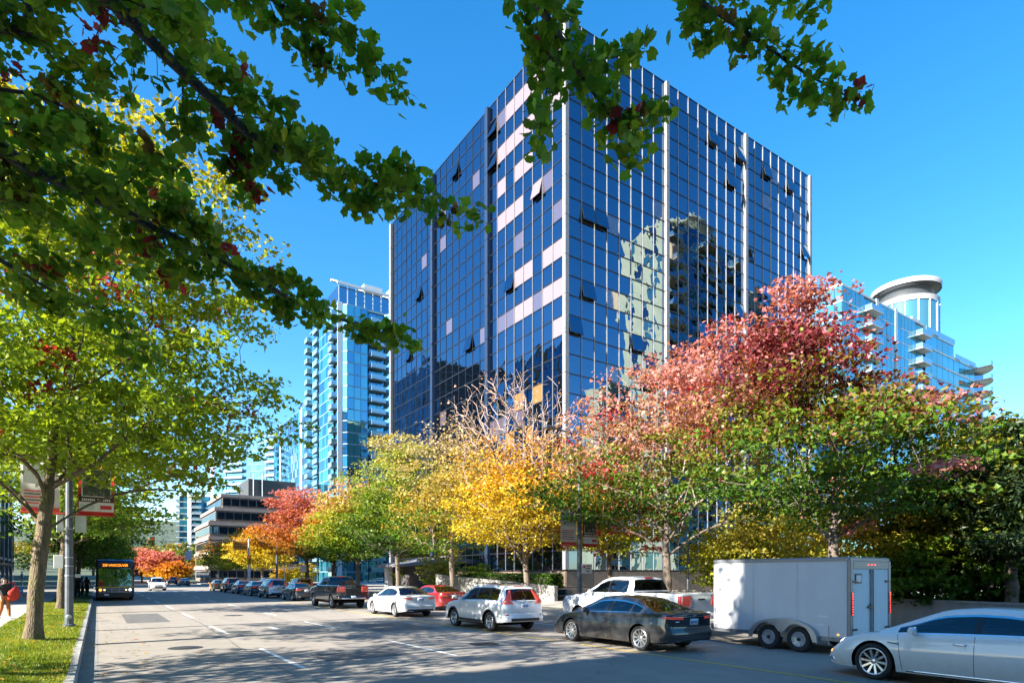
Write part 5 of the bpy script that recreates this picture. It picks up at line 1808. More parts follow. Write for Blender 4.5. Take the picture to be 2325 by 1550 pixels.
    for s in (1, -1):                                  # mirrors
        mx_, mz = S['mirror']
        yw = float(np.interp(mx_, xs, V[:, nT - 1, 1]))
        m = MB()
        prof = [(.0, .0), (.11, .01), (.13, .07), (.10, .13), (.02, .14)]
        for k, (sc_, yy) in enumerate(((.55, .03), (1, .10), (1, .20), (.6, .25))):
            m.v += [(mx_ - .04 + (px_ - .05) * sc_, s * (yw + yy), mz + .02 + (pz - .02) * sc_) for px_, pz in prof]
        for k in range(3):
            for q in range(5):
                r2 = (q + 1) % 5
                m.f.append((k * 5 + q, k * 5 + r2, (k + 1) * 5 + r2, (k + 1) * 5 + q))
                m.s.append(True)
        m.f += [tuple(range(5)), tuple(range(15, 20))]
        m.s += [False, False]
        m.box(mx_ - .03, mx_ + .03, min(s * (yw - .05), s * (yw + .06)), max(s * (yw - .05), s * (yw + .06)), mz - .01, mz + .04)
        m.build('wing_mirror', S.get('mirrormat') or pmat, root, recalc=True)
    for f in S['fit']:
        kind, corners, mat, nm = f[:4]
        kw = f[4] if len(f) > 4 else {}
        if mat == 'tail': mat = TAILR
        elif mat == 'taildim': mat = TAILOFF
        elif mat == 'head': mat = HEADL if lights_on else HEADOFF
        elif mat == 'paint': mat = pmat
        both = kw.get('both', True)
        kw2 = {k: v for k, v in kw.items() if k != 'both'}
        if kind in ('side', 'wrapr', 'wrapf'):
            for s in (1, -1): patch(kind, corners, mat, nm, side=s, **kw2)
        else:
            patch(kind, corners, mat, nm, **kw2)
            if both and kind in ('rear', 'front', 'top'):
                patch(kind, [((c[0], -c[1]) if kind == 'top' else (-c[0], c[1])) for c in corners], mat, nm, **kw2)
    # number plate with a line of characters
    py, pz = S.get('plate', (0, .62))
    pl = patch('rear', [(py - .155, pz - .08), (py + .155, pz - .08), (py + .155, pz + .08), (py - .155, pz + .08)], PLATE, 'number_plate', .012, 4, 3)
    if pl:
        for k in range(6):
            yy = py - .11 + k * .042 + (.012 if k > 2 else 0)
            patch('rear', [(yy - .013, pz - .035), (yy + .013, pz - .035), (yy + .013, pz + .035), (yy - .013, pz + .035)], PLATEINK, 'plate_character', .0135, 2, 2, pl, depth=.001)
    if S.get('extra'): S['extra'](root, S, patch, pmat)
    return root
SIDE_SEDAN = [(0, .90), (.22, .945), (.42, .985), (.60, 1.0), (.74, .995), (.80, .982), (.90, .975), (1.0, .945)]
SIDE_TALL = [(0, .93), (.25, .965), (.45, .99), (.62, 1.0), (.8, .993), (.92, .975), (1.0, .95)]
def sedan_spec(L=4.87, W=1.84, H=1.45, axf=1.45, axr=-1.38, tyre=.335, rim=.245, spokes=10, **kw):
    s = dict(L=L, W=W, axf=axf, axr=axr, tyre=tyre, rim=rim, spokes=spokes, clear=.17,
             belt=[(-L / 2, .96), (-L / 2 + .35, 1.01), (-1.3, .985), (0, .945), (.9, .915), (1.45, .87), (1.95, .79), (L / 2 - .12, .68), (L / 2, .60)],
             sill=[(-L / 2, .30), (-1.9, .25), (-1, .215), (1, .205), (1.9, .20), (L / 2, .21)], side=SIDE_SEDAN,
             tail=[(0, .16), (.32, .03), (.5, .0), (.62, .01), (.66, .07), (.85, .05), (1, .02)], nose=[(0, .12), (.35, .02), (.6, 0), (.8, .05), (1, .2)],
             gx=(-1.95, 1.30), roof=[(-1.95, 1.0), (-1.05, H - .08), (-.55, H - .015), (-.1, H), (.35, H - .03), (.55, H - .10), (1.30, .955)], ws=(.48, 1.24), rw=(-1.86, -1.0), rw_half=.56,
             sidewin=(-1.35, .98), pillars=[(-.20, -.10), (-1.0, -.95)], seats=(.25, -.75), seams=[(.93, .98), (-.15, -.17), (-1.02, -1.12)], handles=[(-.02, .80), (-1.0, .83)], mirror=(.72, .93), plate=(0, .80),
             fit=[('wrapr', [(8, .80), (62, .83), (58, .92), (8, .93)], 'tail', 'tail_light', dict(nu=10, off_=.008)),
                  ('wrapf', [(10, .60), (70, .69), (70, .76), (10, .66)], 'head', 'head_light', dict(nu=10, off_=.006)),
                  ('front', [(-.45, .30), (.45, .30), (.38, .56), (-.38, .56)], BLACK, 'grille', dict(both=False, off_=.004)),
                  ('rear', [(-.62, .27), (.62, .27), (.58, .40), (-.58, .40)], BLACK, 'bumper_insert', dict(both=False, off_=.004)),
                  ('rear', [(-.40, .905), (.40, .905), (.40, .925), (-.40, .925)], CHROME, 'trunk_trim', dict(both=False, off_=.006)),
                  ('rear', [(.46, .25), (.62, .25), (.62, .33), (.46, .33)], CHROME, 'exhaust_tip', dict(off_=.02)),
                  ('rear', [(-.74, .56), (.74, .56), (.74, .566), (-.74, .566)], SEAM, 'bumper_seam', dict(both=False, off_=.0015, nv=2, depth=.003)),
                  ('rear', [(-.05, .955), (.05, .955), (.05, 1.0), (-.05, 1.0)], CHROME, 'badge', dict(both=False, off_=.006, nu=3, nv=3)),
                  ('rear', [(-.16, 1.36), (.16, 1.36), (.15, 1.385), (-.15, 1.385)], 'tail', 'brake_light', dict(both=False, off_=.01, nu=4, nv=2))])
    s.update(kw)
    return s
def suv_spec(L=4.56, W=1.82, H=1.68, tyre=.35, rim=.235, **kw):
    s = dict(L=L, W=W, axf=1.36, axr=-1.26, tyre=tyre, rim=rim, spokes=5, clear=.20, arch=.06, rc=.30, inset=.17,
             belt=[(-L / 2, 1.02), (-L / 2 + .2, 1.07), (-1.0, 1.10), (0, 1.07), (.8, 1.04), (1.3, 1.00), (1.8, .93), (L / 2 - .12, .82), (L / 2, .72)],
             sill=[(-L / 2, .38), (-1.9, .34), (-1, .28), (1, .27), (1.9, .28), (L / 2, .32)], side=SIDE_TALL,
             tail=[(0, .14), (.3, .02), (.45, .0), (.56, .02), (.6, .07), (.8, .07), (1, .09)], nose=[(0, .12), (.35, .02), (.6, 0), (.8, .04), (1, .16)],
             gx=(-2.19, 1.14), roof=[(-2.19, 1.06), (-1.98, H - .20), (-1.82, H - .06), (-1.2, H - .005), (-.3, H), (.15, H - .03), (.36, H - .11), (1.14, 1.06)], rk=.07, ws=(.30, 1.08), rw=(-2.17, -1.93), rw_half=.62,
             sidewin=(-1.75, .80), pillars=[(-.32, -.24), (-1.18, -1.10)], seats=(.15, -.80), seams=[(.80, .84), (-.28, -.30), (-1.0, -1.12)], handles=[(-.12, .90), (-1.0, .94)], mirror=(.60, 1.06), plate=(0, .92),
             fit=[('wrapr', [(14, .98), (60, 1.00), (50, 1.10), (20, 1.12)], 'tail', 'tail_light', dict(nu=8, off_=.012)),
                  ('wrapr', [(22, 1.10), (52, 1.09), (34, 1.46), (20, 1.46)], 'tail', 'tail_light', dict(nu=6, nv=9, off_=.012)),
                  ('wrapf', [(12, .76), (66, .88), (66, .95), (12, .84)], 'head', 'head_light', dict(nu=10, off_=.006)),
                  ('front', [(-.5, .42), (.5, .42), (.44, .72), (-.44, .72)], BLACK, 'grille', dict(both=False, off_=.004)),
                  ('rear', [(-.82, .36), (.82, .36), (.80, .50), (-.80, .50)], BLACK, 'bumper_insert', dict(both=False, off_=.006)),
                  ('rear', [(-.45, 1.055), (.45, 1.055), (.45, 1.085), (-.45, 1.085)], CHROME, 'tailgate_trim', dict(both=False, off_=.012)),
                  ('rear', [(.66, .60), (.80, .60), (.80, .64), (.66, .64)], TAILOFF, 'reflector', dict(off_=.008)),
                  ('rear', [(-.78, .70), (.78, .70), (.78, .707), (-.78, .707)], SEAM, 'tailgate_seam', dict(both=False, off_=.0015, nv=2, depth=.003)),
                  ('rear', [(-.05, 1.10), (.05, 1.10), (.05, 1.16), (-.05, 1.16)], CHROME, 'badge', dict(both=False, off_=.014, nu=3, nv=3)),
                  ('side', [(-.80, .29), (.88, .29), (.88, .40), (-.80, .40)], BLACK, 'sill_cladding', dict(nu=12, nv=3, off_=.012)),
                  ('rear', [(-.22, 1.585), (.22, 1.585), (.2, 1.61), (-.2, 1.61)], 'tail', 'brake_light', dict(both=False, off_=.012, nu=4, nv=2))])
    def extra(root, S, patch, pm):
        for xa in (S['axf'], S['axr']):
            for sd in (1, -1):
                pts = [(xa + (S['tyre'] + .075) * math.cos(t), sd * (S['W'] / 2 - .012), S['tyre'] + (S['tyre'] + .075) * math.sin(t)) for t in np.linspace(-.1, math.pi + .1, 19)]
                MB().tube(pts, .032, 6).build('arch_cladding', BLACK, root)
        for sd in (1, -1):
            MB().tube([(-1.5, sd * .60, H - .02), (-1.4, sd * .60, H + .035), (.0, sd * .60, H + .03), (.15, sd * .60, H - .02)], .018, 6).build('roof_rail', S.get('railmat', BLACK), root)
    s['extra'] = extra
    s.update(kw)
    return s
def pickup_spec(L=5.89, W=2.02, H=1.95, **kw):
    s = dict(L=L, W=W, axf=1.92, axr=-1.76, tyre=.40, rim=.25, spokes=6, tw=.27, clear=.30, arch=.075, rc=.22, inset=.10, bow=.03, shoulder=.06,
             belt=[(-L / 2, 1.36), (-.9, 1.37), (.9, 1.34), (1.5, 1.30), (2.2, 1.22), (L / 2 - .12, 1.14), (L / 2, 1.02)],
             sill=[(-L / 2, .58), (-2.5, .56), (-1, .46), (1.2, .46), (2.4, .46), (L / 2, .46)], side=[(0, .95), (.3, .965), (.5, .985), (.7, 1.0), (.85, .995), (.95, .98), (1, .965)],
             tail=[(0, .02), (.4, -.08), (.5, -.08), (.505, .03), (.9, .02), (1, .03)], nose=[(0, .10), (.35, .0), (.6, .02), (.9, .03), (1, .10)],
             gx=(-.88, 1.62), roof=[(-.88, 1.36), (-.80, H - .14), (-.66, H - .03), (0, H), (.5, H - .03), (.80, H - .13), (1.62, 1.34)], rk=.05, ws=(.74, 1.56), rw=(-.87, -.76), rw_half=.74, tuck=.06,
             sidewin=(-.58, 1.30), pillars=[(.30, .38)], seats=(.55, -.35), seams=[(1.32, 1.34), (.34, .34), (-.62, -.60), (-.885, -.885)], handles=[(.50, 1.13), (-.44, 1.15)], handlemat=BLACK, mirror=(1.12, 1.34), mirrormat=BLACK, plate=(0, .68), bed=(-2.88, -.95),
             fit=[('wrapr', [(4, 1.00), (50, 1.00), (50, 1.33), (4, 1.33)], 'tail', 'tail_light', dict(nu=7, off_=.012)),
                  ('wrapf', [(6, .92), (60, .95), (60, 1.10), (6, 1.08)], 'head', 'head_light', dict(nu=8, off_=.006)),
                  ('front', [(-.62, .70), (.62, .70), (.62, 1.06), (-.62, 1.06)], BLACK, 'grille', dict(both=False, off_=.006)),
                  ('rear', [(-.93, .56), (.93, .56), (.93, .66), (-.93, .66)], CHROME, 'bumper', dict(both=False, off_=.02)),
                  ('rear', [(-.72, 1.34), (.72, 1.34), (.72, 1.347), (-.72, 1.347)], SEAM, 'tailgate_seam', dict(both=False, off_=.002, nv=2, depth=.003)),
                  ('rear', [(-.16, 1.20), (.16, 1.20), (.16, 1.25), (-.16, 1.25)], BLACK, 'tailgate_handle', dict(both=False, off_=.012)),
                  ('side', [(-.70, .44), (1.30, .44), (1.30, .50), (-.70, .50)], BLACK, 'running_board', dict(nu=10, nv=3, off_=.06)),
                  ('side', [(-2.44, 1.10), (-2.30, 1.10), (-2.30, 1.20), (-2.44, 1.20)], SEAM, 'fuel_flap', dict(nu=3, nv=3, off_=.0015, depth=.002)),
                  ('rear', [(-.20, 1.87), (.20, 1.87), (.2, 1.90), (-.2, 1.90)], 'tail', 'brake_light', dict(both=False, off_=.05, nu=4, nv=2))])
    s.update(kw)
    return s
HEAD = math.radians(90)                             # travelling away, along +Y
def park(px, py, axle_x, spec, which='axr', X=None):
    """car centre from the photo pixel where a left wheel meets the road; X fixes the lane"""
    p = on_z(px, py) if X is None else on_x(px, HY, X)
    return (p.x + spec['W'] / 2 - .1 if X is None else X + spec['W'] / 2, p.y - spec[which], 0.0)
P_WHITE = paint('paint_white', (0.70, 0.70, 0.69), 0, .35)
P_PEARL = paint('paint_pearl', (0.66, 0.68, 0.70), 0.1, .3)
P_GREY = paint('paint_machine_grey', (0.03, 0.034, 0.04), 0.4, .2)
P_BLACK = paint('paint_black', (0.008, 0.008, 0.010), 0, .25)
P_NAVY = paint('paint_navy', (0.012, 0.018, 0.035), 0.3, .3)
P_SILVER = paint('paint_silver', (0.42, 0.44, 0.47), 0.8, .35)
P_RED = paint('paint_red', (0.26, 0.012, 0.015), 0.2, .3)
P_ORANGE = paint('paint_orange', (0.62, 0.24, 0.015), 0, .35)
P_BLUE = paint('paint_blue', (0.02, 0.04, 0.12), 0.4, .3)
GQ_ = 'cars queueing in the lane by the centre line'

# dark grey sedan
MZ = sedan_spec(L=4.90, H=1.44, rim=.255, spokes=10, trimmat=CHROME,
                fit=[('wrapr', [(4, .86), (66, .90), (58, .945), (4, .935)], 'tail', 'tail_light', dict(nu=12, off_=.008)),
                     ('wrapf', [(10, .62), (72, .70), (70, .75), (10, .67)], 'head', 'head_light', dict(nu=10, off_=.006)),
                     ('front', [(-.5, .30), (.5, .30), (.42, .60), (-.42, .60)], BLACK, 'grille', dict(both=False, off_=.004)),
                     ('rear', [(-.66, .26), (.66, .26), (.60, .37), (-.60, .37)], BLACK, 'bumper_insert', dict(both=False, off_=.004)),
                     ('rear', [(-.60, .93), (.60, .93), (.60, .942), (-.60, .942)], CHROME, 'trunk_trim', dict(both=False, off_=.006)),
                     ('rear', [(.50, .23), (.62, .23), (.62, .31), (.50, .31)], CHROME, 'exhaust_tip', dict(off_=.03)),
                     ('rear', [(-.76, .60), (.76, .60), (.76, .606), (-.76, .606)], SEAM, 'bumper_seam', dict(both=False, off_=.0015, nv=2, depth=.003)),
                     ('rear', [(-.06, .95), (.06, .95), (.05, 1.005), (-.05, 1.005)], CHROME, 'badge', dict(both=False, off_=.008, nu=3, nv=3)),
                     ('rear', [(.50, .80), (.66, .80), (.66, .82), (.50, .82)], CHROME, 'lettering_strip', dict(both=False, off_=.003, nu=5, nv=2)),
                     ('rear', [(-.70, .985), (.70, .985), (.66, 1.012), (-.66, 1.012)], 'paint', 'spoiler', dict(both=False, off_=.03, depth=.05))])
car(MZ, 'dark grey sedan with chrome window line, brake lights on, straddling the yellow line', park(1455.5, 1476, 0, MZ), HEAD, P_GREY, group=GQ_)
# silver-white crossover
CR = suv_spec()
car(CR, 'pearl-white crossover with tall red tail lamps waiting ahead of the dark grey sedan', park(1114, 1432, 0, CR), HEAD, P_PEARL, group=GQ_)
# white sedan with coupe roof
SN = sedan_spec(L=4.85, W=1.86, H=1.475, rim=.24, spokes=5, plate=(0, .86),
                fit=[('wrapr', [(6, .84), (64, .92), (58, .96), (6, .94)], 'tail', 'tail_light', dict(nu=10, off_=.008)),
                     ('wrapf', [(10, .60), (70, .70), (70, .76), (10, .67)], 'head', 'head_light', dict(nu=10, off_=.006)),
                     ('front', [(-.45, .30), (.45, .30), (.38, .60), (-.38, .60)], BLACK, 'grille', dict(both=False, off_=.004)),
                     ('rear', [(-.70, .30), (.70, .30), (.66, .40), (-.66, .40)], BLACK, 'bumper_insert', dict(both=False, off_=.004)),
                     ('rear', [(-.72, .50), (.72, .50), (.72, .512), (-.72, .512)], SEAM, 'bumper_crease', dict(both=False, off_=.002, nv=2, depth=.003)),
                     ('rear', [(-.05, .96), (.05, .96), (.05, .99), (-.05, .99)], CHROME, 'badge', dict(both=False, off_=.008, nu=3, nv=3)),
                     ('rear', [(.38, .25), (.62, .25), (.62, .32), (.38, .32)], CHROME, 'exhaust_tip', dict(off_=.02))])
car(SN, 'white sedan with pale wheels and red tail lamps, behind the black pickup', park(898, 1399.5, 0, SN), HEAD, P_WHITE, group=GQ_)
# black pickup
PK = pickup_spec()
pkb = car(PK, 'lifted black crew-cab pickup with lit tail lamps in the queue', park(754, 1380, 0, PK), HEAD, P_BLACK, 'pickup_truck', 'pickup', GQ_)
# red sedan beyond the white one
RS = sedan_spec()
car(RS, 'red sedan mostly hidden beyond the white sedan', (16.5, on_x(980, HY, 16.3).y, 0), HEAD, P_RED, group='cars in the kerb-side lane')
# white pickup towing the trailer
WP = pickup_spec(L=6.05, H=1.97, mirrormat=P_WHITE)
p = on_x(1256, HY, 15.2)
wp = car(WP, 'white crew-cab pickup hitched to the cargo trailer', (15.2 + 1.01, on_z(1258, 1420).y - 1.92 if False else 17.6, 0), HEAD, P_WHITE, 'pickup_truck', 'pickup')
# white electric liftback, nose only in view
TS = sedan_spec(L=4.98, W=1.96, H=1.44, axf=1.50, axr=-1.46, tyre=.35, rim=.265, spokes=10, rc=.50, inset=.34,
                belt=[(-2.49, .98), (-2.1, 1.03), (-1.3, 1.0), (0, .945), (.9, .915), (1.4, .87), (1.9, .79), (2.3, .70), (2.49, .60)],
                roof=[(-2.2, 1.02), (-1.25, 1.34), (-.55, 1.43), (-.1, 1.44), (.35, 1.40), (.60, 1.33), (1.42, .94)], gx=(-2.2, 1.42), ws=(.52, 1.36), rw=(-2.1, -1.2), sidewin=(-1.6, 1.08), handlemat=CHROME, trimmat=CHROME, seams=[(.98, 1.06), (-.14, -.15), (-1.05, -1.15)], mirror=(.78, .93),
                handles=[(.06, .80), (-.98, .82)],
                fit=[('wrapf', [(8, .60), (66, .70), (58, .745), (14, .66)], HEADL, 'head_light', dict(nu=12, off_=.006)),
                     ('wrapf', [(24, .44), (42, .45), (42, .50), (24, .49)], AMBER, 'side_marker', dict(nu=4, off_=.006)),
                     ('wrapf', [(14, .30), (54, .30), (50, .36), (16, .36)], CHROME, 'fog_lamp', dict(nu=6, off_=.006)),
                     ('side', [(1.02, .715), (1.22, .735), (1.24, .755), (1.04, .735)], BLACK, 'side_repeater', dict(nu=5, nv=3, off_=.006)),
                     ('front', [(-.5, .24), (.5, .24), (.45, .36), (-.45, .36)], BLACK, 'grille', dict(both=False, off_=.004)),
                     ('side', [(-.9, .24), (.92, .23), (.92, .262), (-.9, .272)], CHROME, 'sill_strip', dict(nu=12, nv=2, off_=.006)),
                     ('wrapr', [(8, .86), (62, .92), (58, .97), (8, .96)], 'tail', 'tail_light', dict(nu=10, off_=.008)),
                     ('rear', [(-.60, .27), (.60, .27), (.58, .40), (-.58, .40)], BLACK, 'bumper_insert', dict(both=False, off_=.004))])
pt = on_z(1985, 1541)
car(TS, 'white liftback with slim headlamp and many-spoked wheels nosing past the trailer', (pt.x + TS['W'] / 2 - .1, pt.y - TS['axf'], 0), HEAD, P_WHITE)

# the rest of the queue, copied from three masters with their own paint
def recoat(root, mat, old):
    for ch in root.children:
        if ch.type == 'MESH' and ch.data.materials and ch.data.materials[0] == old:
            ch.material_slots[0].link = 'OBJECT'
            ch.material_slots[0].material = mat
def from_master(src, old, label, loc, mat, rz=HEAD, group=None):
    o = copy_tree(src)
    o.location = loc
    o.rotation_euler = (0, 0, rz)
    o['label'] = label
    if group: o['group'] = group
    elif 'group' in o: del o['group']
    if mat: recoat(o, mat, old)
    return o
gs_ = sedan_spec(L=4.7, W=1.80)
def lane(px, py):
    p = on_z(px, py)
    return p
# black sedan behind the pickup, then outward
sed = car(gs_, 'small black sedan with lit tail lamps ahead of the black pickup', (lane(652, 1362).x + .85, on_x(665, HY, 12.9).y, 0), HEAD, P_BLACK, group=GQ_)
gv = suv_spec(L=4.7, W=1.88, H=1.72)
YB = sed.location.y
suv = car(gv, 'silver crossover in the queue, next to the small black sedan', (12.95, YB + 7.0, 0), HEAD, P_SILVER, group=GQ_)
from_master(sed, P_BLACK, 'navy sedan in the queue beyond the silver crossover', (13.0, YB + 14.2, 0), P_NAVY, group=GQ_)
from_master(sed, P_BLACK, 'dark blue sedan stopped before the stop line', (13.1, YB + 21.5, 0), P_BLUE, group=GQ_)
from_master(suv, P_SILVER, 'black crossover at the head of the queue', (13.1, YB + 29.0, 0), P_BLACK, group=GQ_)
from_master(sed, P_BLACK, 'orange and yellow taxi entering the crossing', (13.0, YB + 37.0, 0), P_ORANGE, group='cars beyond the queue')
from_master(suv, P_SILVER, 'red crossover in the kerb-side lane by the crossing', (16.9, YB + 27.5, 0), P_RED, group='cars in the kerb-side lane')
from_master(suv, P_SILVER, 'grey crossover in the kerb-side lane behind the silver one', (16.9, YB + 13.0, 0), P_GREY, group='cars in the kerb-side lane')
from_master(sed, P_BLACK, 'dark sedan in the kerb-side lane behind the small black sedan', (16.9, YB + 2.5, 0), P_NAVY, group='cars in the kerb-side lane')
for k, (px, X, mat, lab, src, old) in enumerate(((417, 13.4, P_BLACK, 'black sedan waiting beyond the crossing', sed, P_BLACK), (392, 13.4, P_NAVY, 'navy crossover waiting beyond the crossing', suv, P_SILVER),
                                               (376, 13.4, P_RED, 'dark red sedan far beyond the crossing', sed, P_BLACK), (362, 13.4, P_BLUE, 'blue sedan at the tail of the cars beyond the crossing', sed, P_BLACK))):
    q = on_x(px, HY, X)
    from_master(src, old, lab, (X, q.y, 0), mat, group='cars beyond the queue')
q = on_x(330, HY, 6.6)
from_master(suv, P_SILVER, 'white crossover coming towards the camera beside the bus', (6.4, on_z(330, 1341).y + 2, 0), P_WHITE, -HEAD)

# ---- cargo trailer
def cargo_trailer():
    ALW = concrete_mat('trailer_skin', (0.66, 0.67, 0.68), .10, .7, .12)
    TRM = plain('trailer_trim', (0.20, 0.21, 0.22), 0.45, .4, .1)
    a = on_x(1929, HY, 15.15)
    b = on_x(1620, HY, 15.15)
    Lb = b.y - a.y
    Wb = 2.0
    H0, H1 = .46, 2.42
    t = thing('cargo_trailer', 'white enclosed twin-axle cargo trailer with barn doors and red lamp strips', 'trailer', (15.15, a.y, 0))
    MB().box(0.05, Wb - .05, 0.06, Lb - .06, H0 + .02, H1 - .04).build('body', TRM, t)
    n = 3
    for k in range(n):                               # skin panels each side
        y0, y1 = .06 + (Lb - .12) * k / n, .06 + (Lb - .12) * (k + 1) / n
        for s in (0, 1):
            m = MB().cbox(-.0 if s == 0 else Wb - .05, .05 if s == 0 else Wb, y0 + .0015, y1 - .0015, H0, H1 - .07, .002)
            m.build('side_panel', ALW, t)
        rv = MB()
        for q in range(34):
            z = H0 + .04 + q * (H1 - H0 - .15) / 33
            for yy in (y0 + .025, y1 - .025):
                rv.box(-.006, .0005, yy - .006, yy + .006, z - .006, z + .006)
        o = rv.build('rivet_line', GALV, t)
        o['kind'] = 'stuff'
    MB().cbox(-.012, Wb + .012, -.01, Lb + .012, H1 - .07, H1 + .03, .03).build('roof', TRM, t)
    MB().box(0.03, Wb - .03, Lb - .055, Lb + .01, H0, H1 - .072).build('front_panel', ALW, t)
    MB().box(-.014, Wb + .014, .03, Lb, H0 - .1, H0 - .004).build('chassis_rail', TRM, t)
    # rear frame, doors
    for x0, x1 in ((-.012, .12), (Wb - .12, Wb + .012)):
        MB().cbox(x0, x1, -.035, .055, H0 - .1, H1 - .06, .012).build('door_post', TRM, t)
    MB().cbox(.122, Wb - .122, -.035, .05, H1 - .26, H1 - .072, .012).build('header', TRM, t)
    MB().cbox(.122, Wb - .122, -.05, .055, H0 - .1, H0 + .02, .012).build('rear_sill', TRM, t)
    for x0, x1 in ((.126, Wb / 2 - .004), (Wb / 2 + .004, Wb - .126)):
        MB().cbox(x0, x1, -.022, .04, H0 + .025, H1 - .265, .008).build('door', ALW, t)
        cx_ = x1 - .05 if x0 < .5 else x0 + .05
        d = MB().tube([(cx_, -.05, H0 + .03), (cx_, -.05, H1 - .27)], .018, 8)
        d.box(cx_ - .03, cx_ + .03, -.06, -.02, H0 + .05, H0 + .12).box(cx_ - .03, cx_ + .03, -.06, -.02, H1 - .36, H1 - .29)
        d.build('lock_rod', TRM, t)
        hx = x0 if x0 < .5 else x1
        for z in (H0 + .18, H1 - .6):
            MB().cbox(min(hx - .06, hx + (.18 if x0 < .5 else -.18)), max(hx + .06, hx + (.18 if x0 < .5 else -.18)), -.045, -.023, z, z + .05, .008).build('hinge', BLACK, t)
    MB().box(Wb / 2 - .22, Wb / 2 - .02, -.075, -.05, H0 + .72, H0 + .77).tube([(Wb / 2 - .12, -.06, H0 + .70), (Wb / 2 - .12, -.06, H0 + .84)], .015).build('door_latch', BLACK, t)
    for x in (.055, Wb - .055):
        o = MB().cbox(x - .05, x + .05, -.05, -.036, H0 + .55, H0 + 1.12, .006).build('lamp_housing', TAILOFF, t)
        for k in range(9):
            MB().lathe([(.001, -.056), (.017, -.056), (.019, -.05)], 10, 'y', (x, 0, H0 + .58 + .064 * k)).build('lamp_diode', emissive('trailer_diode', (1, .06, .04), 0.9, (.5, .02, .02)), o)
    for k in range(3):
        MB().cbox(Wb / 2 - .2 + .17 * k, Wb / 2 - .14 + .17 * k, -.045, -.036, H1 - .17, H1 - .145, .004).build('marker_lamp', emissive('trailer_diode', (1, .06, .04), 0.9), t)
    pl = MB().cbox(.2, .52, -.04, -.0225, H1 - .62, H1 - .38, .01).build('plate_frame', BLACK, t)
    MB().box(.24, .48, -.043, -.0405, H1 - .585, H1 - .42).build('number_plate', plain('trailer_plate', (.35, .42, .5), .4), pl)
    # wheels and mudguard
    ys = [on_x(1823, HY, 15.3).y - a.y, on_x(1750, HY, 15.3).y - a.y]
    ys = [ys[0], ys[0] + .86]
    STEEL = plain('trailer_rim', (.30, .36, .42), .4, .5, .1)
    tm, rmesh, bk = wheel_meshes(.335, .2, .2, 8, 'steel', STEEL)
    for y in ys:
        for x, rr in ((.02, math.radians(90)), (Wb - .02, math.radians(-90))):
            o = link('wheel', tm, t, (x, y, .335), (0, 0, rr))
            link('rim', rmesh, o)
            link('hub', MB().lathe([(.001, .12), (.035, .12), (.045, .05)], 12, 'y').mesh('hub', BLACK), o)
    for s, x0, x1 in ((0, -.16, .04), (1, Wb - .04, Wb + .16)):
        ym = (ys[0] + ys[1]) / 2
        prof = [(ym + .98 * math.cos(q) if True else 0, .20 + .66 * math.sin(q) ** .62) for q in np.linspace(.05, math.pi - .05, 22)]
        m = MB()
        V = [(x0, y, z) for y, z in prof] + [(x1, y, z) for y, z in prof]
        k = len(prof)
        m.add(V, [(i, i + 1, k + i + 1, k + i) for i in range(k - 1)], True)
        # outer skirt with two scallops
        inner = []
        for y, z in prof:
            zi = max(.30, max(.335 + math.sqrt(max(0, .40 ** 2 - (y - yy) ** 2)) if abs(y - yy) < .40 else 0 for yy in ys))
            inner.append((y, min(z - .03, zi)))
        xo = x0 if s == 0 else x1
        V = [(xo, y, z) for y, z in prof] + [(xo, y, z) for y, z in inner]
        m.add(V, [(i, i + 1, k + i + 1, k + i) for i in range(k - 1)], False)
        m.build('mudguard', plain('mudguard_alloy', (.38, .40, .42), .35, .6, .08), t)
        MB().box(min(xo, xo + .01), max(xo, xo + .01) + .002, ys[0] - .86, ys[0] - .84, .25, .75).build('mud_bracket', TRM, t)
    # drawbar
    m = MB()
    for x in (.25, Wb - .25):
        m.tube([(x, Lb - .1, .40), (Wb / 2, Lb + 1.15, .42)], .05, 6)
    m.build('drawbar', BLACK, t)
    MB().box(-.008, .0, .55, .80, H0 + .48, H0 + .52).box(-.008, 0, .62, .80, H0 + .28, H0 + .305).build('decal', WHITE, t)
    MB().cbox(-.012, 0, .25, .30, H0 + .05, H0 + .09, .003).build('marker_lamp', AMBER, t)
    return t, a.y + Lb
trl, tr_front = cargo_trailer()
wp.location = (15.15 + 1.0, tr_front + 1.25 + 6.05 / 2, 0)

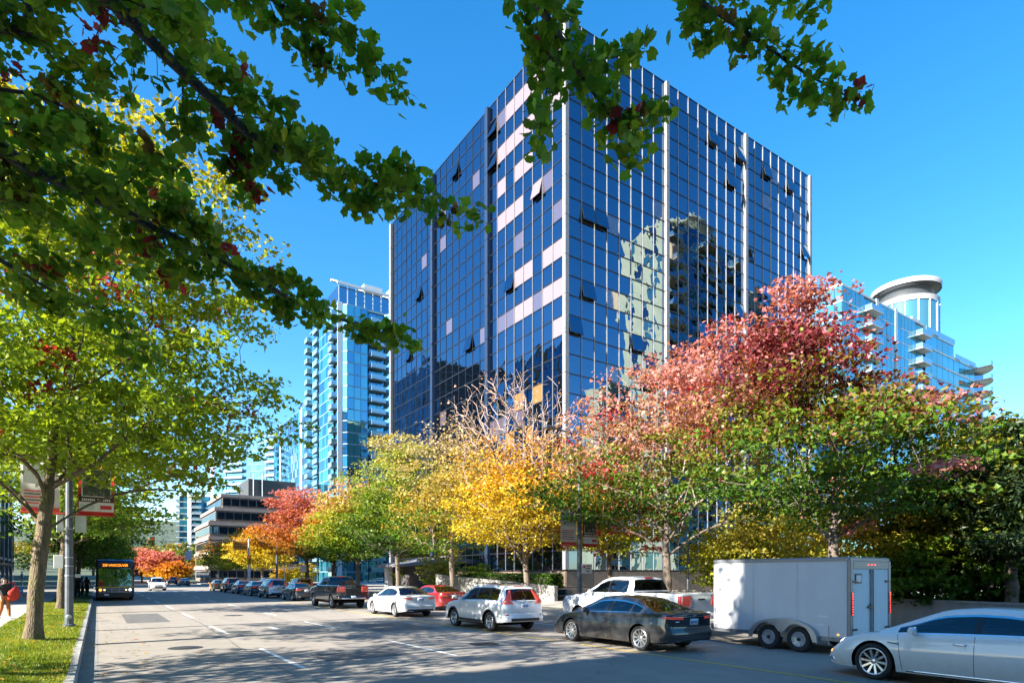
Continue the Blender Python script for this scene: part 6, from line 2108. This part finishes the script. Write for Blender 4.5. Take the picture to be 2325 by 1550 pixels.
# ---- bus
def bus():
    q = on_z(262, 1363)
    W, H, L = 2.55, 3.25, 12.0
    NAVY = plain('bus_navy', (.015, .03, .10), .3, .1, .05, coat=1)
    GREYB = plain('bus_grey', (.10, .11, .13), .3, .1, .06, coat=1)
    YEL = plain('bus_yellow', (.55, .33, .03), .35)
    t = thing('city_bus', 'dark blue city bus with amber route sign coming along the kerb', 'bus', (q.x, q.y, 0))
    def shell(z0, z1, nm, mat, f0=0.0, f1=0.0, ins=0.0):
        w = W / 2 - ins
        pts = []
        r = .28
        for cx_, cy_, a0 in ((w - r, r, -90), (w - r, L - r, 0), (-w + r, L - r, 90), (-w + r, r, 180)):
            for k in range(5):
                a = math.radians(a0 + 22.5 * k)
                pts.append((cx_ + r * math.cos(a), cy_ + r * math.sin(a)))
        n = len(pts)
        V = [(x, y + f0 * (1 if y < 1 else 0), z0) for x, y in pts] + [(x, y + f1 * (1 if y < 1 else 0), z1) for x, y in pts]
        m = MB()
        m.add(V, [(i, (i + 1) % n, n + (i + 1) % n, n + i) for i in range(n)], True)
        m.add(V[n:], [tuple(range(n))])
        m.add(V[:n], [tuple(range(n - 1, -1, -1))])
        return m.build(nm, mat, t)
    shell(.30, 1.00, 'body', NAVY, .0, .0)
    shell(1.004, 1.12, 'yellow_stripe', YEL, 0, .01)
    shell(1.124, 2.55, 'window_band', plain('bus_glassblack', (.008, .010, .012), .06, 0, .05, coat=1), .01, .10, .006)
    shell(2.554, 3.0, 'sign_band', BLACK, .10, .14)
    shell(3.004, 3.14, 'roof_edge', NAVY, .14, .25)
    shell(3.144, 3.25, 'roof', plain('bus_roof', (.12, .25, .45), .3, 0, .05, coat=1), .25, .5, .12)
    # windscreen halves of dark greenish mirror glass
    for x0, x1 in ((-1.10, -.02), (.02, 1.10)):
        V = [(x0, .005, 1.18), (x1, .005, 1.18), (x1, .095, 2.50), (x0, .095, 2.50)]
        m = MB().add([(x, y - .02, z) for x, y, z in V] + [(x, y + .02, z) for x, y, z in V], [(0, 1, 2, 3), (7, 6, 5, 4), (0, 4, 5, 1), (1, 5, 6, 2), (2, 6, 7, 3), (3, 7, 4, 0)])
        o = m.build('windscreen', tower_glass('bus_windscreen', (.30, .45, .42), .02, .02, (.02, .05, .04), .3, 1.5), t)
        MB().tube([(x0 + .2, -.03, 1.2), (x0 + .75, -.01, 1.75)], .012).build('wiper', BLACK, o)
    # route sign
    cu = bpy.data.curves.new('route_text', 'FONT')
    cu.body = '250 VANCOUVER'
    cu.align_x, cu.align_y = 'CENTER', 'CENTER'
    cu.size = .27
    tmp = bpy.data.objects.new('route_text', cu)
    COL.objects.link(tmp)
    bpy.context.view_layer.update()
    me = bpy.data.meshes.new_from_object(tmp.evaluated_get(bpy.context.evaluated_depsgraph_get()))
    bpy.data.objects.remove(tmp)
    me.name = 'route_text'
    me.materials.clear()
    me.materials.append(emissive('sign_amber', (1.0, .30, .01), 0.8, (.3, .1, 0)))
    box = MB().box(-.98, .98, .055, .15, 2.58, 2.96).build('route_sign', BLACK, t)
    o = link('route_text', me, box, (0, .048, 2.77), (math.radians(90), 0, 0))
    o.scale = (.80, 1.0, 1)
    for s in (-1, 1):
        MB().lathe([(.001, -.03), (.10, -.02), (.11, .03)], 16, 'y', (s * .98, 0, .86)).build('head_light', HEADL if s > 0 else AMBER, t)
        MB().lathe([(.001, -.025), (.06, -.02), (.07, .03)], 14, 'y', (s * .72, 0, .86)).build('indicator', emissive('bus_lamp', (1, .6, .2), 1.2, (.5, .3, .1)), t)
        MB().tube([(s * 1.1, .1, 2.6), (s * 1.38, -.15, 2.55), (s * 1.42, -.2, 2.3)], .025).cbox(s * 1.42 - .09, s * 1.42 + .09, -.26, -.17, 1.95, 2.38, .03).build('mirror', BLACK, t)
        for y in (2.6, 8.6):
            tm, rmesh, bk = wheel_meshes(.48, .28, .30, 8, 'steel', ALLOY)
            w = link('wheel', tm, t, (s * (W / 2 - .13), y, .48), (0, 0, math.radians(-90 * s)))
            link('rim', rmesh, w)
    MB().cbox(-1.22, 1.22, -.10, .02, .32, .62, .04).build('bumper', BLACK, t)
    MB().cbox(-.72, -.42, -.115, -.10, .42, .55, .005).build('number_plate', PLATE, t)
    rk = MB()
    for z in (.72, .92):
        rk.tube([(-.75, -.18, z), (.75, -.18, z)], .02, 6)
    for x in (-.75, -.25, .25, .75):
        rk.tube([(x, -.18, .66), (x, -.2, 1.0)], .016, 6)
    rk.build('bike_rack', GALV, t)
    for k in range(8):
        for s in (-1, 1):
            MB().box(min(s * 1.262, s * 1.275), max(s * 1.262, s * 1.275), 1.2 + 1.3 * k, 2.38 + 1.3 * k, 1.3, 2.45).build('side_window', GDARK, t)
    return t
bus()
# ------------------------------------------------------------------ street furniture, walls, people
REDB = plain('banner_red', (0.48, 0.025, 0.02), 0.6, 0, .12)
BANW = plain('banner_white', (0.60, 0.58, 0.56), 0.7, 0, .1)
BANK = plain('banner_maroon', (0.05, 0.022, 0.018), 0.6)
GREYP = plain('pole_paint', (0.085, 0.10, 0.12), 0.5, 0.3, .2, 3)
SIGNB = plain('sign_back', (0.46, 0.48, 0.47), 0.45, 0.4, .1)
INK = plain('sign_ink', (0.05, 0.05, 0.05), 0.6)
def photo_mat():
    t = NT('banner_photo')
    nz = t.noise(t.coord('Object', (2.2, 1, 1.6)), 2.6, 5, .6)
    t.set(Base_Color=t.ramp(nz, [(.32, (.012, .016, .012)), (.52, (.05, .06, .04)), (.62, (.16, .17, .10)), (.75, (.38, .36, .30))]), Roughness=.6)
    return t.m
PHOTO = photo_mat()
def banner(parent, x0, x1, z0, z1, style):
    """a printed cloth on two red arms; it faces down the street"""
    w, h = x1 - x0, z1 - z0
    b = MB()
    n = 8
    V = [(x0 + w * i / n, .012 * math.sin(i * 1.1), z) for z in (z0, z1) for i in range(n + 1)]
    V += [(x, y + .012, z) for x, y, z in V]
    k = n + 1
    for i in range(n):
        b.f += [(i, i + 1, k + i + 1, k + i), (2 * k + i + 1, 2 * k + i, 3 * k + i, 3 * k + i + 1), (i + 1, i, 2 * k + i, 2 * k + i + 1), (k + i, k + i + 1, 3 * k + i + 1, 3 * k + i)]
        b.s += [True, True, False, False]
    b.v = V
    o = b.build('banner', REDB if style == 'photo' else BANW, parent)
    def strip(a0, a1, c0, c1, mat, nm, d):
        MB().box(x0 + w * a0, x0 + w * a1, -d - .004, -d, z0 + h * c0, z0 + h * c1).build(nm, mat, o)
    if style == 'photo':
        strip(.02, .98, .26, .40, BANK, 'print_band', .016)
        strip(.09, .91, .36, .93, BANW, 'print_border', .018)
        strip(.12, .88, .375, .915, PHOTO, 'print_picture', .023)
        for i in range(15):                          # a line of lettering too small to read in the photograph
            if i in (7, 10): continue
            strip(.10 + .053 * i, .135 + .053 * i, .275, .32, BANW, 'print_letter', .021)
        strip(.02, .98, .06, .25, BANW, 'print_foot', .016)
        strip(.05, .45, .10, .20, SIGNB, 'print_mark', .021)
        strip(.60, .92, .11, .19, REDB, 'print_mark', .021)
    else:
        strip(.06, .94, .55, .92, SIGNB, 'print_picture', .018)
        for i in range(5): strip(.08, .86 - .06 * (i % 3), .40 - .06 * i, .42 - .06 * i, INK if i % 2 else REDB, 'print_line', .018)
        strip(.02, .98, .01, .08, REDB, 'print_band', .018)
    for z in (z0 - .03, z1 + .03):
        MB().tube([(0, 0, z), (x1 if x1 > 0 else x0, 0, z)], .03, 8).build('banner_arm', REDB, parent)
    return o
pb = on_z(157, 1419, .23)
lp = thing('lamp_post', 'grey steel lamp post with red picture banners on the grass verge', 'lamp post', (pb.x, pb.y, .20))
m = MB()
m.lathe([(.20, 0), (.20, .06), (.135, .10), (.13, .6), (.12, 3.0), (.105, 5.5), (.08, 9.2)], 12, smooth=False)
m.build('pole', GREYP, lp)
MB().tube([(0, 0, 9.1), (.5, 0, 9.6), (1.6, 0, 9.8)], .05).build('lamp_arm', GREYP, lp)
MB().cbox(1.5, 2.3, -.14, .14, 9.74, 9.9, .04).build('lamp_head', GALV, lp)
banner(lp, .26, 1.34, 3.98, 5.72, 'photo')
banner(lp, -1.34, -.26, 3.98, 5.72, 'text')
MB().cbox(-.36, -.165, -.03, .03, 3.32, 3.92, .01).build('sign_panel', SIGNB, lp)
MB().cbox(.165, .50, -.03, .03, 3.32, 3.92, .01).build('sign_panel', SIGNB, lp)
MB().cbox(-.44, -.17, -.05, -.02, 2.05, 2.5, .008).build('notice_plate', WHITE, lp)
for z in (2.12, 2.42, 3.42, 3.85, 1.78):
    MB().lathe([(.118, z - .012), (.136, z - .012), (.136, z + .012), (.118, z + .012)], 16).build('strap', GALV, lp)
MB().cbox(.165, .34, -.012, .012, 1.72, 1.84, .004).build('bracket', GALV, lp)
MB().lathe([(.001, -.142), (.07, -.142), (.085, -.135), (.085, -.11)], 12, 'y', (0, 0, .34)).build('hand_hole_cover', GALV, lp)
# lamp post with banners across the street
q = on_x(1316, HY, 20.0)
lp = thing('lamp_post', 'dark lamp post with red banner arms and parking notice behind the white pickup', 'lamp post', (q.x, q.y, .14))
MB().lathe([(.2, 0), (.2, .06), (.15, .1), (.13, 3), (.085, 8.6)], 12, smooth=False).build('pole', GREYP, lp)
banner(lp, .2, 1.2, 3.35, 5.1, 'photo')
banner(lp, -1.2, -.2, 3.35, 5.1, 'text')
MB().tube([(0, 0, 8.5), (-.6, 0, 8.9), (-1.6, 0, 9.0)], .045).cbox(-2.2, -1.5, -.13, .13, 8.95, 9.08, .03).build('lamp_arm', GREYP, lp)
o = MB().cbox(.0, .68, -.17, -.145, 1.95, 2.42, .01).build('notice_plate', BANW, lp)
MB().lathe([(.001, -.174), (.07, -.174), (.075, -.171)], 16, 'y', (.16, 0, 2.28)).build('print_mark', REDB, o)
for i in range(3): MB().box(.28, .62 - .05 * i, -.175, -.1705, 2.30 - .13 * i, 2.35 - .13 * i).build('print_line', INK, o)
# slim lamp post by the hedge
q = on_x(1562, HY, 24.6)
s = thing('lamp_post', 'slim dark lamp post by the low hedge beyond the pickup bed', 'lamp post', (q.x, q.y, .14))
MB().lathe([(.10, 0), (.10, .3), (.06, .4), (.05, 4.6)], 10).build('pole', GREYP, s)
MB().lathe([(.05, 4.6), (.16, 4.7), (.2, 5.1), (.05, 5.3)], 12).build('lamp_head', SIGNB, s)

# traffic signals at the crossing
SIGY = plain('signal_yellow', (.75, .44, .02), .5)
def signal(parent, x, y, z, face=-1, lit=0):
    g = MB().cbox(x - .27, x + .27, y - .12, y + .12, z - .62, z + .62, .03).build('signal_housing', SIGY, parent)
    for k in range(3):
        zz = z + .34 - .34 * k
        on = k == lit
        mat = (emissive('signal_red_on', (1, .05, .03), .15, (.4, .02, .02)) if k == 0 else DARK) if on else plain('signal_lens_off', (.03, .03, .02), .3)
        MB().lathe([(.001, y - .13), (.11, y - .13), (.12, y - .12)], 14, 'y', (x, 0, zz)).build('signal_lens', mat, g)
        MB().lathe([(.135, y - .28), (.135, y - .12)], 14, 'y', (x, 0, zz), True, .3, math.pi - .3).build('visor', SIGY, g)
YW = 87.0
t = thing('span_wire_signal', 'yellow traffic signals hung from a wire across the crossing', 'traffic signal', (0, YW, 0))
def hang(px, yy):
    p = on_y(px, yy, YW)
    return p
a, b_ = hang(346, 1229), hang(481, 1253)
signal(t, a.x, 0, a.z)
signal(t, b_.x, 0, b_.z)
xp0, xp1 = -3.6, 20.2
for x in (xp0, xp1):
    MB().lathe([(.17, 0), (.15, 3), (.11, 7.6)], 12).build('pole', GREYP, t, (x, 0, .1))
MB().tube([(xp0 + (xp1 - xp0) * k / 12, 0, 7.2 - 1.0 * math.sin(math.pi * k / 12)) for k in range(13)], .03, 5).build('span_wire', GALV, t)
for p in (a, b_):
    f = (p.x - xp0) / (xp1 - xp0)
    MB().tube([(p.x, 0, p.z + .55), (p.x, 0, 7.2 - math.sin(math.pi * f))], .025, 5).build('hanger', GALV, t)
sg = hang(428, 1260)
MB().cbox(sg.x - .4, sg.x + .4, -.03, .03, sg.z - .55, sg.z + .55, .01).build('lane_sign', BANW, t)
MB().tube([(sg.x, 0, sg.z + .55), (sg.x, 0, 6.6)], .02, 5).build('hanger', GALV, t)
q = on_y(565, HY, 86.0)
t = thing('signal_post', 'signal post with amber street board and yellow signal at the crossing corner', 'traffic signal', (q.x, q.y, .12))
MB().lathe([(.16, 0), (.13, 3), (.11, 6.6)], 12).build('pole', GALV, t)
signal(t, .0, -.25, 3.9)
MB().cbox(-1.9, -.2, -.06, .06, 5.2, 6.3, .02).build('amber_board', plain('amber_board', (.62, .26, .02), .5), t)
for i in range(2):
    for k in range(5): MB().box(-1.72 + .29 * k, -1.52 + .29 * k, -.068, -.061, 5.85 - .38 * i, 6.05 - .38 * i).build('board_letter', plain('amber_board_ink', (.30, .09, .01), .6), t)
MB().tube([(-1.0, .0, 5.75), (.0, .0, 5.75)], .04, 6).build('bracket', GALV, t)
MB().cbox(-.16, .16, -.24, -.16, 1.7, 2.5, .02).build('control_box', WHITE, t)
for px, X, h, w_, hh, lab in ((646, 20.2, 3.2, .12, .9, 'white post with narrow panel on the far pavement by the queue'), (688, 20.4, 3.1, .75, .85, 'white square notice on a post beside the red tree')):
    q = on_x(px, HY, X)
    t = thing('street_sign', lab, 'sign', (q.x, q.y, .14))
    MB().tube([(0, 0, 0), (0, 0, h)], .05, 8).build('post', WHITE, t)
    MB().cbox(-w_ / 2, w_ / 2, -.09, -.055, h - hh, h, .01).build('sign_face', WHITE, t)

# concrete walls and planters across the street
WALLC = concrete_mat('wall_concrete', (.30, .295, .28), .35, .8)
def wall_run(name, label, x, pts, th=.3, cap=True, mat=None):
    """pts: (y, top z) along a wall lying along the street"""
    t = thing(name, label, 'wall', (x, pts[0][0], .1))
    y00 = pts[0][0]
    for i, ((ya, za), (yb, zb_)) in enumerate(zip(pts[:-1], pts[1:])):
        n = max(1, int(abs(yb - ya) / 2.4))
        for k in range(n):
            a, b = ya + (yb - ya) * k / n, ya + (yb - ya) * (k + 1) / n
            z0, z1 = za + (zb_ - za) * k / n - .1, za + (zb_ - za) * (k + 1) / n - .1
            a, b = a - y00 + .006, b - y00 - .006
            MB().add([(0, a, 0), (th, a, 0), (th, b, 0), (0, b, 0), (0, a, z0), (th, a, z0), (th, b, z1), (0, b, z1)],
                     [(0, 3, 2, 1), (4, 5, 6, 7), (0, 1, 5, 4), (1, 2, 6, 5), (2, 3, 7, 6), (3, 0, 4, 7)]).build('panel', mat or WALLC, t)
            if cap:
                MB().add([(-.04, a, z0 + .004), (th + .04, a, z0 + .004), (th + .04, b, z1 + .004), (-.04, b, z1 + .004), (-.04, a, z0 + .07), (th + .04, a, z0 + .07), (th + .04, b, z1 + .07), (-.04, b, z1 + .07)],
                         [(0, 3, 2, 1), (4, 5, 6, 7), (0, 1, 5, 4), (1, 2, 6, 5), (2, 3, 7, 6), (3, 0, 4, 7)]).build('coping', mat or WALLC, t)
    return t
wall_run('planter_wall', 'low concrete planter wall behind the white liftback', 24.0, [(-6, .92), (12.0, 1.1)])
wall_run('ramp_wall', 'sloping grey concrete ramp wall beyond the white sedan', 27.0, [(34.5, 1.15), (53.0, 2.0)])
wall_run('garden_wall', 'pale concrete garden wall between the pickup and the office tower', 26.0, [(17.6, 1.25), (25.5, 1.05)], mat=PAVE)
struct(sheet(24.3, 34, -6, 12, .98), 'planter_bed', SOIL)
struct(sheet(27.3, 36, 34.5, 53, 1.0), 'raised_bed', SOIL)
# lattice screen
a, b_ = on_x(2160, HY, 30.5), on_x(2258, HY, 30.5)
t = thing('lattice_screen', 'dark timber lattice screen between pine trunks on the planter', 'screen', (30.5, b_.y, .98))
LW = a.y - b_.y
WD = plain('lattice_timber', (.035, .028, .022), .7)
for k in range(9): MB().box(-.03, .03, LW * k / 8 - .03, LW * k / 8 + .03, 0, 1.7).build('upright', WD, t)
for k in range(8): MB().box(-.06, -.032, 0, LW, .12 + .2 * k, .16 + .2 * k).build('rail', WD, t)
MB().box(-.1, .1, -.3, LW + .3, 1.72, 1.84).build('top_beam', WD, t)
# bicycle hoop
q = on_z(2120, 1420, .15)
q2 = on_z(2160, 1424, .15)
t = MB().tube([(0, 0, 0), (0, 0, .45), (.03, -.06, .62), (.1, -.22, .74), (.14, -.40, .76), (.18, -.58, .74), (.24, -.72, .62), (.26, -.78, .45), (.26, -.78, 0)], .028, 8).build('bicycle_hoop', GALV, None, (q.x, q.y, .14))
tag(t, 'grey bent-steel bicycle hoop on the pavement beside the planter wall', 'bike rack')
# entrance canopy
q = on_x(905, HY, 31)
t = thing('entrance_canopy', 'low sloping entrance canopy with a white pier beyond the ramp wall', 'canopy', (31, q.y - 3.5, .1))
MB().add([(-1.2, -1, 2.9), (6, -1, 3.6), (6, 8, 3.6), (-1.2, 8, 2.9), (-1.2, -1, 3.2), (6, -1, 4.4), (6, 8, 4.4), (-1.2, 8, 3.2)],
         [(0, 3, 2, 1), (4, 5, 6, 7), (0, 1, 5, 4), (1, 2, 6, 5), (2, 3, 7, 6), (3, 0, 4, 7)]).build('roof', plain('canopy_slate', (.20, .19, .20), .7), t)
MB().cbox(-.6, .1, 5.6, 6.6, 0, 2.92, .03).build('pier', WHITE, t)
MB().box(.6, 5.8, -.4, 7.4, 0, 2.98).build('wall', plain('canopy_wall', (.07, .065, .07), .8), t)
# hedge by the pavement
def hedge(label, x0, x1, y0, y1, z0, z1, sd, n=5200, leaf=.11, stops=None):
    rs = np.random.RandomState(sd)
    t = thing('hedge', label, 'hedge', ((x0 + x1) / 2, (y0 + y1) / 2, z0))
    hx, hy, h = (x1 - x0) / 2, (y1 - y0) / 2, z1 - z0
    MB().cbox(-hx * .8, hx * .8, -hy * .96, hy * .96, 0, h * .8, .1).build('twig_mass', plain('hedge_inside', (.03, .03, .015), .95), t)
    C = rs.uniform(-1, 1, (n, 3)) * np.array([hx, hy, .5 * h]) + np.array([0, 0, .5 * h])
    f = rs.randint(0, 5, n)
    C[f == 0, 2] = h * rs.uniform(.8, 1.05, (f == 0).sum())
    C[f == 1, 0] = -hx * rs.uniform(.85, 1.05, (f == 1).sum())
    C[f == 2, 1] = -hy * rs.uniform(.95, 1.02, (f == 2).sum())
    col = lerp_cols(rs.rand(n), stops or [(0, GREEN), (.6, GREEN_Y), (1, (.24, .28, .03))])
    link('crown', leaves_mesh('crown', C, leaf * rs.uniform(.7, 1.3, n), col, 'simple', rs, LEAFM, .8, .8), t)
hedge('clipped bright green low hedge beyond the pickup bed', 22.3, 23.6, 12.8, 19.5, .14, .95, 5)
hedge('clipped hedge along the top of the ramp wall', 27.6, 29.0, 36, 50, 1.0, 2.1, 6, 6000, .14, [(0, GREEN_D), (1, GREEN)])

# footpath side: shelter, post, blue notice
t = thing('bus_shelter', 'grey glass bus shelter on the footpath behind the mossy trunk', 'bus shelter', (-6.9, 50, .2))
MB().cbox(0, 1.9, 0, 5.2, 2.45, 2.6, .04).build('roof', plain('shelter_roof', (.12, .10, .08), .5), t)
for y in (.1, 2.6, 5.1): MB().box(.1, .18, y - .04, y + .04, 0, 2.45).build('post', GALV, t)
for y in (.16, 2.66): MB().box(.12, .15, y, y + 2.38, .3, 2.3).build('pane', GDARK, t)
MB().cbox(.35, .8, .5, 4.6, .42, .48, .01).cbox(.5, .62, .8, .9, 0, .42, .01).cbox(.5, .62, 4.2, 4.3, 0, .42, .01).build('bench', GALV, t)
q = on_z(50, 1345, .23)
t = thing('hydrant_post', 'slender grey post with round cap beside the dark glass block', 'post', (q.x, q.y, .2))
MB().lathe([(.12, 0), (.12, .2), (.06, .3), (.05, 1.5), (.13, 1.6), (.15, 1.85), (.05, 2.0), (.08, 2.1), (.02, 2.25)], 12).build('post', GALV, t)
q = on_z(35, 1362, .23)
t = thing('pavement_sign', 'small blue pavement sign board near the walking person', 'sign', (q.x, q.y, .2))
MB().cbox(-.42, .42, -.03, .03, .5, .95, .01).build('sign_face', plain('sign_blue', (.05, .22, .55), .5), t)
MB().box(-.32, .32, -.036, -.031, .66, .74).build('print_line', WHITE, t)
for x in (-.35, .35): MB().tube([(x, 0, 0), (x, 0, .5)], .02, 6).build('leg', GALV, t)

# ------------------------------------------------------------------ people
SKIN = plain('skin', (.45, .27, .19), .5, 0, .06)
def cloth(name, col): return plain(name, col, .85, 0, .18, 14, bump=.2)
def person(label, loc, rz, h, mats, hair, stride=.22, swing=.25, group=None, fingers=True):
    """one skinned figure, mid-stride; mats: shirt, trousers, shoes; faces +x"""
    t = thing('person', label, 'person', loc, rz, group)
    k = h / 1.70
    J, E, Rd = [], [], []
    def j(p, r, par=None):
        J.append((p[0] * k, p[1] * k, p[2] * k))
        Rd.append(r * k)
        if par is not None: E.append((par, len(J) - 1))
        return len(J) - 1
    pel = j((0, 0, .93), .135)
    wa = j((0, 0, 1.06), .12, pel)
    ch = j((.01, 0, 1.25), .145, wa)
    up = j((.0, 0, 1.38), .115, ch)
    nk = j((.01, 0, 1.46), .055, up)
    hd = j((.02, 0, 1.53), .078, nk)
    hm = j((.025, 0, 1.60), .092, hd)
    tp = j((.015, 0, 1.665), .066, hm)
    no = j((.10, 0, 1.585), .02, hm)
    for s, ph in ((1, 1), (-1, -1)):
        hip = j((.0, s * .095, .88), .105, pel)
        kn = j((.10 * 1 if ph > 0 else .02, s * .10, .50), .078, hip)
        an = j((stride * ph * .8, s * .10, .12 if ph > 0 else .16), .052, kn)
        he = j((stride * ph - .04, s * .10, .055 if ph > 0 else .09), .045, an)
        to = j((stride * ph + .14, s * .11, .04), .034, he)
        sh = j((0, s * .175, 1.385), .066, up)
        el = j((-.04 - swing * ph * .35, s * .235, 1.12), .046, sh)
        wr = j((.06 - swing * ph, s * .245, .90), .032, el)
        pa = j((.08 - swing * ph, s * .24, .83), .036, wr)
        if fingers:
            for q in range(4):
                f1 = j((.105 - swing * ph - .022 * q, s * (.245 - .004 * q), .775), .0098, pa)
                j((.11 - swing * ph - .022 * q, s * (.232 - .004 * q), .735 - .006 * (q in (1, 2))), .0085, f1)
            th_ = j((.115 - swing * ph, s * .215, .805), .0105, pa)
            j((.125 - swing * ph, s * .205, .775), .009, th_)
    me = bpy.data.meshes.new('body')
    me.from_pydata(J, E, [])
    o = bpy.data.objects.new('body_tmp', me)
    COL.objects.link(o)
    md = o.modifiers.new('skin', 'SKIN')
    for i, v in enumerate(me.skin_vertices[0].data):
        v.radius = (Rd[i] * (.86 if i < 4 else 1), Rd[i] * (1.12 if i < 4 else 1))
        v.use_root = (i == 0)
    sb = o.modifiers.new('sub', 'SUBSURF')
    sb.levels = 1
    sb.render_levels = 1
    bpy.context.view_layer.update()
    nm = bpy.data.meshes.new_from_object(o.evaluated_get(bpy.context.evaluated_depsgraph_get()))
    bpy.data.objects.remove(o)
    nm.name = 'body'
    nm.materials.clear()
    for m_ in (SKIN, *mats): nm.materials.append(m_)
    for p in nm.polygons:
        c = p.center / k
        a = abs(c.y)
        if c.z > 1.44: i = 0
        elif c.z > 1.16 and (a < .21 or c.z > 1.2): i = 1
        elif c.z > .96 and a < .17: i = 1
        elif a > .19 and c.z > .68: i = 0
        elif c.z > .12: i = 2
        else: i = 3
        p.material_index = i
        p.use_smooth = True
    link('body', nm, t)
    m = MB()
    for zc, r, dx in ((1.60, .104, -.025), ):
        m.lathe([(.02, .085), (.07, .07), (.098, .03), (.105, -.02), (.10, -.10), (.085, -.16)], 14, 'z', (dx * k, 0, (zc + .01) * k), True, math.radians(62), math.radians(298))
        m.lathe([(.001, .10), (.05, .092), (.09, .055), (.103, .02)], 14, 'z', (dx * k * .4, 0, (zc + .005) * k))
    m.build('hair', hair, t)
    for s in (-1, 1):
        MB().lathe([(.001, .006), (.009, .003), (.011, -.002)], 8, 'x', (.104 * k, s * .034 * k, 1.612 * k)).build('eye', INK, t)
    MB().box(.098 * k, .104 * k, -.02 * k, .02 * k, 1.548 * k, 1.555 * k).build('mouth', plain('lip', (.30, .10, .09), .5), t)
    return t
DKH = plain('hair_dark', (.02, .014, .010), .6)
ph = on_z(10, 1404, .235)
person('person in black top and loose rust-orange trousers walking on the footpath', (ph.x, ph.y, .235), math.radians(-62), 1.66, (cloth('cloth_black', (.02, .02, .022)), cloth('cloth_rust', (.42, .13, .03)), cloth('shoe_white', (.5, .48, .45))), DKH)
bp = at_depth(32, 1347, (ph.x * SY + ph.y * CY_) + .15)
m = MB()
rb_ = random.Random(2)
m.lathe([(.02, -.30), (.12, -.27), (.17, -.14), (.19, .02), (.13, .2), (.04, .30)], 12)
m.v = [(x * rb_.uniform(.8, 1.2), y * rb_.uniform(.7, 1.1), z + .08 * x) for x, y, z in m.v]
m.tube([(.02, 0, .26), (-.10, 0, .42), (-.28, .02, .40)], .02, 6)
bag = m.build('shoulder_bag', cloth('cloth_red', (.50, .035, .02)), None, (bp.x, bp.y, bp.z), (.1, .25, .6))
bag.scale = (1.1, .75, 1)
tag(bag, 'bright red cloth bag slung behind the person in rust-orange trousers', 'bag')
for i, (px, Y, h, lab, ms) in enumerate(((176, 61, 1.75, 'dark-clothed person waiting beside the bus', ((.02, .02, .03), (.02, .02, .02))), (186, 66, 1.7, 'person in white top standing by the bus stop', ((.5, .5, .5), (.03, .03, .05))), (197, 64, 1.68, 'person in maroon jacket by the front of the bus stop', ((.22, .03, .03), (.03, .03, .04))))):
    q = on_y(px, HY, Y)
    person(lab, (min(q.x, -2.9) if False else q.x, Y, .2), math.radians(-80 + 70 * i), h, (cloth('cloth_p%d' % i, ms[0]), cloth('cloth_q%d' % i, ms[1]), cloth('shoe_dark', (.03, .03, .03))), DKH, .05, .06, 'people waiting by the bus stop', False)
